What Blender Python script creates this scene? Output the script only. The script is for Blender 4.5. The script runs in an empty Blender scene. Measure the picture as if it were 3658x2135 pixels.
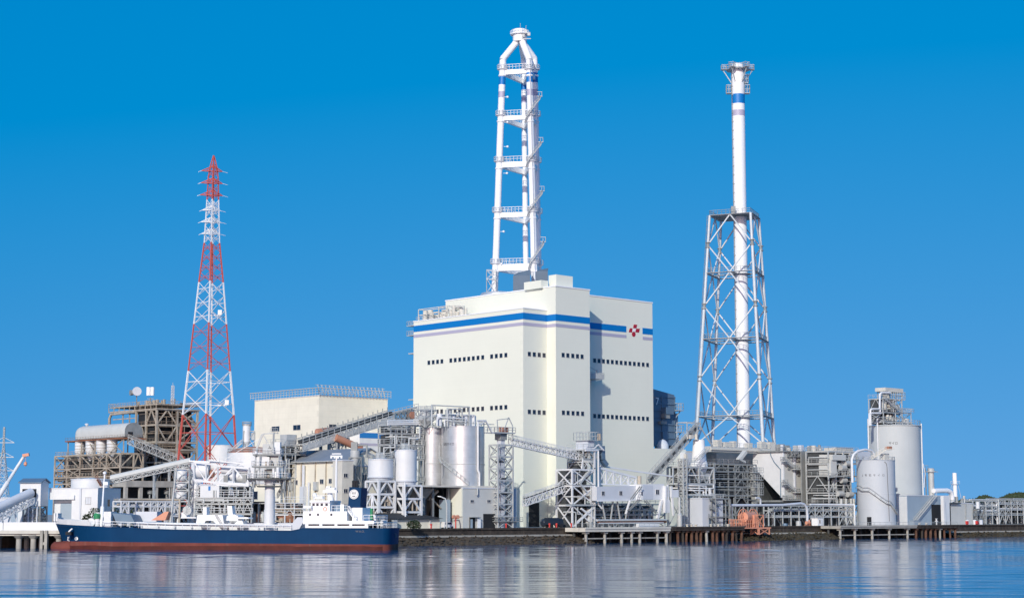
import bpy, math, random
from mathutils import Vector, Matrix
V = Vector
SC = bpy.context.scene
COL = SC.collection
R = math.radians
# ---------------------------------------------------------------- camera
F, CX, CY, HC = 6282.0, 1829.0, 1067.5, 7.6
TILT = R(6.965)
CAMP = V((0, 0, HC))
cam_d = bpy.data.cameras.new('camera'); cam = bpy.data.objects.new('camera', cam_d); COL.objects.link(cam)
cam.location = CAMP; cam.rotation_euler = (R(90) + TILT, 0, 0)
cam_d.sensor_width = 36; cam_d.lens = 36 * F / 3658; cam_d.clip_start = 1; cam_d.clip_end = 20000
SC.camera = cam
# ---------------------------------------------------------------- light
SUN_AZ, SUN_EL = R(15), R(24)           # azimuth measured to the left of straight behind the camera
SDIR = V((-math.sin(SUN_AZ) * math.cos(SUN_EL), -math.cos(SUN_AZ) * math.cos(SUN_EL), math.sin(SUN_EL)))
sl = bpy.data.lights.new('sun', 'SUN'); sl.energy = 3.25; sl.angle = R(.5); sl.color = (1.0, .975, .88)
so = bpy.data.objects.new('sun', sl); COL.objects.link(so); so.rotation_euler = (-SDIR).to_track_quat('-Z', 'Y').to_euler()
W = bpy.data.worlds.new('World'); SC.world = W; W.use_nodes = True
nt = W.node_tree; bg = nt.nodes['Background']
sky = nt.nodes.new('ShaderNodeTexSky'); sky.sky_type = 'NISHITA'; sky.sun_disc = False
sky.sun_elevation = SUN_EL; sky.sun_rotation = R(180) + SUN_AZ
sky.air_density = 1.0; sky.dust_density = 2.0; sky.ozone_density = 4.0; sky.altitude = 0
tc = nt.nodes.new('ShaderNodeTexCoord'); mp = nt.nodes.new('ShaderNodeVectorMath'); mp.operation = 'ADD'
mp.inputs[1].default_value = (0, 0, .22)
nm = nt.nodes.new('ShaderNodeVectorMath'); nm.operation = 'NORMALIZE'
nt.links.new(tc.outputs['Generated'], mp.inputs[0]); nt.links.new(mp.outputs[0], nm.inputs[0]); nt.links.new(nm.outputs[0], sky.inputs[0])
gr = nt.nodes.new('ShaderNodeVectorMath'); gr.operation = 'MULTIPLY_ADD'; gr.inputs[1].default_value = (1.05, .60, .42); gr.inputs[2].default_value = (-1.13, 1.0, 3.75)
gm = nt.nodes.new('ShaderNodeVectorMath'); gm.operation = 'MAXIMUM'; gm.inputs[1].default_value = (0, 0, 0)
nt.links.new(sky.outputs[0], gr.inputs[0]); nt.links.new(gr.outputs[0], gm.inputs[0]); nt.links.new(gm.outputs[0], bg.inputs[0])
bg.inputs[1].default_value = .12
SC.view_settings.view_transform = 'Standard'; SC.view_settings.look = 'None'
SC.view_settings.exposure = 0.0; SC.view_settings.gamma = 1; SC.view_settings.use_curve_mapping = False
# ---------------------------------------------------------------- pixel -> place helpers (used once, to survey the site)
cT, sT = math.cos(TILT), math.sin(TILT)
def ray(px, py):
    x = (px - CX) / F; y = (CY - py) / F
    return V((x, cT - y * sT, sT + y * cT))
class Fr:
    """a surveyed frame: u along, v inland, z up"""
    def __init__(s, o, u):
        s.o = V((o[0], o[1], 0)); s.u = V((u[0], u[1], 0)).normalized(); s.v = V((-s.u.y, s.u.x, 0))
    def Q(s, a, b, z=0): return s.o + s.u * a + s.v * b + V((0, 0, z))
    def ab(s, p): d = p - s.o; return d.dot(s.u), d.dot(s.v)
    def PB(s, px, py, b):            # point seen at the pixel on the plane at setback b
        d = ray(px, py); t = (b - (CAMP - s.o).dot(s.v)) / d.dot(s.v); return CAMP + d * t
    def PA(s, px, py, a):
        d = ray(px, py); t = (a - (CAMP - s.o).dot(s.u)) / d.dot(s.u); return CAMP + d * t
    def A(s, px, py, b): return s.ab(s.PB(px, py, b))[0]
    def B(s, px, py, a): return s.ab(s.PA(px, py, a))[1]
    def Z(s, px, py, b): return s.PB(px, py, b).z
    def abz(s, px, py, b):
        p = s.PB(px, py, b); return s.ab(p)[0], p.z
K = Fr((-8.9, 437), (.7355, .6775))
GZ = 4.0
def PD(px, py, D):
    d = ray(px, py); return CAMP + d * (D / d.y)
# ---------------------------------------------------------------- materials
def rgb(h):
    h = h.lstrip('#'); c = [int(h[i:i + 2], 16) / 255 for i in (0, 2, 4)]
    return tuple(x / 12.92 if x <= .04045 else ((x + .055) / 1.055) ** 2.4 for x in c)
MATS = {}
def mat(name, c, rough=.6, metal=0, var=.08, scale=.25, streak=0, dirt=(.12, .09, .06), bump=0, panel=0, seam=(1, 1, 3), spec=.5):
    m = bpy.data.materials.new(name); m.use_nodes = True; n = m.node_tree; N = n.nodes; L = n.links
    bs = N['Principled BSDF']; bs.inputs['Roughness'].default_value = rough; bs.inputs['Metallic'].default_value = metal
    bs.inputs['Specular IOR Level'].default_value = spec
    t = N.new('ShaderNodeTexCoord')
    def noise(sc, mapscale=(1, 1, 1), det=5):
        mpn = N.new('ShaderNodeMapping'); mpn.inputs['Scale'].default_value = mapscale; L.new(t.outputs['Object'], mpn.inputs[0])
        nz = N.new('ShaderNodeTexNoise'); nz.inputs['Scale'].default_value = sc; nz.inputs['Detail'].default_value = det; nz.inputs['Roughness'].default_value = .62
        L.new(mpn.outputs[0], nz.inputs['Vector']); return nz.outputs['Fac']
    def mix(fac, a, b):
        x = N.new('ShaderNodeMix'); x.data_type = 'RGBA'
        if isinstance(fac, float): x.inputs[0].default_value = fac
        else: L.new(fac, x.inputs[0])
        for s, i in ((a, 6), (b, 7)):
            if isinstance(s, tuple): x.inputs[i].default_value = (*s, 1)
            else: L.new(s, x.inputs[i])
        return x.outputs[2]
    def ramp(fac, lo, hi):
        r = N.new('ShaderNodeMapRange'); L.new(fac, r.inputs[0]); r.inputs[1].default_value = lo; r.inputs[2].default_value = hi; return r.outputs[0]
    c = tuple(c)
    out = mix(ramp(noise(scale), .3, .7), tuple(x * (1 - var) for x in c), tuple(min(1, x * (1 + var)) for x in c))
    if streak:
        f = ramp(noise(1.0, (.9, .9, .05), 4), .52, .78); f2 = ramp(noise(.12), .35, .65)
        mm = N.new('ShaderNodeMath'); mm.operation = 'MULTIPLY'; L.new(f, mm.inputs[0]); L.new(f2, mm.inputs[1])
        m2 = N.new('ShaderNodeMath'); m2.operation = 'MULTIPLY'; L.new(mm.outputs[0], m2.inputs[0]); m2.inputs[1].default_value = streak
        out = mix(m2.outputs[0], out, tuple(dirt))
    if panel:
        br = N.new('ShaderNodeTexBrick'); mpn = N.new('ShaderNodeMapping'); mpn.inputs['Scale'].default_value = seam
        # horizontal/vertical seams measured on (x+y, z)
        sep = N.new('ShaderNodeSeparateXYZ'); L.new(t.outputs['Object'], sep.inputs[0])
        ad = N.new('ShaderNodeMath'); ad.operation = 'ADD'; L.new(sep.outputs[0], ad.inputs[0]); L.new(sep.outputs[1], ad.inputs[1])
        cb = N.new('ShaderNodeCombineXYZ'); L.new(ad.outputs[0], cb.inputs[0]); L.new(sep.outputs[2], cb.inputs[1])
        L.new(cb.outputs[0], mpn.inputs[0]); L.new(mpn.outputs[0], br.inputs['Vector'])
        br.inputs['Scale'].default_value = 1; br.inputs['Mortar Size'].default_value = .02; br.inputs['Brick Width'].default_value = 4; br.inputs['Row Height'].default_value = 1
        br.inputs['Color1'].default_value = (1, 1, 1, 1); br.inputs['Color2'].default_value = (.93, .93, .93, 1); br.inputs['Mortar'].default_value = (.7, .7, .7, 1)
        x = N.new('ShaderNodeMix'); x.data_type = 'RGBA'; x.blend_type = 'MULTIPLY'; x.inputs[0].default_value = panel
        L.new(out, x.inputs[6]); L.new(br.outputs[0], x.inputs[7]); out = x.outputs[2]
    L.new(out, bs.inputs['Base Color'])
    if bump:
        b = N.new('ShaderNodeBump'); b.inputs['Strength'].default_value = bump; b.inputs['Distance'].default_value = .2
        L.new(noise(1.2), b.inputs['Height']); L.new(b.outputs[0], bs.inputs['Normal'])
    MATS[name] = m; return m
RUST = (.16, .07, .035)
mat('cream', (.755, .765, .665), .75, var=.025, scale=.06, streak=.05, dirt=(.45, .42, .35), panel=.10, seam=(.25, .8, 1))
mat('cream2', (.78, .74, .62), .75, var=.05, streak=.2, dirt=(.35, .3, .2), panel=.3, seam=(.3, .6, 1))
mat('white', (.70, .715, .73), .5, var=.07, streak=.22, dirt=(.4, .34, .28))
mat('whiteclean', (.84, .85, .86), .45, var=.02)
mat('tubewhite', (.84, .85, .86), .4, var=.02)
mat('lightsteel', (.47, .49, .49), .55, .1, var=.1, scale=.5, streak=.2, dirt=(.25, .2, .15))
mat('towersteel', (.56, .60, .63), .5, .05, var=.08, scale=.5, streak=.15, dirt=(.35, .33, .3))
mat('midsteel', (.27, .285, .285), .6, .1, var=.15, scale=.5, streak=.25, dirt=(.16, .12, .08))
mat('darksteel', (.06, .066, .07), .7, .1, var=.3, scale=.5)
mat('galv', (.62, .63, .64), .38, .55, var=.12, scale=.4, streak=.25, dirt=(.35, .33, .3), panel=.35, seam=(.5, .55, 1))
mat('sheet', (.5, .52, .53), .5, .3, var=.08, streak=.15, dirt=(.3, .28, .25), panel=.2, seam=(.4, .4, 1))
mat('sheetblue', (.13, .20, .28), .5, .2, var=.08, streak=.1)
mat('greywall', (.55, .56, .54), .7, var=.06, streak=.15, dirt=(.3, .28, .24), panel=.15)
mat('silogrey', (.50, .53, .535), .65, var=.05, scale=.12, streak=.3, dirt=(.38, .38, .37))
mat('silopale', (.50, .535, .575), .6, var=.05, scale=.12, streak=.25, dirt=(.36, .36, .36))
mat('hoodblue', (.085, .13, .185), .6, var=.08, streak=.2, dirt=(.05, .06, .07))
mat('palegrey', (.57, .60, .65), .6, var=.05, streak=.12, dirt=(.4, .38, .35))
mat('concrete', (.36, .35, .32), .85, var=.2, scale=.3, streak=.35, dirt=(.12, .10, .08), bump=.3)
mat('concretelight', (.6, .58, .52), .8, var=.12, scale=.3, streak=.3, dirt=(.25, .2, .15))
mat('asphalt', (.34, .335, .32), .9, var=.15)
mat('stripeblue', (.0, .17, .50), .5, var=.02)
mat('stripelav', (.42, .40, .52), .5, var=.02)
mat('logored', (.42, .012, .03), .5, var=.03)
mat('glass', (.015, .025, .05), .15, 0, var=.3, scale=.8)
mat('frame', (.5, .5, .5), .5)
mat('dark', (.012, .014, .018), .8, var=.3)
mat('brown', (.235, .185, .14), .8, var=.4, scale=.35, streak=.7, dirt=RUST)
mat('brownpale', (.40, .35, .285), .75, var=.28, scale=.35, streak=.6, dirt=RUST)
mat('rust', (.26, .11, .06), .8, var=.35, scale=.4)
mat('rustdark', (.11, .055, .035), .9, var=.5, scale=.8, streak=.5, dirt=(.2, .17, .13))
mat('domebrown', (.42, .2, .13), .7, var=.15, streak=.3, dirt=(.2, .1, .07))
mat('pylonred', (.55, .10, .075), .7, var=.1, streak=.1)
mat('pylonwhite', (.76, .77, .78), .5, var=.05)
mat('hullblue', (.002, .038, .110), .6, var=.14, scale=.12, streak=.3, dirt=(.012, .07, .15), spec=.12)
mat('bootred', (.17, .052, .042), .8, var=.25, scale=.25, streak=.5, dirt=(.26, .17, .145), bump=.1, spec=.15)
mat('bootwet', (.085, .022, .018), .6, var=.35, scale=.3, streak=.4, dirt=(.03, .03, .025), spec=.2)
mat('orange', (.68, .31, .20), .6, var=.1, streak=.2, dirt=(.4, .15, .1))
mat('safetyred', (.62, .05, .04), .5)
mat('green', (.03, .25, .10), .5)
mat('roofgrey', (.22, .25, .29), .6, .1, var=.08, streak=.1)
mat('roofdark', (.03, .032, .035), .8, var=.2)
mat('timber', (.045, .036, .03), .9, var=.5, scale=.8, streak=.5, dirt=(.2, .17, .13), bump=.4)
mat('rock', (.060, .046, .032), .95, var=.55, scale=.9, bump=.6)
mat('weed', (.050, .040, .022), .95, var=.6, scale=.8, bump=.6)
mat('foliage', (.035, .055, .025), .9, var=.5, scale=.5)
mat('bluewall', (.30, .38, .46), .65, var=.06, streak=.1)
mat('ink', (.03, .035, .05), .7)
mat('inkwhite', (.8, .8, .8), .6)
mat('inkgrey', (.16, .16, .17), .6)
mat('cargrey', (.03, .04, .06), .3, .3)
# ---------------------------------------------------------------- mesh builder
class MB:
    def __init__(s): s.v = []; s.f = []; s.s = []
    def add(s, vs, fs, smooth=False):
        o = len(s.v); s.v.extend(V(p) for p in vs); s.f.extend([tuple(i + o for i in f) for f in fs]); s.s.extend([smooth] * len(fs)); return s
    def hexa(s, p): # 8 points: bottom 4 (ccw), top 4
        return s.add(p, [(3, 2, 1, 0), (4, 5, 6, 7), (0, 1, 5, 4), (1, 2, 6, 5), (2, 3, 7, 6), (3, 0, 4, 7)])
    def box(s, fr, a0, a1, b0, b1, z0, z1):
        q = fr.Q; return s.hexa([q(a0, b0, z0), q(a1, b0, z0), q(a1, b1, z0), q(a0, b1, z0), q(a0, b0, z1), q(a1, b0, z1), q(a1, b1, z1), q(a0, b1, z1)])
    def bar(s, p, q, w, h=None):
        p = V(p); q = V(q); h = h or w; d = q - p
        if d.length < 1e-6: return s
        d.normalize(); up = V((0, 0, 1)) if abs(d.z) < .95 else K.u
        x = d.cross(up).normalized() * (w / 2); y = d.cross(x).normalized() * (h / 2)
        return s.hexa([p - x - y, p + x - y, p + x + y, p - x + y, q - x - y, q + x - y, q + x + y, q - x + y])
    def cyl(s, p, q, r0, r1=None, n=12, caps=True):
        p = V(p); q = V(q); r1 = r0 if r1 is None else r1; d = (q - p).normalized()
        up = V((0, 0, 1)) if abs(d.z) < .95 else V((1, 0, 0))
        x = d.cross(up).normalized(); y = x.cross(d) * -1
        ring = [x * math.cos(2 * math.pi * i / n) + y * math.sin(2 * math.pi * i / n) for i in range(n)]
        s.add([p + c * r0 for c in ring] + [q + c * r1 for c in ring], [(i, (i + 1) % n, n + (i + 1) % n, n + i) for i in range(n)], n > 5)
        if caps: s.add([p + c * r0 for c in ring], [tuple(range(n))[::-1]]); s.add([q + c * r1 for c in ring], [tuple(range(n))])
        return s
    def tube(s, pts, r, n=8, caps=True):
        pts = [V(p) for p in pts]; m = len(pts); rr = r if isinstance(r, (list, tuple)) else [r] * m
        d0 = (pts[1] - pts[0]).normalized(); up = V((0, 0, 1)) if abs(d0.z) < .9 else K.u
        x = d0.cross(up).normalized(); vs = []; fs = []
        for i in range(m):
            if i == 0: d = pts[1] - pts[0]; k = 1
            elif i == m - 1: d = pts[i] - pts[i - 1]; k = 1
            else:
                e0 = (pts[i] - pts[i - 1]).normalized(); e1 = (pts[i + 1] - pts[i]).normalized(); d = e0 + e1
                if d.length < 1e-4: d = e1
            d = d.normalized(); x = (x - d * x.dot(d)).normalized(); y = d.cross(x)
            vs += [pts[i] + (x * math.cos(2 * math.pi * j / n) + y * math.sin(2 * math.pi * j / n)) * rr[i] for j in range(n)]
        for i in range(m - 1):
            fs += [(i * n + j, i * n + (j + 1) % n, (i + 1) * n + (j + 1) % n, (i + 1) * n + j) for j in range(n)]
        s.add(vs, fs, True)
        if caps: s.add(vs[:n], [tuple(range(n))[::-1]]); s.add(vs[-n:], [tuple(range(n))])
        return s
    def lathe(s, c, prof, n=24, smooth=True):
        if smooth and len(prof) > 2:          # keep hard edges hard: split the profile where it turns sharply
            cuts = [0]
            for i in range(1, len(prof) - 1):
                a = math.atan2(prof[i][1] - prof[i - 1][1], prof[i][0] - prof[i - 1][0]); b = math.atan2(prof[i + 1][1] - prof[i][1], prof[i + 1][0] - prof[i][0])
                if abs((b - a + math.pi) % (2 * math.pi) - math.pi) > .6: cuts.append(i)
            cuts.append(len(prof) - 1)
            if len(cuts) > 2:
                for i, j in zip(cuts, cuts[1:]): s.lathe(c, prof[i:j + 1], n, smooth)
                return s
        c = V(c); vs = []; fs = []
        for r, z in prof: vs += [c + V((r * math.cos(2 * math.pi * j / n), r * math.sin(2 * math.pi * j / n), z)) for j in range(n)]
        for i in range(len(prof) - 1): fs += [(i * n + j, i * n + (j + 1) % n, (i + 1) * n + (j + 1) % n, (i + 1) * n + j) for j in range(n)]
        return s.add(vs, fs, smooth)
    def vcyl(s, c, r, z0, z1, n=24):  # vertical closed cylinder with hard top
        c = V((c[0], c[1], 0)); s.lathe(c, [(r, z0), (r, z1)], n)
        s.add([c + V((r * math.cos(2 * math.pi * j / n), r * math.sin(2 * math.pi * j / n), z1)) for j in range(n)], [tuple(range(n))])
        s.add([c + V((r * math.cos(2 * math.pi * j / n), r * math.sin(2 * math.pi * j / n), z0)) for j in range(n)], [tuple(range(n))[::-1]]); return s
    def quad(s, a, b, c, d): return s.add([a, b, c, d], [(0, 1, 2, 3)])
    def prism(s, poly, ext):
        n = len(poly); poly = [V(p) for p in poly]; top = [p + V(ext) for p in poly]
        return s.add(poly + top, [tuple(range(n))[::-1], tuple(range(n, 2 * n))] + [(i, (i + 1) % n, n + (i + 1) % n, n + i) for i in range(n)])
    def rail(s, pts, h=1.1, sp=2.0, w=.09):
        pts = [V(p) for p in pts]; U = V((0, 0, 1))
        for p, q in zip(pts, pts[1:]):
            s.bar(p + U * h, q + U * h, w); s.bar(p + U * h * .5, q + U * h * .5, w * .7)
            k = max(1, int(round((q - p).length / sp)))
            for i in range(k + 1): e = p.lerp(q, i / k); s.bar(e, e + U * h, w * .8)
        return s
    def railbox(s, fr, a0, a1, b0, b1, z, h=1.1, sp=2.0, w=.09):
        q = fr.Q; return s.rail([q(a0, b0, z), q(a1, b0, z), q(a1, b1, z), q(a0, b1, z), q(a0, b0, z)], h, sp, w)
    def stair(s, p, q, wd=1.0, side=None, rail=True):
        p = V(p); q = V(q); d = q - p; h = V((d.x, d.y, 0)).normalized(); x = V((-h.y, h.x, 0)) if side is None else V(side)
        for e in (-.5, .5):
            s.bar(p + x * wd * e, q + x * wd * e, .1, .28)
            if rail:
                U = V((0, 0, 1)); s.bar(p + x * wd * e + U, q + x * wd * e + U, .09); s.bar(p + x * wd * e + U * .5, q + x * wd * e + U * .5, .07)
                for i in range(4): m = (p + x * wd * e).lerp(q + x * wd * e, i / 3); s.bar(m, m + U, .07)
        n = max(3, int(d.length / .6))
        for i in range(n): m = p.lerp(q, (i + .5) / n); s.bar(m - x * wd / 2, m + x * wd / 2, .3, .05)
        return s
    def truss(s, p, q, h, wd, n, w=.18, side=None, X=False, wb=None):
        """box truss from p to q (bottom centre line), height h, width wd"""
        p = V(p); q = V(q); d = (q - p); hz = V((d.x, d.y, 0)).normalized(); x = V((-hz.y, hz.x, 0)) * wd / 2; U = V((0, 0, h)); wb = wb or w * .7
        for e in (-1, 1):
            s.bar(p + x * e, q + x * e, w); s.bar(p + x * e + U, q + x * e + U, w)
            for i in range(n):
                a = p.lerp(q, i / n) + x * e; b = p.lerp(q, (i + 1) / n) + x * e
                s.bar(a, a + U, wb)
                if X or i % 2 == 0: s.bar(a, b + U, wb)
                if X or i % 2 == 1: s.bar(a + U, b, wb)
            s.bar(q + x * e, q + x * e + U, wb)
        for i in range(n + 1):
            m = p.lerp(q, i / n); s.bar(m - x, m + x, wb); s.bar(m - x + U, m + x + U, wb)
        return s
    def frame(s, fr, As, Bs, Zs, w=.35, brace='', p=1.0, rng=None, faces='all', wb=None):
        q = fr.Q; wb = wb or w * .65
        for a in As:
            for b in Bs: s.bar(q(a, b, Zs[0]), q(a, b, Zs[-1]), w)
        for z in Zs[1:]:
            for b in Bs: s.bar(q(As[0], b, z), q(As[-1], b, z), w * .8, w)
            for a in As: s.bar(q(a, Bs[0], z), q(a, Bs[-1], z), w * .8, w)
        if brace:
            for z0, z1 in zip(Zs, Zs[1:]):
                for a0, a1 in zip(As, As[1:]):
                    for b in (Bs[0], Bs[-1]):
                        s._br(q(a0, b, z0), q(a1, b, z0), q(a0, b, z1), q(a1, b, z1), brace, p, rng, wb)
                for b0, b1 in zip(Bs, Bs[1:]):
                    for a in (As[0], As[-1]):
                        s._br(q(a, b0, z0), q(a, b1, z0), q(a, b0, z1), q(a, b1, z1), brace, p, rng, wb)
        return s
    def _br(s, p0, p1, t0, t1, kind, p, rng, w):
        if rng and rng.random() > p: return
        k = kind if kind != 'R' else rng.choice('XDEVA')
        if k in 'XD': s.bar(p0, t1, w)
        if k in 'XE': s.bar(p1, t0, w)
        if k == 'V': m = (p0 + p1) / 2; s.bar(t0, m, w); s.bar(t1, m, w)
        if k == 'A': m = (t0 + t1) / 2; s.bar(p0, m, w); s.bar(p1, m, w)
    def build(s, name, m, parent=None, loc=None):
        o_ = V(parent['_loc']) if parent is not None else V(loc if loc is not None else (0, 0, 0))
        me = bpy.data.meshes.new(name); me.from_pydata([p - o_ for p in s.v], [], s.f)
        me.polygons.foreach_set('use_smooth', s.s); me.materials.append(MATS[m] if isinstance(m, str) else m); me.update()
        ob = bpy.data.objects.new(name, me); COL.objects.link(ob)
        if parent is not None: ob.parent = parent; ob['_loc'] = list(o_)
        else: ob.location = o_; ob['_loc'] = list(o_)
        return ob
THINGS = []
def thing(name, label, cat, loc, group=None):
    o = bpy.data.objects.new(name, None); COL.objects.link(o); o.location = V(loc); o['_loc'] = list(loc); o.empty_display_size = 1
    return tag(o, label, cat, group)
def tag(o, label, cat, group=None):
    o['label'] = label; o['category'] = cat
    if group: o['group'] = group
    THINGS.append(o); return o
def struct(o, kind='structure'): o['kind'] = kind; return o
def copy_tree(o, loc, label=None):
    def rec(x, par):
        c = x.copy(); COL.objects.link(c)
        if par is not None: c.parent = par
        for ch in x.children: rec(ch, c)
        return c
    c = rec(o, None); c.location = V(loc); c['_loc'] = list(loc)
    if label: c['label'] = label
    THINGS.append(c); return c
def cpart(o, parent, off):      # a copy of a part, moved by off
    c = o.copy(); COL.objects.link(c); c.parent = parent; c.location = o.location + V(off)
    for ch in o.children:
        d = ch.copy(); COL.objects.link(d); d.parent = c
    return c
def text_mesh(txt, size):
    cu = bpy.data.curves.new('lettering', 'FONT'); cu.body = txt; cu.size = size; cu.align_x = 'CENTER'; cu.align_y = 'CENTER'
    ob = bpy.data.objects.new('lettering', cu); COL.objects.link(ob)
    dg = bpy.context.evaluated_depsgraph_get(); me = bpy.data.meshes.new_from_object(ob.evaluated_get(dg))
    r = ([V(v.co) for v in me.vertices], [tuple(p.vertices) for p in me.polygons])
    bpy.data.objects.remove(ob); return r
def lettering(txt, size, mapf, m, parent, name='lettering'):
    vs, fs = text_mesh(txt, size); b = MB(); b.add([mapf(p.x, p.y) for p in vs], fs); return b.build(name, m, parent)
# ================================================================ SETTING
def sheet(name, pts, z, m, kind='structure'):
    b = MB(); b.add([V((x, y, z)) for x, y in pts], [tuple(range(len(pts)))]); o = b.build(name, m); struct(o, kind); return o
def wmat():
    m = bpy.data.materials.new('water'); m.use_nodes = True; n = m.node_tree; N = n.nodes; L = n.links; bs = N['Principled BSDF']
    bs.inputs['Base Color'].default_value = (.002, .055, .14, 1); bs.inputs['Roughness'].default_value = .10; bs.inputs['IOR'].default_value = 1.33
    t = N.new('ShaderNodeTexCoord'); prev = None
    for sc, ms, dist in ((1.9, (.4, 1, 1), .012),):
        mp_ = N.new('ShaderNodeMapping'); mp_.inputs['Scale'].default_value = ms; L.new(t.outputs['Object'], mp_.inputs[0])
        nz = N.new('ShaderNodeTexNoise'); nz.inputs['Scale'].default_value = sc; nz.inputs['Detail'].default_value = 3; L.new(mp_.outputs[0], nz.inputs['Vector'])
        b = N.new('ShaderNodeBump'); b.inputs['Strength'].default_value = 1; b.inputs['Distance'].default_value = dist; L.new(nz.outputs['Fac'], b.inputs['Height'])
        if prev: L.new(prev, b.inputs['Normal'])
        prev = b.outputs[0]
    L.new(prev, bs.inputs['Normal']); return m
def water():
    import numpy as np
    x0, x1, y0, y1 = -190.0, 210.0, 70.0, 640.0
    xs = np.linspace(x0, x1, 260); t = np.linspace(0, 1, 760); ys = y0 + (y1 - y0) * t ** 1.15
    X, Y = np.meshgrid(xs, ys); rng = np.random.default_rng(5); Z = np.zeros_like(X)
    for lam, n, sl in ((13, 5, .008), (7.5, 8, .020), (4.2, 12, .031), (2.6, 12, .024)):
        for k in range(n):
            l = lam * rng.uniform(.75, 1.3); th = rng.normal(0, .32); kx, ky = math.sin(th) * 2 * math.pi / l, math.cos(th) * 2 * math.pi / l
            Z += sl * l / (2 * math.pi) / math.sqrt(n) * 1.41 * np.sin(kx * X + ky * Y + rng.uniform(0, 6.28))
    patch = .55 + .45 * np.sin(X * .021 + 1.3 * np.sin(Y * .017)) * np.sin(Y * .036 + X * .009)
    edge = np.clip(np.minimum(np.minimum(X - x0, x1 - X), np.minimum(Y - y0, y1 - Y)) / 12, 0, 1)
    Z *= patch * edge
    co = np.stack([X, Y, Z], -1).reshape(-1, 3); w = len(xs); h = len(ys); base = np.arange((h - 1) * w).reshape(h - 1, w)[:, :-1].reshape(-1)
    vs = co.tolist(); fs = np.stack([base, base + 1, base + w + 1, base + w], -1).tolist(); n = len(vs); B = 9000
    vs += [(-B, -600, 0), (B, -600, 0), (B, 12000, 0), (-B, 12000, 0)]
    bot = list(range(w)); top = [(h - 1) * w + i for i in range(w)]; lef = [i * w for i in range(h)]; rig = [i * w + w - 1 for i in range(h)]
    fs += [[n, n + 1] + bot[::-1], [n + 1, n + 2] + rig[::-1], [n + 2, n + 3] + top, [n + 3, n] + lef]
    me = bpy.data.meshes.new('water'); me.from_pydata(vs, [], fs); me.polygons.foreach_set('use_smooth', [True] * (len(fs) - 4) + [False] * 4); me.materials.append(wmat()); me.update()
    o = bpy.data.objects.new('water', me); COL.objects.link(o); struct(o)
water()
# shore line of the site (jetty basin on the left, straight quay to the right)
QB = 7.0
def k2(a, b): p = K.Q(a, b); return (p.x, p.y)
BASIN = [(-900, 408), (-60, 408), (-38, 412)]
SHORE = BASIN + [k2(-28, QB), k2(900, QB)]
sheet('ground', SHORE + [(6000, 1500), (6000, 9000), (-6000, 9000), (-6000, 408)], GZ, 'asphalt')
def qwall():
    pts = [V((x, y, 0)) for x, y in SHORE]; b = MB()
    for p, q in zip(pts, pts[1:]):
        d = (q - p).normalized(); n = V((-d.y, d.x, 0)) * .8; U = V((0, 0, 1))
        b.hexa([p + U * -2, q + U * -2, q + n + U * -2, p + n + U * -2, p + U * (GZ - .02), q + U * (GZ - .02), q + n + U * (GZ - .02), p + n + U * (GZ - .02)])
        n2 = n * .4; b.hexa([p - n2 + U * (GZ - .35), q - n2 + U * (GZ - .35), q + n + U * (GZ - .35), p + n + U * (GZ - .35), p - n2 + U * (GZ + .12), q - n2 + U * (GZ + .12), q + n + U * (GZ + .12), p + n + U * (GZ + .12)])
    tag(b.build('sea_wall', 'timber', loc=K.Q(0, QB, 0)), 'dark weathered sea wall with pale coping running along the waterfront', 'sea wall')
qwall()
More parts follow.
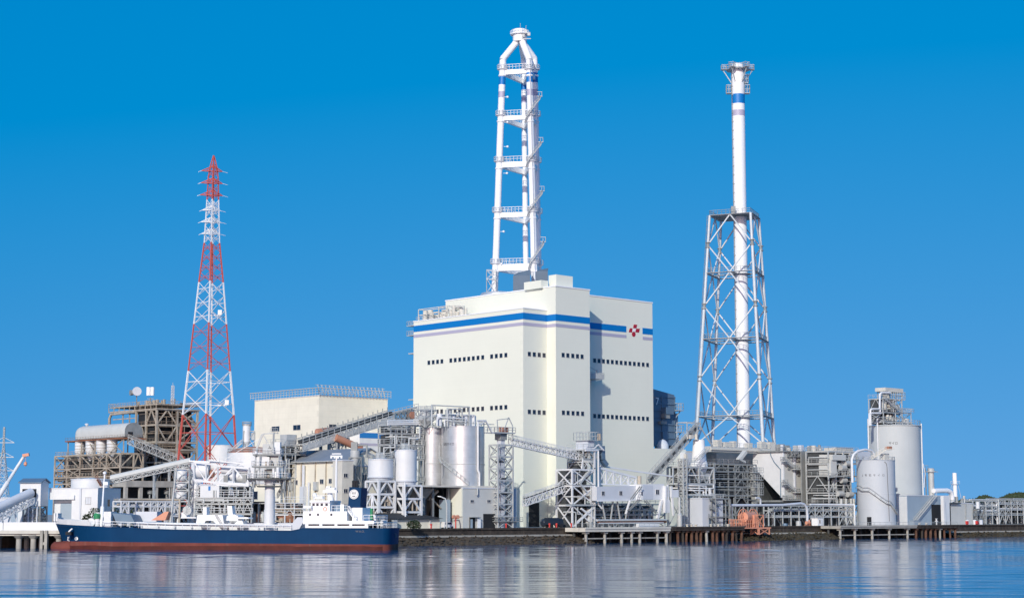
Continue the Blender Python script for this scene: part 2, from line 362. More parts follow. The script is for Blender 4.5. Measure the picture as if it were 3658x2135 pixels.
# ================================================================ MAIN BOILER BUILDING
def main_building():
    c = K.PB(1985, 1023, 32); aT, bT = K.ab(c); zt = c.z
    aT1 = K.A(2106, 1038, bT); bM = bT + 9.0; aM1 = K.A(2330, 1077, bM)
    bL = bT + 3.6
    pL = K.PB(1869, 1116, bL); aL = K.ab(pL)[0]; zs0 = pL.z
    bL1 = K.B(1478, 1163, aL); bU1 = K.B(1592, 1075, aT)
    zb0 = K.Z(1869, 1139.5, bL); zl1 = K.Z(1869, 1150, bL); zl0 = K.Z(1869, 1161.5, bL)
    zL = zs0 + 1.2
    t = thing('boiler_building', 'tall cream boiler building with blue and lavender stripes and a red emblem', 'building', K.Q(aL, bL, GZ))
    w = MB(); w.box(K, aL, aT, bL, bL1, GZ, zL)
    w.box(K, aT, aT1, bT, bM, GZ, zt); w.box(K, aT, aM1, bM, bU1, GZ, zt)
    # parapet caps
    w.build('wall', 'cream', t)
    cp = MB(); e = .15
    cp.box(K, aT - e, aT1 + e, bT - e, bM - e, zt, zt + .35); cp.box(K, aT - e, aM1 + e, bM - e, bU1 + e, zt + .004, zt + .35)
    cp.box(K, aL - e, aT, bL - e, bL1 + e, zL, zL + .3)
    cp.build('parapet', 'whiteclean', t)
    # stripes
    def stripe(z0, z1, m, nm):
        s = MB(); d = .06; top = min(z1, zL - .05)
        s.box(K, aL - d, aL, bL - d, bL1, z0, z1)           # left face
        s.box(K, aL, aT - d, bL - d, bL, z0, z1)            # its right face
        s.box(K, aT - d, aT, bT - d, bL - d, z0, z1)        # sliver
        s.box(K, aT, aT1 + d, bT - d, bT, z0, z1)
        a0 = K.A(2237, 1166, bM); a1 = K.A(2295, 1175, bM)
        s.box(K, aT1, a0, bM - d, bM, z0, z1); s.box(K, a1, aM1 + d, bM - d, bM, z0, z1)
        return s.build(nm, m, t)
    stripe(zb0, zs0, 'stripeblue', 'blue_stripe'); stripe(zl0, zl1, 'stripelav', 'lavender_stripe')
    # emblem: three leaning lozenges and a disc round a white middle
    ac, zc = K.abz(2264.5, 1178, bM); px = 110 / 1618; 
    def at(zx, zy, d=.1): p = K.PB(2230 + zx * px, 1130 + zy * px, bM - d); return p
    e1 = MB()
    for quadp in ([(510, 415), (680, 430), (640, 612), (472, 612)], [(300, 617), (435, 617), (412, 830), (242, 818)], [(640, 637), (820, 637), (775, 840), (590, 818)]):
        e1.prism([at(*p) for p in quadp], K.v * .08)
    e1.prism([at(503 + 95 * math.cos(i * math.pi / 10), 930 + 130 * math.sin(i * math.pi / 10)) for i in range(20)], K.v * .08)
    e1.build('emblem', 'logored', t)
    e2 = MB(); e2.prism([at(*p, d=.06) for p in [(455, 630), (610, 630), (585, 800), (430, 800)]], K.v * .04); e2.build('emblem_middle', 'whiteclean', t)
    # windows: one frame+pane, copied
    def win(face, p):
        # face 'u' (normal -v) or 'v' (normal -u)
        s = .60; fr = MB(); gl = MB(); o = K.ab(p)
        def bx(m, x0, x1, z0, z1, d0, d1):
            if face == 'u': m.box(K, o[0] + x0, o[0] + x1, o[1] - d1, o[1] - d0, p.z + z0, p.z + z1)
            else: m.box(K, o[0] - d1, o[0] - d0, o[1] + x0, o[1] + x1, p.z + z0, p.z + z1)
        g = .07
        bx(fr, -s - g, s + g, s, s + g, -.1, .07); bx(fr, -s - g, s + g, -s - g, -s, -.1, .11); bx(fr, -s - g, -s, -s, s, -.1, .07); bx(fr, s, s + g, -s, s, -.1, .07)
        bx(gl, -s, s, -s, s, .0, .02)
        return fr, gl
    proto = {}
    def window(face, px, py, pl):
        p = K.PA(px, py, aL) if face == 'v' else K.PB(px, py, pl)
        if face not in proto:
            fr, gl = win(face, p); f = fr.build('window', 'frame', t); gl.build('pane', 'glass', f); proto[face] = (f, p)
        else: cpart(proto[face][0], t, p - proto[face][1])
    z1 = K.PA(1532, 1294.6, aL).z; z2 = K.PA(1820, 1452.5, aL).z
    for row, (dy, zz) in enumerate(((0, z1), (0, z2))):
        for g in ([300, 335, 370, 405], [477, 513, 549, 586, 622, 659, 697, 735], [807, 845, 883, 922]):
            for x in g:
                pxx = 1400 + x * .44194; p = K.PA(pxx, 1290, aL); b = K.ab(p)[1]; pt = K.Q(aL, b, zz)
                if 'v' not in proto:
                    fr, gl = win('v', pt); f = fr.build('window', 'frame', t); gl.build('pane', 'glass', f); proto['v'] = (f, pt)
                else: cpart(proto['v'][0], t, pt - proto['v'][1])
    def urow(xs, y0, bb):
        zz = None
        for x in xs:
            pxx = 1400 + x * .44194; p = K.PB(pxx, y0, bb)
            if zz is None: zz = p.z
            p = K.Q(K.ab(p)[0], bb, zz)
            if 'u' not in proto:
                fr, gl = win('u', p); f = fr.build('window', 'frame', t); gl.build('pane', 'glass', f); proto['u'] = (f, p)
            else: cpart(proto['u'][0], t, p - proto['u'][1])
    urow([1110, 1150, 1190, 1229], 1264, bL); urow([1110, 1150, 1190, 1229], 1470, bL)
    urow([1383, 1421, 1461, 1499, 1536], 1267.5, bT); urow([1385, 1423, 1463, 1501, 1540], 1473, bT)
    xs = [1638 + i * 35.6 for i in range(13)]
    urow(xs, 1287, bM); urow(xs, 1485, bM)
    # roof houses
    rh = MB()
    c1 = K.PB(1933, 1000, bT + 5); a1, b1 = K.ab(c1); rh.box(K, a1, K.A(1958, 1006, b1), b1, K.B(1872, 1008, a1), zt, c1.z); rh.build('roof_house', 'cream', t)
    rh = MB(); c1 = K.PB(1987, 980, bT + 3); a1, b1 = K.ab(c1); rh.box(K, a1, K.A(2046, 987, b1), b1, K.B(1960, 982, a1), zt, c1.z); rh.build('roof_house', 'cream', t)
    # roof ring (round hood) and sheet metal ducts
    p = K.PB(1780, 1045, bT + 36); rg = MB(); rg.lathe(V((p.x, p.y, zt)), [(5.2, .1), (5.6, .5), (5.6, 1.5), (5.2, 2.2), (4.2, 2.4), (0, 2.5)], 32); rg.build('roof_hood', 'galv', t)
    # balcony in the recess
    ba = MB(); p = K.PB(2111, 1347, bT + 4); a0, z = aT1, p.z; a1 = K.A(2158, 1347, bT + 4.2)
    ba.box(K, a0, a1, bT + 4.2, bM, z - .35, z); ba.rail([K.Q(a0, bT + 4.2, z), K.Q(a1, bT + 4.2, z), K.Q(a1, bM, z)], 1.5, .8, .12)
    ba.box(K, a0, a1, bT + 4.2, bT + 4.28, z, z + 1.2); ba.box(K, a1 - .08, a1, bT + 4.29, bM, z, z + 1.2)
    for bb in (bT + 4.4, bM - .5): ba.bar(K.Q(a0, bb, z - 2.2), K.Q(a1 - .5, bb, z - .3), .2)
    ba.build('balcony', 'lightsteel', t)
    ba = MB(); ba.box(K, a1 - 1.2, a1 - .9, bM - 3, bM - 2.7, z, z + 2.5); ba.bar(K.Q(a1 - 1, bM - 2.8, z + 2.2), K.Q(a0 + .5, bM - 2.8, z + 5.5), .12); ba.build('hoist_beam', 'lightsteel', t)
    # big door at foot, left block
    d = MB(); a0 = K.A(1889, 1850, bL); a1 = K.A(1926, 1850, bL); d.box(K, a0, a1, bL - .05, bL, GZ, K.Z(1900, 1795, bL)); d.build('shutter_door', 'dark', t)
    # side platforms left edge
    pf = MB()
    for py in (1260, 1425): 
        pp = K.PA(1478, py, aL); b = K.ab(pp)[1]; pf.box(K, aL + .5, aL + 3, b, b + 3.2, pp.z - .2, pp.z + .15)
    for py in (1160, 1195):
        pp = K.PA(1478, py, aL); b = K.ab(pp)[1]; pf.box(K, aL + .5, aL + 5, b, b + 4, pp.z - .15, pp.z + .1); pf.rail([K.Q(aL + .5, b, pp.z), K.Q(aL + .5, b + 4, pp.z), K.Q(aL + 5, b + 4, pp.z)], 1.3, 1)
    pf.build('side_platform', 'lightsteel', t)
    # roof machinery at the left end
    rm = MB(); rnd = random.Random(4); tz = zL + .3
    b0 = K.B(1640, 1130, aL); b1 = bL1 - .5
    for i in range(14):
        b = rnd.uniform(b0 + 1, b1 - 1); a = aL + rnd.uniform(1, 6); r = rnd.uniform(.4, .9)
        rm.vcyl(K.Q(a, b), r, tz, tz + rnd.uniform(1.5, 3.6), 10)
    for i in range(9):
        b = rnd.uniform(b0, b1 - 4); a = aL + rnd.uniform(1, 5); z = tz + rnd.uniform(.8, 3.4)
        rm.tube([K.Q(a, b, z), K.Q(a, b + rnd.uniform(2, 6), z)], rnd.uniform(.15, .4), 8)
    rm.frame(K, [aL + .6, aL + 3.5], [b0 + 6, b0 + 10, b1 - 1], [tz, tz + 1.7, tz + 3.4], .2)
    rm.railbox(K, aL + .5, aL + 6, b0 + 2, b1, tz, 1.1, 1.5, .08)
    rm.build('roof_machinery', 'concretelight', t)
    return dict(aT=aT, bT=bT, zt=zt, aM1=aM1, bM=bM, bU1=bU1, aL=aL, bL=bL, bL1=bL1, zL=zL, aT1=aT1)
BL = main_building()
# boiler duct and casings on the right flank of the main building (in its shade)
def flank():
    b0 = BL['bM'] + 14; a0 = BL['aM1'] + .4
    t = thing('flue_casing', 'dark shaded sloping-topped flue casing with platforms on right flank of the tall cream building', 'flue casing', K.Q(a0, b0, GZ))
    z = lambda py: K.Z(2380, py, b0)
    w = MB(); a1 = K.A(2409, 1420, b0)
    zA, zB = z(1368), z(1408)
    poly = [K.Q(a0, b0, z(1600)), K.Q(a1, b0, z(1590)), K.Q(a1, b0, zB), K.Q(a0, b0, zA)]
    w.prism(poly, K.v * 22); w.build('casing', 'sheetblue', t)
    rb = MB()
    for i in range(8):
        zz = z(1590) + (zB - z(1590)) * i / 7.5; rb.box(K, a0, a1 + .25, b0 - .3, b0 - .01, zz, zz + .35)
    for i in range(5):
        aa = a0 + (a1 - a0) * i / 4; rb.box(K, aa - .15, aa + .15, b0 - .25, b0 - .02, z(1590), zB - .5)
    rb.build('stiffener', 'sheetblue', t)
    rd = random.Random(3)
    for i in range(11): sx = MB(); zz = z(1595) + (zB - z(1595)) * rd.random() * .9; x0 = a0 + rd.random() * (a1 - a0) * .8; wd = rd.uniform(1.2, 4); sx.box(K, x0, x0 + wd, b0 - rd.uniform(.7, 2.2), b0 - .31, zz, zz + rd.uniform(.6, 3)); sx.build('flue_box', rd.choice(('sheetblue', 'darksteel', 'midsteel')), t)
    for pyy, ww in ((1470, 2.2), (1510, 1.2), (1555, 2.6)): sx = MB(); zz = z(pyy); sx.box(K, a1 + .26, a1 + ww, b0 + .5, b0 + 9, zz - 4.5, zz - .3); sx.build('flue_step', 'sheetblue', t)
    for py in (1462, 1540):
        pl = MB(); zz = z(py); pl.box(K, a1, a1 + 3.2, b0 - 1, b0 + 8, zz - .25, zz); pl.railbox(K, a1, a1 + 3.2, b0 - 1, b0 + 8, zz, 2.2, 1.2, .14); pl.bar(K.Q(a1, b0, zz - 3), K.Q(a1 + 3, b0, zz), .25); pl.build('platform', 'lightsteel', t)
    bw = BL['bM'] + .03; zb_ = K.Z(2380, 1602, bw); g = MB(); g.box(K, a0 - .38, K.A(2450, 1600, bw), bw, b0 + 16, GZ, zb_); g.build('base_wall', 'cream', t)
    p7 = K.PB(2348, 1434, b0 - .35); lettering('7', 3.4, lambda x, y: p7 + K.u * x + V((0, 0, y)), 'inkwhite', t)
    sm = MB(); sm.lathe(V((K.Q((a0 + a1) / 2, b0 - 6).x, K.Q((a0 + a1) / 2, b0 - 6).y, zb_)), [(1.9, 0), (1.9, 1.6), (1.4, 2.6), (.7, 3.2), (0, 3.4)], 16); sm.build('vent_dome', 'palegrey', t)
flank()
# ================================================================ MULTI-LEG CHIMNEY
def bands(mb_map, p, q, r, segs, n=20):
    for t0, t1, m in segs: mb_map.setdefault(m, MB()).cyl(p.lerp(q, t0), p.lerp(q, t1), r, r, n, caps=False)
def chimney():
    zt = BL['zt']
    t = thing('leg_chimney', 'white multi-leg steel chimney with blue bands rising behind the tall cream building', 'chimney', PD(1850, 1040, 548) * 1)
    legs = {}
    # leg name: (top px at y=250, bottom px at y=1030, depth, width px)
    spec = {'L': (1796.5, 1766, 546, 24), 'F': (1890, 1911, 544, 24), 'R': (1909.5, 1926, 551, 22), 'B': (1870.5, 1880, 558, 20)}
    tip = PD(1857, 138, 548)
    yb = 1046
    for k, (x0, x1, D, wpx) in spec.items():
        top = PD(x0, 215, D); bot = PD(x1 + (x1 - x0) * .03, yb, D); bot.z = min(bot.z, zt - 1)
        r = wpx / 2 * D / F
        legs[k] = (top, bot, r)
        def fr_(py): return (py - 215) / (yb - 215)
        mm = {}
        if k == 'B': cuts = [(215, 284, 'tubewhite'), (284, 316, 'stripeblue'), (316, 340, 'tubewhite'), (340, 359, 'stripelav'), (359, yb, 'tubewhite')]
        elif k == 'L': cuts = [(215, 267, 'tubewhite'), (267, 300, 'stripeblue'), (300, 323, 'tubewhite'), (323, 344, 'stripelav'), (344, yb, 'tubewhite')]
        else: cuts = [(215, 259, 'tubewhite'), (259, 292, 'stripeblue'), (292, 315, 'tubewhite'), (315, 337, 'stripelav'), (337, yb, 'tubewhite')]
        bands(mm, top, bot, r, [(fr_(a), fr_(b), m) for a, b, m in cuts])
        mm['tubewhite'].build('leg', 'tubewhite', t) if False else None
        e = mm['tubewhite']
        # bent head joining the common mouth
        off = {'L': (-1.05, 0), 'F': (.75, -.9), 'R': (1.05, .5), 'B': (.4, .9)}[k]
        jt = V((tip.x + off[0], tip.y + off[1], tip.z - 1.2)); 
        e.tube([top - V((0, 0, .01)), top.lerp(jt, .04) + V((0, 0, .4)), top.lerp(jt, .12) + V((0, 0, .3)), jt.lerp(top, .12), jt + V((0, 0, .3)), jt + V((0, 0, 3))], r * 1.02, 20, False)
        leg = e.build('leg', 'tubewhite', t)
        mm['stripeblue'].build('blue_band', 'stripeblue', leg); mm['stripelav'].build('lavender_band', 'stripelav', leg)
    m = MB(); c = PD(1857, 125, 548); r = 2.15
    m.lathe(V((c.x, c.y, 0)), [(2.2, tip.z - 1.2), (2.25, c.z), (2.1, c.z + .1)], 28); m.build('mouth', 'tubewhite', t)
    m = MB(); m.lathe(V((c.x, c.y, c.z)), [(2.3, -.3), (3.0, -.1), (3.0, .3), (2.3, .3)], 28)
    for i in range(14):
        an = i * math.pi / 7; e = V((c.x + 3 * math.cos(an), c.y + 3 * math.sin(an), c.z + .3)); m.bar(e, e + V((0, 0, .8)), .1)
        an2 = an + math.pi / 7; e2 = V((c.x + 3 * math.cos(an2), c.y + 3 * math.sin(an2), c.z + .3)); m.bar(e + V((0, 0, .8)), e2 + V((0, 0, .8)), .1)
    m.lathe(V((c.x, c.y, c.z)), [(2.3, .4), (2.4, .6), (2.4, 1.5), (2.2, 1.6), (2.0, 1.6)], 28)
    m.build('crown_platform', 'tubewhite', t)
    m = MB()
    for px, top in ((1859, 84), (1879, 92)): e = PD(px, 120, 548); m.bar(e, PD(px, top, 548), .12)
    e = PD(1869, 128, 546); 
    for dz, dx in ((0, 0), (1.2, .9), (.4, 1.8)): m.box(Fr((e.x + dx, e.y), (1, 0)), -.45, .45, -.4, .4, e.z + dz - .5, e.z + dz + .5)
    m.bar(e + V((-1, 0, -1)), e + V((2.4, 0, -1)), .25); m.build('lightning_rod', 'lightsteel', t)
    # levels
    for (yt, ybm) in ((247, 267), (403, 422), (558, 580), (727, 747), (898, 924)):
        pts = {}
        for k, (top, bot, r) in legs.items():
            f1 = lambda py: top.lerp(bot, (py - 215) / (yb - 215))
            pts[k] = (f1(yt), f1(ybm), r)
        for k, (p1, p2, r) in pts.items():
            for p in (p1, p2): rg = MB(); rg.lathe(V((p.x, p.y, p.z)), [(r, -.55), (r * 1.22, -.3), (r * 1.22, .0), (r * 1.0, .15)], 20); rg.build('collar', 'tubewhite', t)
        g = MB()
        def girder(k1, k2):
            a, a2, r1 = pts[k1]; b, b2, r2 = pts[k2]; d = (b - a); d.z = 0; L_ = d.length; d.normalize()
            x = V((-d.y, d.x, 0)) * .45
            za, zb = a.z - .3, a2.z + .1
            p = a + d * r1 * .9; q = b - d * r2 * .9
            g.hexa([V((p.x, p.y, zb)) - x, V((q.x, q.y, zb)) - x, V((q.x, q.y, zb)) + x, V((p.x, p.y, zb)) + x, V((p.x, p.y, za)) - x, V((q.x, q.y, za)) - x, V((q.x, q.y, za)) + x, V((p.x, p.y, za)) + x])
        girder('L', 'F'); girder('F', 'B'); girder('L', 'B'); girder('F', 'R'); girder('R', 'B')
        g.build('girder', 'tubewhite', t)
        rl = MB()
        for k1, k2 in (('L', 'F'), ('L', 'B'), ('R', 'B')):
            a = pts[k1][0]; b = pts[k2][0]; rl.rail([V((a.x, a.y, a.z)), V((b.x, b.y, a.z))], 1.5, 1.1, .14)
        for k in 'LFR':
            p, _, r = pts[k]; ring = [V((p.x + (r + .6) * math.cos(i * math.pi / 5), p.y + (r + .6) * math.sin(i * math.pi / 5), p.z)) for i in range(11)]
            rl.rail(ring, 1.4, 3, .12)
            rl.lathe(V((p.x, p.y, p.z)), [(r, -.1), (r + .65, -.1), (r + .65, .1), (r, .1)], 16)
        rl.build('walkway', 'white', t)
    # stair flights winding up the right leg
    for (y0, y1) in ((430, 335), (580, 490), (745, 655), (920, 825)):
        st = MB(); top, bot, r = legs['F']; n = 12; pr = None
        for i in range(n + 1):
            py = y0 + (y1 - y0) * i / n; c = top.lerp(bot, (py - 215) / (yb - 215)); an = R(200) + R(190) * i / n
            rad = r + .8 + (1.6 * max(0, i - 7) / 5)
            p = V((c.x + rad * math.cos(an), c.y + rad * math.sin(an), c.z))
            if pr is not None:
                st.bar(pr, p, .7, .18); st.bar(pr + V((0, 0, 1.1)), p + V((0, 0, 1.1)), .14); st.bar(p, p + V((0, 0, 1.1)), .12)
            pr = p
        st.bar(pr + V((-.8, 0, 0)), pr + V((.9, 0, 0)), .9, .2); st.bar(pr + V((.8, 0, 0)), pr + V((.8, 0, 1.6)), .14); st.bar(pr + V((-.8, 0, 1.5)), pr + V((.8, 0, 1.5)), .14)
        st.build('stair_flight', 'lightsteel', t)
    ld = MB(); top, bot, r = legs['F']
    for dx in (.2,): ld.bar(top + V((dx, -r - .1, 0)), bot + V((dx, -r - .1, 0)), .35, .2)
    ld.build('cable_tray', 'palegrey', t)
    lm = MB()
    for (px, py) in ((1813, 347), (1813, 437), (1813, 524), (1811, 619), (1799, 827), (1791, 942)):
        p = PD(px, py, 545); lm.lathe(p, [(0, -.4), (.32, -.25), (.4, 0), (.32, .25), (0, .4)], 8); lm.bar(p, p - V((1.2, 0, 0)), .1)
    lm.build('warning_lamp', 'whiteclean', t)
    cg = MB(); p = PD(1766, 1015, 545); f = Fr((p.x, p.y), (1, 0)); cg.frame(f, [-2.4, .5], [-2.6, -.2], [p.z - 3, p.z + 1.4, p.z + 4.2], .16, 'X'); cg.build('base_cage', 'lightsteel', t)
    # two sheet metal duct hoods under the right legs
    for (x0, x1, xr, ytop, yl, ybm, D) in ((1833, 1852, 1894, 962, 984, 1040, 536), (1903, 1930, 1957, 956, 968, 1015, 543)):
        d = MB(); f = Fr((0, D), (1, 0)); X = lambda px, py: PD(px, py, D).x; Z_ = lambda py: PD(1890, py, D).z
        h = MB(); d.hexa([V((X(x0, yl), D, Z_(ybm) - 4)), V((X(xr, yl), D, Z_(ybm) - 4)), V((X(xr, yl), D + 6, Z_(ybm) - 4)), V((X(x0, yl), D + 6, Z_(ybm) - 4)),
                          V((X(x0, yl), D, Z_(yl))), V((X(xr, yl), D, Z_(yl))), V((X(xr, yl), D + 6, Z_(yl))), V((X(x0, yl), D + 6, Z_(yl)))])
        d.hexa([V((X(x0, yl), D, Z_(yl))), V((X(xr, yl), D, Z_(yl))), V((X(xr, yl), D + 6, Z_(yl))), V((X(x0, yl), D + 6, Z_(yl))),
                V((X(x1, ytop), D + 1, Z_(ytop) - .8)), V((X(xr + 2, ytop), D + 1, Z_(ytop))), V((X(xr + 2, ytop), D + 5, Z_(ytop))), V((X(x1, ytop), D + 5, Z_(ytop) - .8))])
        d.build('duct_hood', 'hoodblue', t)
chimney()
# ================================================================ LATTICE-BRACED STACK
def stack():
    D = 640.0
    base = PD(2661, 1880, D); base.z = GZ
    t = thing('braced_stack', 'white single stack with blue band standing inside a tapering steel lattice tower', 'chimney', base)
    f = F / D
    top = PD(2633, 240, D); r1 = 51 / 2 / f; r0 = 44 / 2 / f
    def ax(py): # stack is plumb: axis x,y fixed
        return V((base.x, base.y, PD(2640, py, D).z))
    Zp = lambda py: PD(2640, py, D).z
    zB = Zp(1600)
    mm = {}
    X0, Y0 = base.x, base.y
    def cyl(m, z0, z1, r): mm.setdefault(m, MB()).lathe(V((X0, Y0, 0)), [(r, z0), (r, z1)], 28)
    r = 2.45
    cyl('tubewhite', GZ, Zp(417), r); cyl('stripelav', Zp(417), Zp(396), r); cyl('tubewhite', Zp(396), Zp(373), r); cyl('stripeblue', Zp(373), Zp(339), r)
    mm['tubewhite'].lathe(V((X0, Y0, 0)), [(r, Zp(339)), (r, Zp(337)), (r * 1.04, Zp(334)), (r * 1.0, Zp(262)), (r * .9, Zp(238)), (r * .85, Zp(232)), (r * .7, Zp(232))], 28)
    s = mm['tubewhite'].build('stack', 'tubewhite', t); mm['stripeblue'].build('blue_band', 'stripeblue', s); mm['stripelav'].build('lavender_band', 'stripelav', s)
    # crown platform with arms
    c = MB(); z = Zp(250); 
    ring = [V((X0 + 4.4 * math.cos(i * math.pi / 4 + .3), Y0 + 4.4 * math.sin(i * math.pi / 4 + .3), z)) for i in range(9)]
    c.rail(ring, 1.6, 1.5, .16); c.lathe(V((X0, Y0, z)), [(r * .9, -.2), (4.6, -.2), (4.6, .05), (r * .9, .05)], 8, False)
    for an in (R(180), R(0), R(-60), R(-120)):
        d = V((math.cos(an), math.sin(an), 0)); o = V((X0, Y0, z)); c.bar(o + d * r, o + d * 6, .3); c.bar(o + d * r + V((0, 0, -5)), o + d * 5.6, .3)
        x = V((-d.y, d.x, 0)); c.rail([o + d * 4.4 + x, o + d * 6 + x, o + d * 6 - x, o + d * 4.4 - x], 1.7, 1, .14); c.bar(o + d * 4.2, o + d * 6.2, 2.0, .15)
    c.build('crown_platform', 'lightsteel', t)
    z = Zp(334)
    for an in (R(180), R(0)):
        c = MB(); d = V((math.cos(an), math.sin(an), 0)); o = V((X0, Y0, z)); c.box(Fr((o + d * 3.4).xy, (1, 0)), -.9, .9, -1, 1, z - .2, z); c.railbox(Fr((o + d * 3.4).xy, (1, 0)), -.9, .9, -1, 1, z, 3.0, .8, .16); c.build('service_cage', 'lightsteel', t)
    c = MB(); d = V((1, -.2, 0)); o = V((X0, Y0, Zp(300))); c.railbox(Fr((o + d * 3).xy, (1, 0)), -.7, .7, -1, 1, o.z, 3.2, .8, .16); c.bar(o + d * 2.4, o + d * 3.8, 1.6, .2)
    c.build('service_cage', 'lightsteel', t)
    ld = MB(); x = -r - .1
    for dx in (-.35, .35): ld.bar(V((X0 + x + dx + .5, Y0 - 1.2, GZ + 20)), V((X0 + x + dx + .5, Y0 - 1.2, Zp(250))), .16)
    for i in range(40): zz = Zp(250) + (Zp(1500) - Zp(250)) * i / 39; ld.box(Fr((X0 + x + .5, Y0 - 1.2), (1, 0)), -.55, .55, -.2, .2, zz, zz + .35)
    ld.build('ladder', 'midsteel', t)
    # lattice tower : four legs, seen rotated. leg pixel columns at top (y~790) and bottom (y~1590)
    legs = {}
    # plan angles chosen so the four legs project left / right-front / far-right / hidden back
    half0, half1 = None, None
    zT = Zp(775); zbt = GZ
    kx = lambda px, py, dy=0: (PD(px, py, D + dy).x - X0)
    # left leg L, front-right F, back-right Bk : 2533->2485 ; 2681->2722 ; 2709->2765
    plan_t = {'L': (kx(2535, 785, -3), -3), 'F': (kx(2681, 760, -9.5), -9.5), 'E': (kx(2711, 785, 4.5), 4.5), 'B': (kx(2575, 775, 10), 10)}
    plan_b = {'L': (kx(2488, 1560, -5), -5), 'F': (kx(2724, 1560, -16), -16), 'E': (kx(2764, 1560, 8), 8), 'B': (kx(2545, 1560, 19), 19)}
    zq = Zp(1560)
    P = lambda k, z: V((X0 + plan_t[k][0] + (plan_b[k][0] - plan_t[k][0]) * (zT - z) / (zT - zq), Y0 + plan_t[k][1] + (plan_b[k][1] - plan_t[k][1]) * (zT - z) / (zT - zq), z))
    for k in 'LFEB':
        m = MB(); m.tube([P(k, GZ), P(k, zT)], [.72, .5], 12); m.build('tower_leg', 'towersteel', t)
    levels = [775, 980, 1215, 1490]; mids = [880, 1098, 1355, 1590]
    order = 'LFEB'
    for i, py in enumerate(levels):
        z = Zp(py); h = MB(); fl = MB()
        for k1, k2 in zip(order, order[1:] + order[0]): h.bar(P(k1, z), P(k2, z), .4)
        h.build('horizontal_strut', 'towersteel', t)
        for k1, k2 in zip(order, order[1:] + order[0]):
            a, b = P(k1, z), P(k2, z); fl.rail([a + V((0, 0, .3)), b + V((0, 0, .3))], 1.5, 1.6, .13)
            m = (a + b) / 2; fl.bar(m, V((X0, Y0, z)) + (m - V((X0, Y0, z))).normalized() * r, .8, .3)
            d = (b - a).normalized(); x = V((-d.y, d.x, 0)); fl.bar(a.lerp(b, .02), a.lerp(b, .98), 1.4, .12)
        fl.lathe(V((X0, Y0, z)), [(r, -.1), (r + 1.4, -.1), (r + 1.4, .1), (r, .1)], 16)
        fl.build('platform', 'midsteel', t)
        br = MB()
        for k1, k2 in zip(order, order[1:] + order[0]):
            a, b = P(k1, z), P(k2, z); m = (a + b) / 2
            zz = Zp(mids[i]); br.bar(m, P(k1, zz), .42); br.bar(m, P(k2, zz), .42)
            if i + 1 < len(levels):
                z2 = Zp(levels[i + 1]); m2 = (P(k1, z2) + P(k2, z2)) / 2; br.bar(P(k1, zz), m2, .42); br.bar(P(k2, zz), m2, .42)
        br.build('diagonal_brace', 'towersteel', t)
    for py in mids[:3]:
        z = Zp(py)
        for k in 'LFEB': g = MB(); p = P(k, z); g.lathe(p, [(.95, -1.0), (.95, -.7), (.6, -.65), (.6, .65), (.95, .7), (.95, 1.0)], 12); g.build('joint_flange', 'midsteel', t)
    tp = MB(); z = zT
    tp.add([P(k, z) + V((0, 0, .25)) for k in order], [(0, 1, 2, 3)]); tp.add([P(k, z) + V((0, 0, .05)) for k in order], [(3, 2, 1, 0)])
    c_ = V((X0 - 3, Y0 - 4, z + .3)); tp.box(Fr(c_.xy, (1, 0)), -.8, .8, -.8, .8, z + .3, z + 3.2); tp.build('top_deck', 'midsteel', t)
    lad = MB(); 
    for dx in (-.9, -.4): lad.bar(P('L', zq) + V((dx, -.3, 0)), P('L', zT) + V((dx, -.3, 0)), .12)
    for i in range(45): zz = zq + (zT - zq) * i / 45; p = P('L', zz); lad.bar(p + V((-.9, -.3, 0)), p + V((-.4, -.3, 0)), .12)
    lad.build('leg_ladder', 'midsteel', t)
stack()
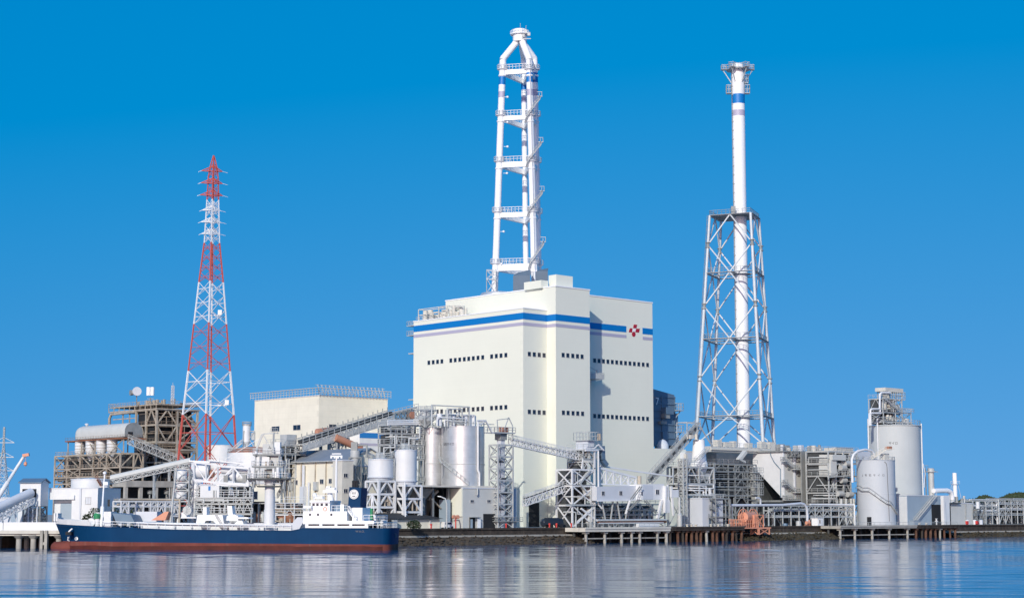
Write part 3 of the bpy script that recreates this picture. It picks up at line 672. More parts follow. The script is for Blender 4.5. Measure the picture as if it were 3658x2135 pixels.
# ================================================================ RED AND WHITE PYLON
def pylon():
    D = 640.0; t0 = PD(736, 1870, D); X0, Y0 = t0.x, D
    t = thing('transmission_pylon', 'tall red and white banded lattice transmission pylon with six crossarms', 'pylon', V((X0, Y0, GZ)))
    Zp = lambda py: PD(745, py, D).z
    # half-diagonal in metres by height: outer legs at px (x-left, x-right)
    def hw(z):
        t_ = [(Zp(1650), 103), (Zp(1500), 92.), (Zp(1325), 74.), (Zp(1160), 58), (Zp(1010), 43.5), (Zp(870), 27.5), (Zp(715), 21), (Zp(612), 17), (Zp(560), 1.5)]
        for (z0, a), (z1, b) in zip(t_, t_[1:]):
            if z <= z1: return (a + (b - a) * (z - z0) / (z1 - z0)) * D / F
        return .1
    def P(k, z):
        h = hw(z); ang = R(5) + k * math.pi / 2; return V((X0 + h * math.cos(ang), Y0 + h * math.sin(ang), z))
    cols = [(1760, 1481, 'pylonred'), (1481, 1325, 'pylonwhite'), (1325, 1157, 'pylonred'), (1157, 1008, 'pylonwhite'), (1008, 868, 'pylonred'), (868, 714, 'pylonwhite'), (714, 556, 'pylonred')]
    ncell = [3, 2, 3, 3, 4, 5, 6]
    for (y0, y1, m), n in zip(cols, ncell):
        za, zb = (Zp(y0) if y0 < 1760 else GZ), Zp(y1)
        wl = .56 if y0 > 1400 else (.42 if y0 > 900 else .3)
        for k in range(4):
            l = MB()
            zs = [za + (zb - za) * i / 4 for i in range(5)]
            for a, b in zip(zs, zs[1:]): l.bar(P(k, a), P(k, b), wl)
            l.build('tower_leg', m, t)
        br = MB(); wb = wl * (.36 if m == 'pylonwhite' or y0 > 1400 else .27)
        for i in range(n):
            z0 = za + (zb - za) * i / n; z1 = za + (zb - za) * (i + 1) / n; zm = (z0 + z1) / 2
            for k in range(4):
                k2 = (k + 1) % 4
                br.bar(P(k, z0), P(k2, z1), wb); br.bar(P(k2, z0), P(k, z1), wb); br.bar(P(k, zm), P(k2, zm), wb)
        br.build('bracing', m, t)
    for i, (py, L, m) in enumerate(((612, 4.6 * 1.3, 'pylonred'), (655, 4.7 * 1.3, 'pylonred'), (698, 4.9 * 1.3, 'pylonred'), (752, 3.9 * 1.3, 'pylonwhite'), (794, 4.3 * 1.3, 'pylonwhite'), (836, 4.0 * 1.3, 'pylonwhite'))):
        z = Zp(py); 
        for sgn in (-1, 1):
            ar = MB(); d = V((sgn * math.cos(R(12)), sgn * math.sin(R(12)), 0)); x = V((-d.y, d.x, 0)); h = hw(z) * .7
            tip = V((X0, Y0, z)) + d * L * (.95 if sgn < 0 else .72) * .78
            for e in (-1, 1):
                a = V((X0, Y0, z)) + x * h * e; ar.bar(a, tip, .22); ar.bar(a + V((0, 0, 1.9)), tip, .18); ar.bar(a.lerp(tip, .5), (a + V((0, 0, 1.9))).lerp(tip, .5), .13); ar.bar(a + V((0, 0, 1.9)), a.lerp(tip, .5), .13); ar.bar(a.lerp(tip, .25), (a + V((0, 0, 1.9))).lerp(tip, .25), .13)
            ar.build('crossarm', m, t)
            ins = MB(); e = V((-.8, -.9, -.55)) if sgn < 0 else V((1.6, 1.2, -.25))
            for q in range(7): p = tip + e * (q / 7); ins.lathe(p, [(.0, -.1), (.17, -.05), (.17, .05), (0, .1)], 8)
            ins.bar(tip, tip + e * 1.1, .1); ins.build('insulator', 'whiteclean', t)
    # little service boxes
    for px, py in ((786, 1116), (811, 1437)):
        s = MB(); p = PD(px, py, D - 2); s.box(Fr(p.xy, (1, 0)), -.7, .7, -.5, .5, p.z - .9, p.z + .9); s.bar(p + V((0, 0, -1)), p + V((-4, 0, -1.1)), .35); s.build('junction_box', 'pylonwhite', t)
pylon()
# ================================================================ SHORE: rubble, wharves
def rubble(name, a0, a1, m, seed, zt=2.3, nr=420, label=''):
    rnd = random.Random(seed); b = MB(); na = int((a1 - a0) / 1.0); nb = 9; grid = []
    for i in range(na + 1):
        for j in range(nb + 1):
            f = j / nb; e = math.sin(i * .33 + seed) * .5 + math.sin(i * .13) * .8
            grid.append(K.Q(a0 + (a1 - a0) * i / na + rnd.uniform(-.3, .3), -1.2 + e * .5 + (QB + 1.2) * f + rnd.uniform(-.25, .25), -.6 + (zt + .6) * f ** .8 + rnd.uniform(-.3, .3)))
    w = nb + 1
    b.add(grid, [(i * w + j, (i + 1) * w + j, (i + 1) * w + j + 1, i * w + j + 1) for i in range(na) for j in range(nb)])
    for i in range(nr):
        f = rnd.random(); a = rnd.uniform(a0, a1); p = K.Q(a, -1.2 + (QB + 1.2) * f, -.4 + (zt + .5) * f ** .8); r = rnd.uniform(.18, .55)
        vs = [p + V((rnd.uniform(.6, 1.2) * x, rnd.uniform(.6, 1.2) * y, rnd.uniform(.5, 1) * z)) * r for x, y, z in ((1, 0, 0), (0, 1, 0), (-1, 0, 0), (0, -1, 0), (0, 0, 1), (0, 0, -1))]
        b.add(vs, [(0, 1, 4), (1, 2, 4), (2, 3, 4), (3, 0, 4), (1, 0, 5), (2, 1, 5), (3, 2, 5), (0, 3, 5)])
    struct(b.build(name, m, loc=K.Q(a0, 0, 0)), 'stuff')
aK = lambda px, b=0., py=1890: K.A(px, py, b)
rubble('rubble_slope', aK(1370), aK(2130), 'rock', 1)
rubble('rubble_slope', aK(2655), aK(3010), 'weed', 2)
rubble('rubble_slope', aK(3425), aK(3800), 'weed', 3, zt=1.9)
ledge = MB(); ledge.box(K, aK(1375), aK(2100), QB - 1.6, QB, 1.9, 2.35); ledge.box(K, aK(2650), aK(3000), QB - 1.8, QB, 1.7, 2.15); ledge.box(K, aK(3420), aK(3850), QB - 1.8, QB, 1.5, 1.95)
struct(ledge.build('stone_ledge', 'concrete', loc=K.Q(0, QB, 0)))
def wharf(label, px0, px1, piles, m_deck, m_pile, zd0, brace=True, rw=.42, tilt=0, pilez=0, seed=0, cat='wharf'):
    a0, a1 = aK(px0), aK(px1); t = thing('wharf', label, cat, K.Q(a0, 0, 0), 'wharves along the quay'); rnd = random.Random(seed)
    d = MB(); d.box(K, a0, a1, -.8, QB - .4, zd0, GZ + .05); d.box(K, a0, a1, -1.0, -.79, GZ - .3, GZ + .2); d.build('deck', m_deck, t)
    for i, px in enumerate(piles):
        a = aK(px)
        for b in (0.2, 4.6):
            m_p = m_pile if m_pile != 'timber' else rnd.choice(('timber', 'rustdark', 'timber', 'concrete', 'rustdark'))
            a = aK(px + rnd.uniform(-tilt, tilt) * 9)
            p = MB(); dx = rnd.uniform(-tilt, tilt)
            p.cyl(K.Q(a + dx, b, -2), K.Q(a, b, zd0), rw * rnd.uniform(.85, 1.15), n=8)
            if b < 1: p.box(K, a - rw * 1.5, a + rw * 1.5, b - .6, b + .8, zd0 - .5, zd0 - .003)
            p.build('pile', m_p if b < 1 else 'darksteel', t)  # back row coloured dark to stand for the shade under the deck
    if brace:
        h = MB(); h.bar(K.Q(a0 + .3, .2, 1.25), K.Q(a1 - .3, .2, 1.25), .35, .3); h.build('tie_beam', m_pile, t)
    return t
wharf('pale concrete wharf on square piles below the white enclosed gallery', 2082, 2388, [2095, 2162, 2222, 2258, 2287, 2350, 2382], 'concretelight', 'concrete', 3.0)
wharf('dark old wharf on rusty leaning piles left of the orange reel', 2392, 2652, [2400 + 18 * i for i in range(15)], 'timber', 'timber', 3.1, False, .4, .5, seed=2)
wharf('dark wharf on concrete piles in front of the lettered grey silo', 2995, 3268, [3003, 3055, 3117, 3178, 3243], 'concrete', 'concrete', 3.2)
wharf('dark old wharf on close set rusty piles below the grey open-sided hall', 3270, 3428, [3276 + 17 * i for i in range(9)], 'timber', 'timber', 3.1, False, .4, .4, seed=5)
# left jetty, camera-parallel, with its deck, columns and parapet
def jetty():
    y0 = 394.5; f = Fr((0, y0), (1, 0)); X = lambda px, py=1900: PD(px, py, y0).x; Zl = lambda py: PD(100, py, y0).z
    t = thing('jetty', 'concrete jetty on round columns at the left edge beside the ship bow', 'wharf', V((X(0), y0, 0)), 'wharves along the quay')
    d = MB(); d.box(f, X(-500), X(212), 0, 15.2, Zl(1905), Zl(1893)); d.box(f, X(-500), X(205), .5, 15, Zl(1912), Zl(1905) - .01); d.build('deck', 'concretelight', t)
    for px in (-40, 62, 114, 205):
        for b in (1.5, 8):
            p = MB(); p.cyl(f.Q(X(px), b, -2), f.Q(X(px), b, Zl(1918)), .62, n=14); p.lathe(f.Q(X(px), b, 0), [(.62, Zl(1924)), (1.35, Zl(1912)), (1.35, Zl(1909))], 14); p.build('column', 'concrete', t)
    for px in (150, 166):
        p = MB(); p.box(f, X(px - 5), X(px + 5), -.5, .9, -2, Zl(1893)); p.build('fender_column', 'concrete', t)
    p = MB(); p.box(f, X(146), X(170), -.4, .8, Zl(1945), Zl(1935)); p.build('fender_beam', 'concrete', t)
    w = MB(); w.box(f, X(0), X(207), 2.5, 3.2, Zl(1893), Zl(1864)); w.box(f, X(-300), X(-2), 2.5, 3.2, Zl(1893), Zl(1866)); w.build('parapet', 'white', t)
jetty()
# ================================================================ SHIP
sh_o = PD(185, 1840, 384)
S = Fr((sh_o.x, sh_o.y), (math.cos(R(9)), -math.sin(R(9))))
def ship():
    BM = 13.0; cb = BM / 2
    t = thing('cargo_ship', 'navy blue cargo ship with red boot-topping and white superstructure aft, moored at the jetty', 'ship', S.Q(0, cb, 0))
    sa = lambda px, py=1890, b=0: S.A(px, py, b)
    sz = lambda px, py, b=0: S.Z(px, py, b)
    # stations: deck px, boot px, half breadth at deck / boot, sheer py, boot py
    st = [(199, 224, .05, .05, 1869, 1931), (214, 236, 1.9, .9, 1870.5, 1931.5), (240, 258, 3.6, 2.3, 1872.5, 1932), (275, 288, 5.0, 3.9, 1874.5, 1932.5), (325, 335, 6.1, 5.6, 1877, 1933), (398, 400, 6.5, 6.4, 1881, 1934),
          (620, 620, 6.5, 6.5, 1889.5, 1937), (1038, 1038, 6.5, 6.5, 1893.5, 1941), (1062, 1062, 6.5, 6.5, 1889, 1941), (1084, 1084, 6.5, 6.5, 1884, 1941.5), (1300, 1300, 6.5, 6.4, 1885, 1943), (1345, 1345, 6.4, 6.1, 1885, 1943), (1369, 1367, 6.0, 5.6, 1885, 1943.5)]
    near, far = [], []
    for pd, pb, hd, hb, pyd, pyb in st:
        bd_, bb_ = cb - hd, cb - hb; ad = S.A(pd, pyd, bd_); ab_ = S.A(pb, pyb, bb_); zd = sz(pd, pyd, bd_); zb = sz(pb, pyb, bb_)
        near.append([(ad, cb - hd, zd), (ab_ * .5 + ad * .5, cb - (hd * .45 + hb * .55), (zd + zb) / 2), (ab_, cb - hb, zb)]); far.append([(a, 2 * cb - b, z) for a, b, z in near[-1]])
    h = MB(); 
    for side, rev in ((near, False), (far, True)):
        vs = [S.Q(*p) for s_ in side for p in s_]
        fs = []
        for i in range(len(side) - 1):
            for j in range(2):
                q = (i * 3 + j, i * 3 + j + 1, (i + 1) * 3 + j + 1, (i + 1) * 3 + j); fs.append(q if not rev else q[::-1])
        h.add(vs, fs, True)
    e, g = near[-1], far[-1]
    # rounded transom
    tr = []
    for j in range(3):
        a, b0, z = e[j]; b1 = g[j][1]; row = []
        for i in range(9):
            an = math.pi * i / 8; row.append(S.Q(a + 1.5 * math.sin(an) ** .6, b0 + (b1 - b0) * (1 - math.cos(an)) / 2, z))
        tr.append(row)
    h.add([p for r_ in tr for p in r_], [(j * 9 + i, (j + 1) * 9 + i, (j + 1) * 9 + i + 1, j * 9 + i + 1) for j in range(2) for i in range(8)], True)
    hull = h.build('hull', 'hullblue', t)
    # boot topping below the blue, with bulbous bow
    bt = MB()
    rows = []
    for side in (near, far):
        top = [p[2] for p in side]; vs = []; 
        for (a, b, z) in top: vs += [S.Q(a, b, z), S.Q(a, cb + (b - cb) * .99, 0), S.Q(a, cb + (b - cb) * .96, -1.5)]
        bt.add(vs, [(i * 3 + j, i * 3 + j + 1, i * 3 + j + 4, i * 3 + j + 3) for i in range(len(top) - 1) for j in range(2)], True)
    a, b0, z = e[2]; b1 = g[2][1]; vs = []
    for i in range(9):
        an = math.pi * i / 8; aa = a + 1.5 * math.sin(an) ** .6; bb = b0 + (b1 - b0) * (1 - math.cos(an)) / 2; vs += [S.Q(aa, bb, z), S.Q(aa, bb, -1.5)]
    bt.add(vs, [(2 * i, 2 * i + 1, 2 * i + 3, 2 * i + 2) for i in range(8)], True)
    zb = near[0][2][2]; a_tip = sa(182, 1955, cb); a_r = sa(300, 1955, cb); vs = []; n = 14
    prof = [(a_tip, .05), (a_tip + .25, .75), (a_tip + .9, 1.25), (a_tip + 2.2, 1.6), (a_r - 2, 1.9), (a_r, 2.0)]
    zc = zb - 1.35
    for a, r in prof: vs += [S.Q(a, cb + r * 1.0 * math.cos(2 * math.pi * k / n), zc + min(r, 1.3 if a > a_tip + 1 else r) * math.sin(2 * math.pi * k / n)) for k in range(n)]
    bt.add(vs, [(i * n + k, (i + 1) * n + k, (i + 1) * n + (k + 1) % n, i * n + (k + 1) % n) for i in range(len(prof) - 1) for k in range(n)], True)
    boot = bt.build('boot_topping', 'bootred', t)
    wt = MB(); zt_ = .85
    for side in (near,):
        vs = []
        for k, (pd, pb, hd, hb_, *_r) in enumerate(st): a, b, z = side[k][2]; f_ = zt_ / z; vs += [S.Q(a, cb + (b - cb) * (.99 + .01 * f_) - .03, zt_ + .12 * math.sin(k * 2.1)), S.Q(a, cb + (b - cb) * .99 - .03, -.02)]
        wt.add(vs, [(i * 2, i * 2 + 1, i * 2 + 3, i * 2 + 2) for i in range(len(st) - 1)], True)
    wt.build('wet_band', 'bootwet', boot)
    # decks
    dk = MB()
    for i in range(len(st) - 1):
        d = .5; p = [S.Q(near[i][0][0], near[i][0][1] + .05, near[i][0][2] - d), S.Q(near[i + 1][0][0], near[i + 1][0][1] + .05, near[i + 1][0][2] - d), S.Q(far[i + 1][0][0], far[i + 1][0][1] - .05, far[i + 1][0][2] - d), S.Q(far[i][0][0], far[i][0][1] - .05, far[i][0][2] - d)]
        dk.quad(*p)
    dk.build('deck', 'midsteel', t)
    # bow bulwark: white strip standing on the sheer, rising to the stem head
    bw = MB()
    tops = [1838, 1852, 1855, 1857, 1861]
    for side in (near, far):
        pts = [p[0] for p in side[:5]]
        for i in range(4):
            ps = []
            for k in (i, i + 1):
                a, b, z = pts[k]; dz = sz(st[k][0], tops[k], b) - z; lean = -.55 if k == 0 else -.2
                ps.append((S.Q(a, b, z), S.Q(a + lean, b + (b - cb) * .03, z + dz)))
            (p0, q0), (p1, q1) = ps; n_ = S.v * .12
            bw.hexa([p0, p1, p1 + n_, p0 + n_, q0, q1, q1 + n_, q0 + n_])
    bw.build('bow_bulwark', 'white', t)
    for px in (196, 205):
        c = MB(); p = S.PB(px, 1843, cb - .8); c.box(S, S.ab(p)[0] - .2, S.ab(p)[0] + .2, cb - 1, cb + 1, p.z - 1, p.z + .7); c.build('bow_chock', 'white', t)
    # anchor in its pocket
    an = MB(); p = S.PB(246, 1898, 1.9); q = S.PB(258, 1887, 1.7); an.bar(p, q, .28); an.build('anchor_shank', 'whiteclean', hull)
    an = MB(); p = S.PB(246, 1903, 1.9); an.box(S, S.ab(p)[0] - .7, S.ab(p)[0] + .6, 1.75, 2.6, p.z - .4, p.z + .3); an.build('anchor', 'dark', hull)
    # marks
    for tx, px, py in (('ξ', 247.5, 1924), ('Φ', 277, 1924)):
        p = S.PB(px, py, 0); bb = 4.15 if px < 260 else 2.85
        p = S.PB(px, py, bb); lettering(tx, 1.1, lambda x, y: p + S.u * x + V((0, 0, y)) - S.v * .5, 'inkwhite', hull, 'mark')
    p = S.PB(1286, 1897, -.06); lettering('W.A.O.', .62, lambda x, y: p + S.u * x + V((0, 0, y)), 'inkgrey', hull, 'mark')
    aT = near[-1][0][0] + 1.5; zz = sz(1369, 1913)
    lettering('TAA', 1.3, lambda x, y: S.Q(aT + .06, cb + x - .6, zz + y), 'inkgrey', hull, 'mark')
    # side fender rail / rubbing strip
    rs = MB()
    for i in range(5, len(st) - 2): rs.bar(S.Q(near[i][0][0], near[i][0][1] - .03, near[i][0][2] - .15), S.Q(near[i + 1][0][0], near[i + 1][0][1] - .03, near[i + 1][0][2] - .15), .12)
    rs.build('rubbing_strake', 'hullblue', hull)
    # rails along main deck
    rl = MB()
    for b in (.35, BM - .35):
        pts = [S.Q(sa(px), b, sz(px, py) + .02) for px, py in ((325, 1877), (398, 1881), (620, 1889.5), (1038, 1893.5))]; rl.rail(pts, 1.15, 1.9, .11)
    rl.build('deck_railing', 'whiteclean', t)
    # long white walkway pipe on deck
    wp = MB(); wp.tube([S.Q(sa(480), 1.2, sz(480, 1868)), S.Q(sa(1050), 1.2, sz(1050, 1880))], .34, 8)
    for px in range(500, 1050, 60): zz = sz(px, 1868 + (px - 480) * .021); wp.bar(S.Q(sa(px), 1.2, zz), S.Q(sa(px), 1.2, zz - 1.3), .3)
    wp.build('deck_pipe', 'white', t)
    # hatch coaming along the hold
    hc_ = MB(); a0, a1 = sa(470), sa(1045); z0 = sz(620, 1892); hc_.box(S, a0, a1, 5.4, BM - 1.2, z0 - 1, z0 + 1.1); hc_.build('hatch_coaming', 'white', t)
    hc_ = MB()
    for i in range(6): x0 = a0 + (a1 - a0) * (i + .04) / 6; x1 = a0 + (a1 - a0) * (i + .96) / 6; hc_.box(S, x0, x1, 5.2, BM - 1, z0 + 1.11, z0 + 1.5)
    hc_.build('hatch_cover', 'palegrey', t)
    # forecastle gear
    g = MB(); p = S.PB(348, 1865, 4); g.vcyl(p, .55, p.z - 2.3, p.z + 2.2, 12); g.build('ventilator', 'white', t)
    g = MB(); p = S.PB(347, 1841, 4); g.lathe(p, [(.2, -.75), (.75, -.6), (.8, .2), (.5, .65), (0, .7)], 12); g.build('ventilator_cowl', 'green', t)
    g = MB(); p = S.PB(315, 1868, 4); g.cyl(p - S.v * .8, p + S.v * .8, .8, n=12); p = S.PB(330, 1864, 4); g.cyl(p - S.v * .8, p + S.v * .8, .9, n=12); g.box(S, S.ab(p)[0] - 2, S.ab(p)[0] + 1, 3, 6, p.z - 1.4, p.z - .9); g.build('windlass', 'white', t)
    # foremast with step
    fm = MB(); p0 = S.PB(361, 1880, cb - 2); p1 = S.PB(374, 1690, cb - 2); fm.tube([p0, p0.lerp(p1, .38), p0.lerp(p1, .381), p1], [.42, .42, .22, .16], 8)
    fm.bar(p0.lerp(p1, .75) - S.u * .9, p0.lerp(p1, .75) + S.u * .9, .14); fm.box(S, S.ab(p0.lerp(p1, .8))[0] + .2, S.ab(p0.lerp(p1, .8))[0] + 1, cb - 2.3, cb - 1.7, p0.lerp(p1, .78).z, p0.lerp(p1, .84).z); fm.lathe(p1, [(0, -.3), (.4, -.1), (.4, .3), (0, .5)], 8); fm.build('foremast', 'whiteclean', t)
    mm = MB(); p0 = S.PB(607, 1880, cb); p1 = S.PB(628, 1690, cb); mm.tube([p0, p1], [.28, .2], 8); p2 = S.PB(632, 1668, cb); mm.tube([p1, p2], [.2, .1], 6); mm.build('midship_mast', 'lightsteel', t)
    # small deck houses and gear
    def hb(n_, px0, px1, py0, py1, b0, b1, m, bev=0):
        x = MB(); a0, a1 = sa(px0, py1, b0), sa(px1, py1, b0); z1 = sz(px0, py0, b0); z0 = sz(px0, py1, b0); x.box(S, a0, a1, b0, b1, z0, z1); return x.build(n_, m, t)
    hb('forward_locker', 370, 395, 1843, 1882, 1.5, 5, 'white'); hb('forward_house', 366, 396, 1826, 1845, 4.5, 8, 'white')
    x = MB(); b0 = 2.5
    P_ = lambda px, py, b=b0: S.PB(px, py, b)
    x.prism([P_(415, 1866), P_(482, 1868), P_(468, 1838), P_(402, 1831)], S.v * 5); x.build('sloping_hopper', 'sheetblue', t)
    x = MB(); x.prism([P_(540, 1857, 5), P_(590, 1857, 5), P_(603, 1826, 5), P_(590, 1826, 5)], S.v * 3); x.build('orange_chute', 'orange', t)
    hb('pale_bin', 485, 560, 1826, 1862, 8, 11, 'palegrey')
    # white grab unit amidships
    gu = MB()
    gu.prism([P_(700, 1870), P_(728, 1870), P_(735, 1858), P_(760, 1858), P_(775, 1872), P_(800, 1872), P_(795, 1838), P_(705, 1838)], S.v * 4)
    gu.prism([P_(808, 1858), P_(850, 1858), P_(850, 1842), P_(838, 1836), P_(822, 1836), P_(810, 1842)], S.v * 4)
    gu.prism([P_(725, 1838), P_(738, 1838), P_(738, 1810), P_(725, 1810)], S.v * 2); gu.prism([P_(814, 1838), P_(832, 1838), P_(828, 1805), P_(812, 1805)], S.v * 2)
    gu.prism([P_(848, 1852), P_(890, 1852), P_(885, 1846), P_(848, 1846)], S.v * 3); gu.prism([P_(830, 1876), P_(872, 1876), P_(865, 1858), P_(850, 1858)], S.v * 3)
    gu.prism([P_(766, 1838), P_(778, 1838), P_(800, 1876), P_(788, 1876)], S.v * .4); gu.build('deck_conveyor', 'whiteclean', t)
    hw = MB(); p = P_(670, 1822, 4); hw.cyl(p - S.v * .3, p + S.v * .3, 1.0, n=16); 
    for i in range(10): an_ = i * math.pi / 5; hw.bar(p - S.v * .35, p - S.v * .35 + (S.u * math.cos(an_) + V((0, 0, math.sin(an_)))) * 1.0, .12)
    hw.build('cable_reel', 'lightsteel', t); hb('winch_house', 648, 666, 1829, 1845, 4, 6, 'white')
    hb('tank_top', 646, 700, 1845, 1850, 3, 8, 'white')
    # poop: stores ladder box at break
    x = MB(); x.prism([P_(1041, 1893, .8), P_(1066, 1893, .8), P_(1084, 1862, .8), P_(1080, 1846, .8), P_(1062, 1846, .8), P_(1040, 1872, .8)], S.v * .5); x.build('break_ladder', 'palegrey', t)
    # ------------- superstructure
    h1 = lambda n_, px0, px1, py0, py1, b0, b1, m='whiteclean', par=None: hb(n_, px0, px1, py0, py1, b0, b1, m)
    z_ = lambda zx: 1040 + zx * .18254
    y_ = lambda zy: 1720 + zy * .18254
    h1('deck_house', z_(235), z_(1090), y_(575), y_(760), .9, BM - .9)
    h1('boat_deck', z_(232), z_(1620), y_(760), y_(824), .5, BM - .5)
    for x0, x1 in ((275, 335), (552, 608), (850, 902), (1140, 1192), (1440, 1492)): h1('deck_pillar', z_(x0), z_(x1), y_(824), y_(902), .5, 1.0)
    h1('poop_house', z_(300), z_(1500), y_(824), y_(902), 2.6, BM - 2.6)
    x = MB(); z0 = sz(1100, 1884.5, .4); x.box(S, sa(z_(280)), sa(z_(1500)), .35, .5, z0, z0 + .45); x.build('poop_bulwark', 'whiteclean', t)
    x = MB(); x.rail([S.Q(sa(z_(1490)), .5, z0), S.Q(sa(z_(1790)), .5, z0), S.Q(sa(z_(1800)), BM - .5, z0)], 1.2, 1.2, .1); x.build('poop_railing', 'whiteclean', t); x = MB()
    zb_ = sz(1300, y_(760), .6); x.rail([S.Q(sa(z_(1400)), .6, zb_), S.Q(sa(z_(1620)), .6, zb_), S.Q(sa(z_(1620)), BM - .6, zb_)], 1.2, 1.2, .1)
    x.build('poop_railing', 'whiteclean', t); x = MB(); zc_ = sz(1200, y_(575), 1); x.rail([S.Q(sa(z_(760)), 1, zc_), S.Q(sa(z_(1080)), 1, zc_)], 1.2, 1.2, .1)
    x.build('poop_railing', 'whiteclean', t)
    wh = h1('wheelhouse', z_(385), z_(755), y_(400), y_(575), 2.0, BM - 2)
    h1('wheelhouse_roof', z_(362), z_(757), y_(362), y_(402), 1.7, BM - 1.7)
    h1('bridge_wing', z_(240), z_(384), y_(468), y_(515), .6, BM - .6)
    for i, zx in enumerate((438, 515, 600, 694)):
        x = MB(); a0, a1 = sa(z_(zx - 24), 1803, 2), sa(z_(zx + 24), 1803, 2); x.box(S, a0, a1, 1.95, 2.0, sz(1150, y_(470), 2), sz(1150, y_(420), 2)); x.build('window', 'glass', t)
    for zx in (370, 526, 786):
        x = MB(); p = S.PB(z_(zx), y_(640), .9); x.cyl(p - S.v * .03, p + S.v * .05, .26, n=10); x.build('porthole', 'glass', t)
    x = MB(); p = S.PB(z_(664), y_(530), 2); x.tube([p - S.v * .06 + (S.u * math.cos(i * math.pi / 6) + V((0, 0, math.sin(i * math.pi / 6)))) * .38 for i in range(13)], .08, 6, False); x.build('lifebuoy', 'orange', t)
    h1('aft_deck_house', z_(960), z_(1030), y_(440), y_(575), 4, BM - 4)
    h1('chart_room', z_(757), z_(1085), y_(470), y_(575), 4.5, BM - 4.5, 'sheetblue')
    # roof gear + radar mast
    h1('searchlight_box', z_(465), z_(610), y_(285), y_(330), 4, 6)
    x = MB(); p = S.PB(z_(460), y_(260), 5); x.lathe(p, [(0, -.5), (.45, -.3), (.5, .1), (.3, .45), (0, .5)], 10); x.bar(p, p - V((0, 0, 1.4)), .2); x.rail([S.Q(sa(z_(370)), 2.2, sz(1120, y_(362), 2.2)), S.Q(sa(z_(755)), 2.2, sz(1120, y_(362), 2.2))], 1.1, 1.2, .08); x.build('compass_stand', 'whiteclean', t)
    x = MB(); p0 = S.PB(z_(780), y_(380), cb); p1 = S.PB(z_(740), y_(110), cb); x.tube([p0, p1], [.75, .3], 8)
    for zx, zy, L in ((780, 190, 1.7), (780, 140, 1.1), (735, 112, .5)): p = S.PB(z_(zx), y_(zy), cb - .8); x.box(S, S.ab(p)[0] - L, S.ab(p)[0] + L * .8, cb - 1.2, cb - .2, p.z - .28, p.z + .28)
    x.build('radar_mast', 'whiteclean', t)
    # funnel with white round emblem
    fx = MB(); a0, a1 = sa(z_(1137), 1760, 3.5), sa(z_(1372), 1760, 3.5); zb0, zb1 = sz(1270, y_(505), 3.5), sz(1270, y_(112), 3.5); 
    fx.prism([S.Q(a0 - .25, 3.5, zb0), S.Q(a1 - .2, 3.5, zb0), S.Q(a1, 3.5, zb1), S.Q(a0, 3.5, zb1 + .15)], S.v * 5.5); fu = fx.build('funnel', 'hullblue', t)
    x = MB(); 
    for px in (1262, 1268, 1276): p = S.PB(px, 1742, 5); x.cyl(p, p + V((0, 0, 1.6)), .28, n=8)
    x.build('exhaust_pipe', 'dark', fu)
    pc = S.PB(z_(1228), y_(242), 3.5); rr = 1.0 * 95 * .18254 * 370 / F
    x = MB(); x.cyl(pc - S.v * .06, pc + S.v * .02, rr, n=24); x.build('emblem_disc', 'inkwhite', fu)
    x = MB(); o_ = lambda x_, y_: pc - S.v * .09 + S.u * x_ * rr + V((0, 0, y_ * rr))
    x.tube([o_(.8 * math.cos(i * math.pi / 12), .8 * math.sin(i * math.pi / 12)) for i in range(25)], .035, 4, False)
    for xx in (-.3, 0, .3): x.bar(o_(xx - .1, .35), o_(xx + .1, .35), .1); x.bar(o_(xx, .2), o_(xx, .45), .08)
    x.bar(o_(-.45, .1), o_(.45, .1), .08); x.bar(o_(-.3, -.4), o_(.3, -.4), .18); x.build('emblem_mark', 'inkgrey', fu)
    h1('engine_casing', z_(1195), z_(1392), y_(505), y_(765), 2.4, BM - 2.4)
    x = MB(); x.stair(S.PB(z_(1280), y_(765), 1.6), S.PB(z_(1120), y_(560), 1.6), .9); x.build('ladder', 'whiteclean', t)
    x = MB(); p = S.PB(z_(1572), y_(740), 3); q = S.PB(z_(1572), y_(520), 3); x.cyl(p, q, .3, n=8); x.build('stern_derrick_post', 'green', t)
    x = MB(); x.bar(q, S.PB(z_(1600), y_(250), 3), .18); x.bar(q, S.PB(z_(1570), y_(250), 3), .12); x.bar(S.PB(z_(1600), y_(250), 3), S.PB(z_(1620), y_(560), 3), .12); x.build('stern_derrick', 'whiteclean', t)
    for zx in (1690, 1770): x = MB(); p = S.PB(z_(zx), y_(860), 3); x.vcyl(p, .35, p.z - .6, p.z + 1.1, 10); x.build('mooring_winch', 'lightsteel', t)
    h1('stern_store', z_(1510), z_(1780), y_(850), y_(900), 5, 9, 'dark')
    x = MB(); x.prism([S.PB(z_(1620), y_(740), 2), S.PB(z_(1650), y_(765), 2), S.PB(z_(1650), y_(650), 2), S.PB(z_(1610), y_(650), 2)], S.v * 1); x.build('davit', 'whiteclean', t)
ship()
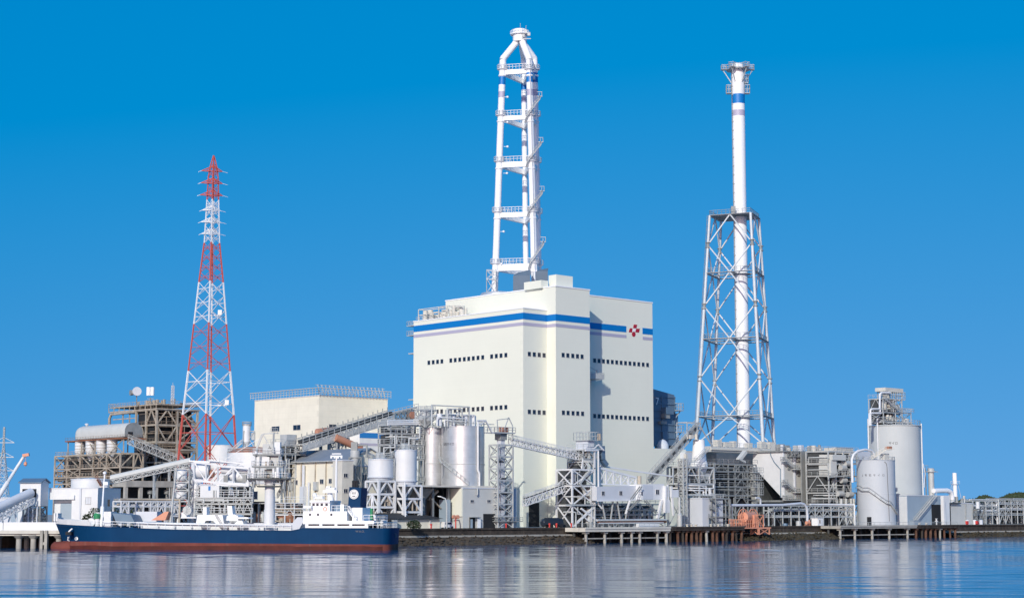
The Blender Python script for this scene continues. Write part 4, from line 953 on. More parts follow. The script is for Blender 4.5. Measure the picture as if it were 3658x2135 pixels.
# ================================================================ generic plant builders
def kz(px, py, b): return K.Z(px, py, b)
def ka(px, py, b): return K.A(px, py, b)
def lin(a, b, n): return [a + (b - a) * i / n for i in range(n + 1)]
def kit(t, fr, a0, a1, b0, b1, zs, seed, m_tank='lightsteel', m_pipe='lightsteel', m_dark='darksteel', tanks=3, pipes=6, ducts=2, rails=True, floor='midsteel', m_rail='lightsteel', shade_fills=0, fd=.45):
    """floors, railings, vessels, pipe runs, ducts and dark shade boxes between the levels of a steel structure"""
    rnd = random.Random(seed); q = fr.Q; n = len(zs); shade_fills = shade_fills or 2
    if floor:
        for z in zs[1:-1]:
            f = MB(); f.box(fr, a0 - .3, a1 + .3, b0 - .3, b1 + .3, z + .22, z + .34); f.build('floor', floor, t)
    if rails:
        for z in zs[1:]:
            r = MB(); r.rail([q(a0 - .3, b1, z + .34), q(a0 - .3, b0 - .3, z + .34), q(a1 + .3, b0 - .3, z + .34)], 1.15, 2.2, .11); r.build('railing', m_rail, t)
    for i in range(n - 1):
        z0, z1 = zs[i] + (.35 if i else 0), zs[i + 1]; h = z1 - z0
        for k in range(tanks):
            v = MB(); a = rnd.uniform(a0 + 1, a1 - 1); b = rnd.uniform(b0 + .8, b1 - .8); r = rnd.uniform(.12, .24) * h
            if rnd.random() < .55: v.lathe(q(a, b, 0), [(0, z0 + .1), (r, z0 + h * .2), (r, z0 + h * .72), (r * .5, z0 + h * .85), (0, z0 + h * .88)], 12); v.build('vessel', m_tank, t)
            else:
                L_ = rnd.uniform(1, 2.6); zc = z0 + h * rnd.uniform(.35, .55); d = fr.u if rnd.random() < .5 else fr.v
                v.cyl(q(a, b, zc) - d * L_ / 2, q(a, b, zc) + d * L_ / 2, r, n=12); v.build('drum', m_tank, t)
        for k in range(pipes):
            pb = MB(); r = rnd.uniform(.08, .24); z = z0 + h * rnd.uniform(.35, .95); b = rnd.choice((b0 - .15, rnd.uniform(b0, b1))); x0 = rnd.uniform(a0, a1); x1 = rnd.uniform(a0, a1)
            c = rnd.random()
            if c < .4: pts = [q(x0, b, z0), q(x0, b, z), q(x1, b, z), q(x1, b, z1 if rnd.random() < .5 else z0)]
            elif c < .75: pts = [q(a0 - .1, rnd.uniform(b0, b1), z), q(a0 - .1, b0 - .1, z), q(x1, b0 - .1, z), q(x1, b0 - .1, z0)]
            else: pts = [q(x0, b, z0), q(x0, b, z1)]
            if (pts[0] - pts[-1]).length > .5: pb.tube(pts, r, 8); pb.build('pipe', m_pipe, t)
        for k in range(ducts):
            d = MB(); x0 = rnd.uniform(a0, a1 - 2); w = rnd.uniform(1, 2.6); dp = rnd.uniform(.8, 2); b = rnd.uniform(b0 + .3, max(b0 + .4, b1 - dp)); zb = z0 + h * rnd.uniform(0, .3); d.box(fr, x0, min(a1, x0 + w), b, b + dp, zb, zb + h * rnd.uniform(.3, .6)); d.build('equipment_box', rnd.choice((m_tank, m_dark)), t)
        for k in range(shade_fills):
            d = MB(); x0 = a0 + (a1 - a0) * (k + .08) / shade_fills; x1 = a0 + (a1 - a0) * (k + .92) / shade_fills; d.box(fr, x0, x1, b0 + (b1 - b0) * fd, b1 - .2, z0 + .1, z1 - .3); d.build('casing', 'dark' if m_dark == 'dark' else 'darksteel', t)  # dark boxes that paint in the shade inside the frame
def conveyor(name, label, p, q, w, h, n, m='lightsteel', belt='darksteel', cover=None, group=None, rail=True, X=False, legs=(), bw=.2, drop=0.0):
    p = V(p); q = V(q); t = thing(name, label, 'conveyor', (p.x, p.y, min(p.z, q.z)), group)
    m1 = MB(); m1.truss(p, q, h, w, n, bw, X=X); m1.build('truss', m, t)
    U = V((0, 0, 1)); d = (q - p).normalized(); hz = V((d.x, d.y, 0)).normalized(); x = V((-hz.y, hz.x, 0))
    b = MB(); b.bar(p + U * (h + .15), q + U * (h + .15), w * .6, .16); b.build('belt', belt, t)
    f = MB(); f.bar(p + x * w * .4 + U * (h + .05), q + x * w * .4 + U * (h + .05), w * .22, .06); f.bar(p - x * w * .42 + U * (h + .05), q - x * w * .42 + U * (h + .05), w * .22, .06); f.build('walkway', 'midsteel', t)
    if cover:
        c = MB(); N = 10
        ring = lambda o: [o + x * w * .5 * math.cos(math.pi * i / N) + U * (h + .2 + w * .5 * math.sin(math.pi * i / N)) for i in range(N + 1)]
        r0, r1 = ring(p), ring(q); c.add(r0 + r1, [(i, i + 1, N + 2 + i, N + 1 + i) for i in range(N)], True); c.add(r0, [tuple(range(N + 1))]); c.add(r1, [tuple(range(N + 1))[::-1]])
        c.build('hood', cover, t)
    if rail:
        for e in (-.5, .5): r = MB(); r.rail([p + x * w * e + U * h, q + x * w * e + U * h], 1.1, max(1.6, (q - p).length / 22), .1); r.build('railing', m, t)
    for s in legs:
        l = MB(); c = p.lerp(q, s); e = hz * .9
        for sg in (-.5, .5):
            f0 = V((c.x, c.y, GZ)) + x * w * sg * 1.3; l.bar(f0, c + x * w * sg, .3)
        kx = max(1, int((c.z - GZ) / 4))
        for i in range(kx):
            z0 = GZ + (c.z - GZ) * i / kx; z1 = GZ + (c.z - GZ) * (i + 1) / kx
            l.bar(V((c.x, c.y, z0)) - x * w * .6, V((c.x, c.y, z1)) + x * w * .6, .16); l.bar(V((c.x, c.y, z0)) + x * w * .6, V((c.x, c.y, z1)) - x * w * .6, .16)
        l.build('trestle', m, t)
    return t
def house(name, label, cat, fr, a0, a1, b0, b1, z0, z1, m='cream2', group=None, cap=True, roofm='palegrey'):
    t = thing(name, label, cat, fr.Q(a0, b0, z0), group); w = MB(); w.box(fr, a0, a1, b0, b1, z0, z1); w.build('wall', m, t)
    if cap: c = MB(); c.box(fr, a0 - .12, a1 + .12, b0 - .12, b1 + .12, z1 + .002, z1 + .3); c.build('roof_edge', roofm, t)
    return t
def fwin(t, fr, a, b, z, w, h, face='u', nm='window', m='glass', frame=True):
    d = .05; g = MB(); f = MB()
    bx = (lambda mm, x0, x1, z0, z1, d0, d1: mm.box(fr, a + x0, a + x1, b - d1, b - d0, z + z0, z + z1)) if face == 'u' else (lambda mm, x0, x1, z0, z1, d0, d1: mm.box(fr, a - d1, a - d0, b + x0, b + x1, z + z0, z + z1))
    bx(g, -w / 2, w / 2, -h / 2, h / 2, -.05, .03); o = g.build(nm, m, t)
    if frame:
        e = .09; bx(f, -w / 2 - e, w / 2 + e, h / 2, h / 2 + e, -.02, .12); bx(f, -w / 2 - e, w / 2 + e, -h / 2 - e, -h / 2, -.02, .16); bx(f, -w / 2 - e, -w / 2, -h / 2, h / 2, -.02, .12); bx(f, w / 2, w / 2 + e, -h / 2, h / 2, -.02, .12); bx(f, -.03, .03, -h / 2, h / 2, .03, .07); f.build('frame', 'frame', o)
    return o
def silo(t, c, r, z0, z1, m, n=32, cone=0, nm='shell', top=True):
    b = MB(); prof = ([(.35 * r, z0 - cone), (r, z0)] if cone else [(0, z0), (r, z0)]) + [(r, z1)] + ([(r * 1.015, z1), (r * 1.015, z1 + .15), (0, z1 + .5)] if top else [])
    segs = []
    b.lathe(V((c.x, c.y, 0)), [(r, z0), (r, z1)], n)
    if cone: b.lathe(V((c.x, c.y, 0)), [(.3 * r, z0 - cone), (r, z0)], n)
    else: b.lathe(V((c.x, c.y, 0)), [(0, z0), (r, z0)], n)
    b.lathe(V((c.x, c.y, 0)), [(r, z1), (r + .12, z1), (r + .12, z1 + .18), (0, z1 + .55)], n, False); o = b.build(nm, m, t)
    return o
def ringrail(t, c, r, z, nm='railing', m='lightsteel', n=20, h=1.1):
    b = MB(); b.rail([V((c.x + r * math.cos(2 * math.pi * i / n), c.y + r * math.sin(2 * math.pi * i / n), z)) for i in range(n + 1)], h, 3, .1); return b.build(nm, m, t)
# ================================================================ OLD BOILER HOUSE (rusty open steel) and its coal gallery
def old_boiler():
    b0 = 255.0
    pc = K.PB(561, 1440, b0); ac = K.ab(pc)[0]; zt = pc.z
    a1 = ka(706, 1448, b0); b1 = K.B(488, 1450, ac); bt = K.B(392, 1446, ac)
    t = thing('boiler_house', 'rusty brown open-framed old boiler house of many floors behind the red and white pylon', 'boiler house', K.Q(ac, b0, GZ))
    zs = [GZ, kz(561, 1790, b0), kz(561, 1720, b0), kz(561, 1650, b0), kz(561, 1603, b0), kz(561, 1577, b0), kz(561, 1516, b0), kz(561, 1461, b0)]
    As = lin(ac, a1, 2); Bs = lin(b0, b1, 2)
    m = MB(); m.frame(K, As, Bs, zs, .72, 'R', .75, random.Random(3), wb=.46); m.build('steel_frame', 'brownpale', t)
    kit(t, K, ac, a1, b0, b1, zs, 31, 'brown', 'brown', 'dark', 3, 9, 2, True, 'brown', 'brown', shade_fills=2, fd=.2)
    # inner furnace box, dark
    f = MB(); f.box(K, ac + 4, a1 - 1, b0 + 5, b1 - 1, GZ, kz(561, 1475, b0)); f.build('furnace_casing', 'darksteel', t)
    d = MB(); d.box(K, ac - .5, a1 + .8, b0 - .8, bt, zs[-1], zs[-1] + .45); d.box(K, ac - .3, a1 + .6, b0 - .6, bt - 1, zt - .5, zt); d.build('roof_deck', 'brownpale', t)
    r = MB(); r.railbox(K, ac - .5, a1 + .8, b0 - .8, bt, zt, 1.2, 1.8, .12)
    for i in range(10): bb = b0 + (bt - b0) * i / 9; r.bar(K.Q(ac - .3, bb, zs[-1]), K.Q(ac - .3, bb, zt), .25)
    r.build('roof_railing', 'brownpale', t)
    # overhanging frame on the left of the upper block with curved downcomer
    o = MB(); zz = kz(561, 1510, b0)
    for bb in (b1 + 5, b1 + 10): o.bar(K.Q(ac, bb, zz - 6), K.Q(ac, bb, zs[-1]), .4)
    o.bar(K.Q(ac, b1, zz + 2.5), K.Q(ac, bt - 3, zz + 2.5), .35); o.build('overhang_frame', 'brownpale', t)
    o = MB(); o.tube([K.Q(ac - .5, bt - 1, zz - 1), K.Q(ac - .5, bt - 1, zz + 3), K.Q(ac - .5, bt - 2.3, zz + 4.6), K.Q(ac - .5, b1, zz + 4.8)], .55, 10); o.build('downcomer_pipe', 'brownpale', t)
    rnd = random.Random(9); g = MB()
    for i in range(16):
        bb = b0 + 2 + rnd.random() * (b1 - b0); aa = ac + rnd.random() * (a1 - ac); hh = rnd.uniform(.8, 2.4); g = MB(); g.vcyl(K.Q(aa, bb), rnd.uniform(.25, .7), zt, zt + hh, 10); g.build('roof_vent', 'brownpale', t)
    # --- coal bunker gallery: barrel hood on deck, hoppers below, lower open frame
    b2 = 246.0; pg = K.PB(445, 1563, b2); ag = K.ab(pg)[0]; zg = pg.z
    t2 = thing('coal_gallery', 'rounded grey barrel-roofed gallery over white hoppers on rusty steel, left of old boiler house', 'gallery', K.Q(ag, b2, GZ))
    bl = K.B(242, 1577, ag); bh = K.B(262, 1565, ag); wv = 7.5
    hh = kz(445, 1511, b2) - zg; N = 12; prof = []
    for i in range(N + 1): an = math.pi * i / N; prof.append((wv / 2 - wv / 2 * math.cos(an), hh * .35 + hh * .65 * math.sin(an) ** .8))
    prof = [(0, 0)] + prof + [(wv, 0)]
    h = MB(); secs = [(b2, 1.0), (bh - 2.5, 1.0), (bh - 1.2, .96), (bh - .4, .82), (bh, .6)]; vs = []
    for bb, s in secs: vs += [K.Q(ag + wv / 2 + (x - wv / 2) * s, bb, zg + .4 + z * (s if z > hh * .3 else 1)) for x, z in prof]
    n = len(prof); h.add(vs, [(i * n + j, i * n + j + 1, (i + 1) * n + j + 1, (i + 1) * n + j) for i in range(4) for j in range(n - 1)], True); h.add(vs[-n:], [tuple(range(n))]); h.build('barrel_hood', 'greywall', t2)
    e = MB(); e.add(vs[:n], [tuple(range(n))[::-1]]); e.build('hood_end', 'midsteel', t2)
    e = MB(); e.box(K, ag + 1.4, ag + 3.4, b2 - .06, b2, zg + .4, zg + 2.3); e.build('hood_opening', 'dark', t2)
    vv = MB(); vv.lathe(K.Q(ag + 2.5, bh - 5.5, zg + hh + .3), [(.5, 0), (.5, .5), (.9, .5), (.6, .9), (0, 1)], 12); vv.build('roof_vent', 'white', t2)
    d = MB(); d.box(K, ag - 1.2, ag + wv + 1.2, b2 - .8, bl, zg - .35, zg + .1); d.build('deck', 'rust', t2)
    r = MB(); r.rail([K.Q(ag - 1.1, bl, zg), K.Q(ag - 1.1, b2 - .7, zg), K.Q(ag + wv, b2 - .7, zg)], 1.2, 2, .09); r.build('railing', 'brown', t2)
    zf = kz(445, 1618, b2)
    for i in range(4):
        bb = K.B(278 + i * 38, 1590, ag); s = MB(); rr = 2.0
        s.lathe(K.Q(ag + 1.0, bb), [(rr, zg - .4), (rr, zf + 1.4), (rr * .25, zf - 2.2)], 16); s.build('hopper', 'white', t2)
        x = MB(); 
        for dz in (.8, 2.0, 3.2): x.lathe(K.Q(ag + 1.0, bb, zg - dz), [(rr, -.06), (rr + .08, -.06), (rr + .08, .06), (rr, .06)], 16)
        x.build('hopper_band', 'brown', t2)
    bL = K.B(197, 1625, ag - 1.5)
    zs = [GZ, kz(440, 1760, b2), kz(440, 1723, b2), kz(440, 1699, b2), kz(440, 1668, b2), zf]
    f = MB(); f.frame(K, [ag - 1.5, ag + 4, ag + 8], lin(b2, bL, 5), zs, .5, 'R', .6, random.Random(8), wb=.34); f.build('lower_frame', 'brownpale', t2)
    f = MB(); f.frame(K, [ag - .3, ag + wv], lin(b2, bl - 1, 4), [zf, zg - .3], .35, 'R', .5, random.Random(2)); f.build('hopper_frame', 'brownpale', t2)
    kit(t2, Fr(K.Q(ag, b2).xy, -K.v), -(bL - b2) + 1, -1, -1.5, 8, zs, 44, 'brown', 'brown', 'darksteel', 4, 10, 3, True, 'brown', 'brownpale', shade_fills=4, fd=.3)
    # back row bridging frame between gallery and boiler
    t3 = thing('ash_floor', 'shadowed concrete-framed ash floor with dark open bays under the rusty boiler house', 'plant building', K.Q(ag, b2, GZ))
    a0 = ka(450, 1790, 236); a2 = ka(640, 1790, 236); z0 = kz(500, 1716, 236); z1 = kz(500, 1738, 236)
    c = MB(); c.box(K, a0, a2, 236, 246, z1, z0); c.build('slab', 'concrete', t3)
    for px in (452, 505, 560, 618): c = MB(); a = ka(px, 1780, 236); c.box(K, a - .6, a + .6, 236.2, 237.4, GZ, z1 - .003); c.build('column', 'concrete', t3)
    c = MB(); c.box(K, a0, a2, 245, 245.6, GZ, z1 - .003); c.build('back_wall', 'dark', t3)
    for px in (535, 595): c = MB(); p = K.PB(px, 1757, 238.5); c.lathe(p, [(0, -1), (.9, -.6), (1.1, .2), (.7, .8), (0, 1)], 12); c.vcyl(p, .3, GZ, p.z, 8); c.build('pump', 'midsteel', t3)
old_boiler()
def roof_dish():
    D = 675; p = PD(488, 1398, D); zb = PD(488, 1442, D).z
    t = thing('microwave_dish', 'white round microwave dish on post atop the rusty boiler house', 'antenna', V((p.x, p.y, zb)))
    d = MB(); f = V((.35, -.93, .05)).normalized()
    d.cyl(p, p + f * 1.2, 1.7, 1.7, 20); d.build('dish', 'palegrey', t)
    d = MB(); q = PD(473, 1402, D); g = V((-.8, -.5, 0)).normalized(); d.cyl(q - g * .2, q + g * .9, 1.0, 1.1, 16); d.build('small_dish', 'midsteel', t)
    d = MB(); d.bar(V((p.x, p.y + .4, zb - 1)), p + V((0, .4, 0)), .3); d.bar(q, p + V((0, .4, -.4)), .2); d.bar(p + V((.9, .3, -1.6)), p + V((.9, .3, .6)), .18); d.build('post', 'midsteel', t)
    t = thing('panel_antenna', 'pair of white drum antennas on short posts atop the rusty boiler house', 'antenna', V(PD(540, 1440, D)))
    for px in (531, 545): a = MB(); p = PD(px, 1397, D); a.vcyl(p, 0.85 if px == 531 else .7, p.z - 1.6, p.z + 1.6, 14); a.build('drum', 'whiteclean', t)
    a = MB(); p = PD(537, 1441, D); a.bar(p - V((0, 0, 1)), p + V((0, 0, 2.2)), .4); a.bar(p + V((-1.2, 0, 1.9)), p + V((1.4, 0, 1.9)), .2); a.build('post', 'midsteel', t)
    t = thing('lattice_mast', 'slim grey lattice mast on the boiler house roof beside the pylon', 'mast', PD(616, 1435, D)); p = PD(616, 1440, D); h = PD(616, 1366, D).z - p.z
    a = MB(); f = Fr(p.xy, (1, .3)); zz = lin(p.z - 1, p.z + h * .85, 7); a.frame(f, [-.5, .5], [-.5, .5], zz, .12, 'X', wb=.1); a.bar(p, p + V((0, 0, h)), .15); a.build('lattice', 'palegrey', t)
roof_dish()
# coal conveyors feeding the gallery
conveyor('inclined_conveyor', 'grey open truss conveyor slanting down right from the barrel-roofed gallery', K.PB(456, 1584, 244), K.PB(655, 1666, 236), 3.2, 2.3, 16, 'lightsteel', 'brown', None, 'inclined coal conveyors', True, legs=(.75,), bw=.2)
conveyor('inclined_conveyor', 'long grey conveyor with rounded hood rising right in front of the rusty boiler house', K.PB(394, 1728, 60), K.PB(680, 1665, 48), 2.2, .9, 22, 'lightsteel', 'brown', 'greywall', 'inclined coal conveyors', False, legs=(.55,), bw=.18)
# ================================================================ FAR LEFT
def far_left():
    G = Fr(PD(346, 1890, 412).xy, (math.cos(R(75)), math.sin(R(75))))      # a goes back, b goes left
    W_ = lambda px, py: G.B(px, py, 0)
    zt = G.PA(346, 1744, 0).z
    t = thing('pump_building', 'white flat-roofed building with blue shaded end wall behind the ship bow', 'building', G.Q(0, 0, GZ))
    dp = G.A(431, 1748, 0)
    zr = G.PA(220, 1783, 0).z; bA = W_(190, 1800); bB = W_(256, 1800); bE = W_(176, 1760)
    w = MB(); w.box(G, 0, dp, 0, bB, GZ, zt); w.box(G, 0, dp, bB, bE, zr, zt); w.box(G, 2.2, dp, bB, bE, GZ, zr - .002); w.build('wall', 'white', t)
    c = MB(); c.box(G, -.1, dp + .1, -.1, bE + .1, zt, zt + .2); c.build('roof_edge', 'palegrey', t)
    c = MB(); c.box(G, 2.1, 2.2, W_(250, 1800), W_(200, 1800), GZ, zr - .8); c.build('shutter', 'bluewall', t)
    c = MB(); b_ = W_(286, 1800); c.box(G, -.25, -.001, b_ - .35, b_ + .1, GZ, zt + .1); c.build('downpipe', 'palegrey', t)
    fwin(t, G, 0, W_(315, 1790), G.PA(315, 1787, 0).z, 1.3, 1.5, 'v', m='palegrey')
    o = MB(); p = G.PB(388, 1795, 0); aa = G.ab(p)[0]; o.box(G, aa - .5, aa + .5, -.06, 0, p.z - .8, p.z + .8); o.build('window', 'glass', t)
    b2 = MB(); p = G.PA(263, 1775, 0); bb = G.ab(p)[1]; b2.box(G, -.5, 0, bb - .4, bb + .5, p.z - .5, p.z + .5); b2.build('wall_box', 'white', t)
    # rusty white tank behind
    t = thing('storage_tank', 'low white tank with rust stains behind the white flat-roofed building', 'tank', PD(322, 1880, 432)); c = PD(322, 1745, 432)
    z1 = PD(322, 1713, 432).z; silo(t, c, 67 * 432 / F, GZ, z1, 'white'); 
    x = MB(); x.stair(c + V((4.3, -1.6, -2)), c + V((2.3, -4, 2.2)), .8); x.build('stair', 'rust', t)
    # gabled transfer house on legs
    H = Fr(PD(141, 1890, 411).xy, (math.cos(R(75)), math.sin(R(75))))
    zb = H.PA(141, 1806, 0).z; ze = H.PA(141, 1723, 0).z; zr = H.PA(141, 1711, 0).z; bl = H.B(71, 1760, 0); dp = H.A(174, 1740, 0)
    t = thing('transfer_house', 'narrow white gable-roofed transfer house with dark opening at the top of the tube conveyor', 'building', H.Q(0, 0, GZ))
    w = MB(); w.box(H, 0, dp, 0, bl, zb, ze); 
    w.prism([H.Q(0, 0, ze), H.Q(dp, 0, ze), H.Q(dp / 2, 0, zr)], H.v * bl); w.build('wall', 'white', t)
    r = MB(); e = .35
    r.prism([H.Q(-e, -e, ze - .1), H.Q(dp / 2, -e, zr + .05), H.Q(dp / 2, -e, zr + .3), H.Q(-e, -e, ze + .15)], H.v * (bl + 2 * e)); r.prism([H.Q(dp + e, -e, ze - .1), H.Q(dp / 2, -e, zr + .05), H.Q(dp / 2, -e, zr + .3), H.Q(dp + e, -e, ze + .15)], H.v * (bl + 2 * e)); r.build('roof', 'sheetblue', t)
    o = MB(); o.box(H, -.06, 0, H.B(130, 1760, 0), H.B(80, 1760, 0), H.PA(110, 1775, 0).z, H.PA(110, 1745, 0).z); o.build('opening', 'dark', t)
    l = MB(); l.frame(H, [0.2, dp - .2], [.2, bl - .2], [GZ, (GZ + zb) / 2, zb], .35, 'X'); l.build('legs', 'midsteel', t)
    w = MB(); w.box(H, .5, dp - .5, .8, bl + 2.5, GZ, zb - .5); w.build('lower_wall', 'bluewall', t)
    w = MB(); w.box(H, -.4, .2, bl - 1, bl + .1, GZ, zb); w.build('lower_panel', 'white', t)
    for i in range(3): w = MB(); bb = .6 + i * 1.1; w.tube([H.Q(-.3, bb, GZ), H.Q(-.3, bb, zb)], .16, 8); w.build('downpipe', 'palegrey', t)
    # tube conveyor
    p0 = PD(-60, 1838, 398); p1 = PD(112, 1758, 410)
    t = thing('tube_conveyor', 'pale cylindrical tube conveyor climbing right into the gable-roofed transfer house', 'conveyor', V((p0.x, p0.y, GZ)))
    x = MB(); x.cyl(p0, p1, 1.05, n=20); x.build('tube', 'palegrey', t)
    x = MB(); U = V((0, 0, 1)); x.truss(p0 - U * 3.1, p1 - U * 3.1 + V((0, 0, .6)), 1.3, 2.0, 14, .2); x.build('truss', 'white', t)
    for s in (.35, .62): 
        c = p0.lerp(p1, s); x = MB(); 
        for d in (-.9, .9): x.bar(V((c.x + d * 1.6, c.y, GZ)), c + V((d * .4, 0, -2.5)), .3)
        x.bar(V((c.x - 1, c.y, GZ + 1.5)), V((c.x + 1, c.y, GZ + 1.5)), .2); x.build('trestle', 'white', t)
    # pale fabric-like low roof beyond, left edge
    t = house('storage_shed', 'pale low shed roof at the left edge beyond the tube conveyor', 'shed', Fr(PD(-60, 1790, 470).xy, (1, .15)), 0, 12.2, 0, 14, GZ, PD(30, 1779, 470).z, 'palegrey')
    # lattice crane boom
    D = 430; p0 = PD(-30, 1812, D); p1 = PD(86, 1628, D)
    t = thing('crane_boom', 'slim white telescopic crane boom with orange tip leaning up right', 'crane', V((p0.x, p0.y, GZ)))
    x = MB(); x.tube([p0, p0.lerp(p1, .5), p0.lerp(p1, .501), p1], [.62, .55, .42, .36], 8); x.build('boom', 'white', t)
    x = MB(); x.bar(p1 - V((.3, 0, -.1)), p1 + V((1.2, 0, .4)), .9, .7); p2 = PD(91, 1655, D); x.bar(p1 + V((.4, 0, 0)), p2, .07); x.lathe(p2, [(0, -.7), (.45, -.3), (.4, .3), (0, .6)], 8); x.build('boom_head', 'orange', t)
    b = MB(); b.box(Fr((p0.x - 3, p0.y), (1, 0)), -3, 3, -1.4, 1.4, GZ + 1, GZ + 3.6); b.box(Fr((p0.x - 3, p0.y), (1, 0)), -3.5, 3.5, -1.8, 1.8, GZ, GZ + 1); b.build('carrier', 'orange', t)
    # distant hazy pylon at the left edge
    D = 1000; c = PD(6, 1800, D); t = thing('transmission_pylon', 'faint grey distant lattice pylon at the left edge of the view', 'pylon', V((c.x, c.y, GZ))); Zp = lambda py: PD(6, py, D).z
    x = MB()
    def hw(z): return max(.4, 4.6 - (z - GZ) * .1)
    zs = [GZ] + [Zp(p) for p in (1790, 1760, 1730, 1703, 1676, 1650, 1625, 1600, 1578, 1560, 1540, 1525)]
    P = lambda k, z: V((c.x + hw(z) * (1 if k in (0, 3) else -1), c.y + hw(z) * (1 if k < 2 else -1), z))
    for z0, z1 in zip(zs, zs[1:]):
        for k in range(4): x.bar(P(k, z0), P(k, z1), .22); x.bar(P(k, z0), P((k + 1) % 4, z1), .2); x.bar(P(k, z1), P((k + 1) % 4, z1), .2); x.bar(P((k + 1) % 4, z0), P(k, z1), .2)
    x.build('tower', 'lightsteel', t); 
    for py in (1580, 1632, 1680): x = MB(); z = Zp(py); x.bar(V((c.x - 6, c.y, z)), V((c.x + 6, c.y, z)), .4); x.bar(V((c.x - 6, c.y, z)), V((c.x, c.y, z + 3)), .25); x.bar(V((c.x + 6, c.y, z)), V((c.x, c.y, z + 3)), .25); x.build('crossarm', 'lightsteel', t)
far_left()
# shrubs on the quay behind the bow
def shrub(px, py0, py1, D, seed, label, hw=1.6):
    rnd = random.Random(seed); p = PD(px, py0, D); p.z = GZ; h = PD(px, py1, D).z - GZ; t = thing('shrub', label, 'shrub', p, 'shrubs on the quay'); b = MB()
    for i in range(520):
        an = rnd.uniform(0, 6.28); rr = hw * math.sqrt(rnd.random()); z = h * rnd.uniform(.08, 1) ; sh = math.sqrt(max(.05, 1 - ((z / h - .45) / .6) ** 2)); c = p + V((rr * sh * math.cos(an), rr * sh * math.sin(an), z + rnd.uniform(-.2, .2)))
        d = V((rnd.gauss(0, 1), rnd.gauss(0, 1), rnd.gauss(0, 1))).normalized() * rnd.uniform(.12, .28); e = d.cross(V((rnd.random(), rnd.random(), rnd.random()))).normalized() * rnd.uniform(.1, .2); b.add([c - d, c + e, c + d, c - e], [(0, 1, 2, 3)])
    b.build('leaves', 'foliage', t)
    b = MB(); b.bar(p, p + V((0, 0, h * .6)), .15); b.bar(p + V((0, 0, h * .2)), p + V((hw * .4, .1, h * .7)), .1); b.build('stem', 'timber', t)
shrub(338, 1860, 1815, 410, 1, 'tall dark shrub beside the foremast of the ship', 2.0)
shrub(310, 1870, 1838, 410, 5, 'low dark shrub left of the tall dark shrub by the foremast', 1.4)
shrub(410, 1850, 1812, 410.5, 2, 'green rounded shrub before the blue end wall of the white building', 1.6)
shrub(452, 1850, 1816, 411, 3, 'dark shrub right of the rounded shrub near the pale bin on deck', 1.2)
shrub(478, 1850, 1815, 411, 4, 'dark narrow shrub below the pipe bridge beside the ship bow', 1.2)
# long low pipe bridge behind the ship
def pipe_bridge(label, px0, px1, b, pys, depth, seed, m='lightsteel', legs=8, npipes=5, cat='pipe rack', name='pipe_rack', group='pipe racks', back=None):
    rnd = random.Random(seed); a0, a1 = ka(px0, pys[0], b), ka(px1, pys[0], b); pm = (px0 + px1) / 2; zs = [GZ] + [kz(pm, p, b) for p in pys]
    t = thing(name, label, cat, K.Q(a0, b, GZ), group); f = MB(); f.frame(K, lin(a0, a1, legs), [b, b + depth], zs, .3, 'A', .5, rnd); f.build('frame', m, t)
    if back: bk = MB(); bk.box(K, a0 + .3, a1 - .3, b + depth + .5, b + depth + 1, GZ, zs[-1] - .4); bk.build('back_wall', back, t)  # dark sheet added in place of the shaded depth behind the rack
    for z in zs[1:]:
        for i in range(npipes):
            p = MB(); r = rnd.uniform(.1, .26); bb = b + depth * (i + .5) / npipes; zz = z + .2 + r; x0 = a0 + rnd.choice((0, 0, rnd.random() * (a1 - a0) * .5)); x1 = a1 - rnd.choice((0, 0, rnd.random() * (a1 - a0) * .4))
            pts = [K.Q(x0, bb, zz), K.Q(x1, bb, zz)]
            if rnd.random() < .5: pts += [K.Q(x1, bb - .5, zz), K.Q(x1, bb - .5, GZ)]
            p.tube(pts, r, 8); p.build('pipe', rnd.choice((m, 'white', 'midsteel', 'brownpale')), t)
    return t
pipe_bridge('long low pipe bridge with walkway behind the ship foredeck', 432, 640, 26, [1842, 1808, 1790], 3.5, 5, 'white', 8, 5)
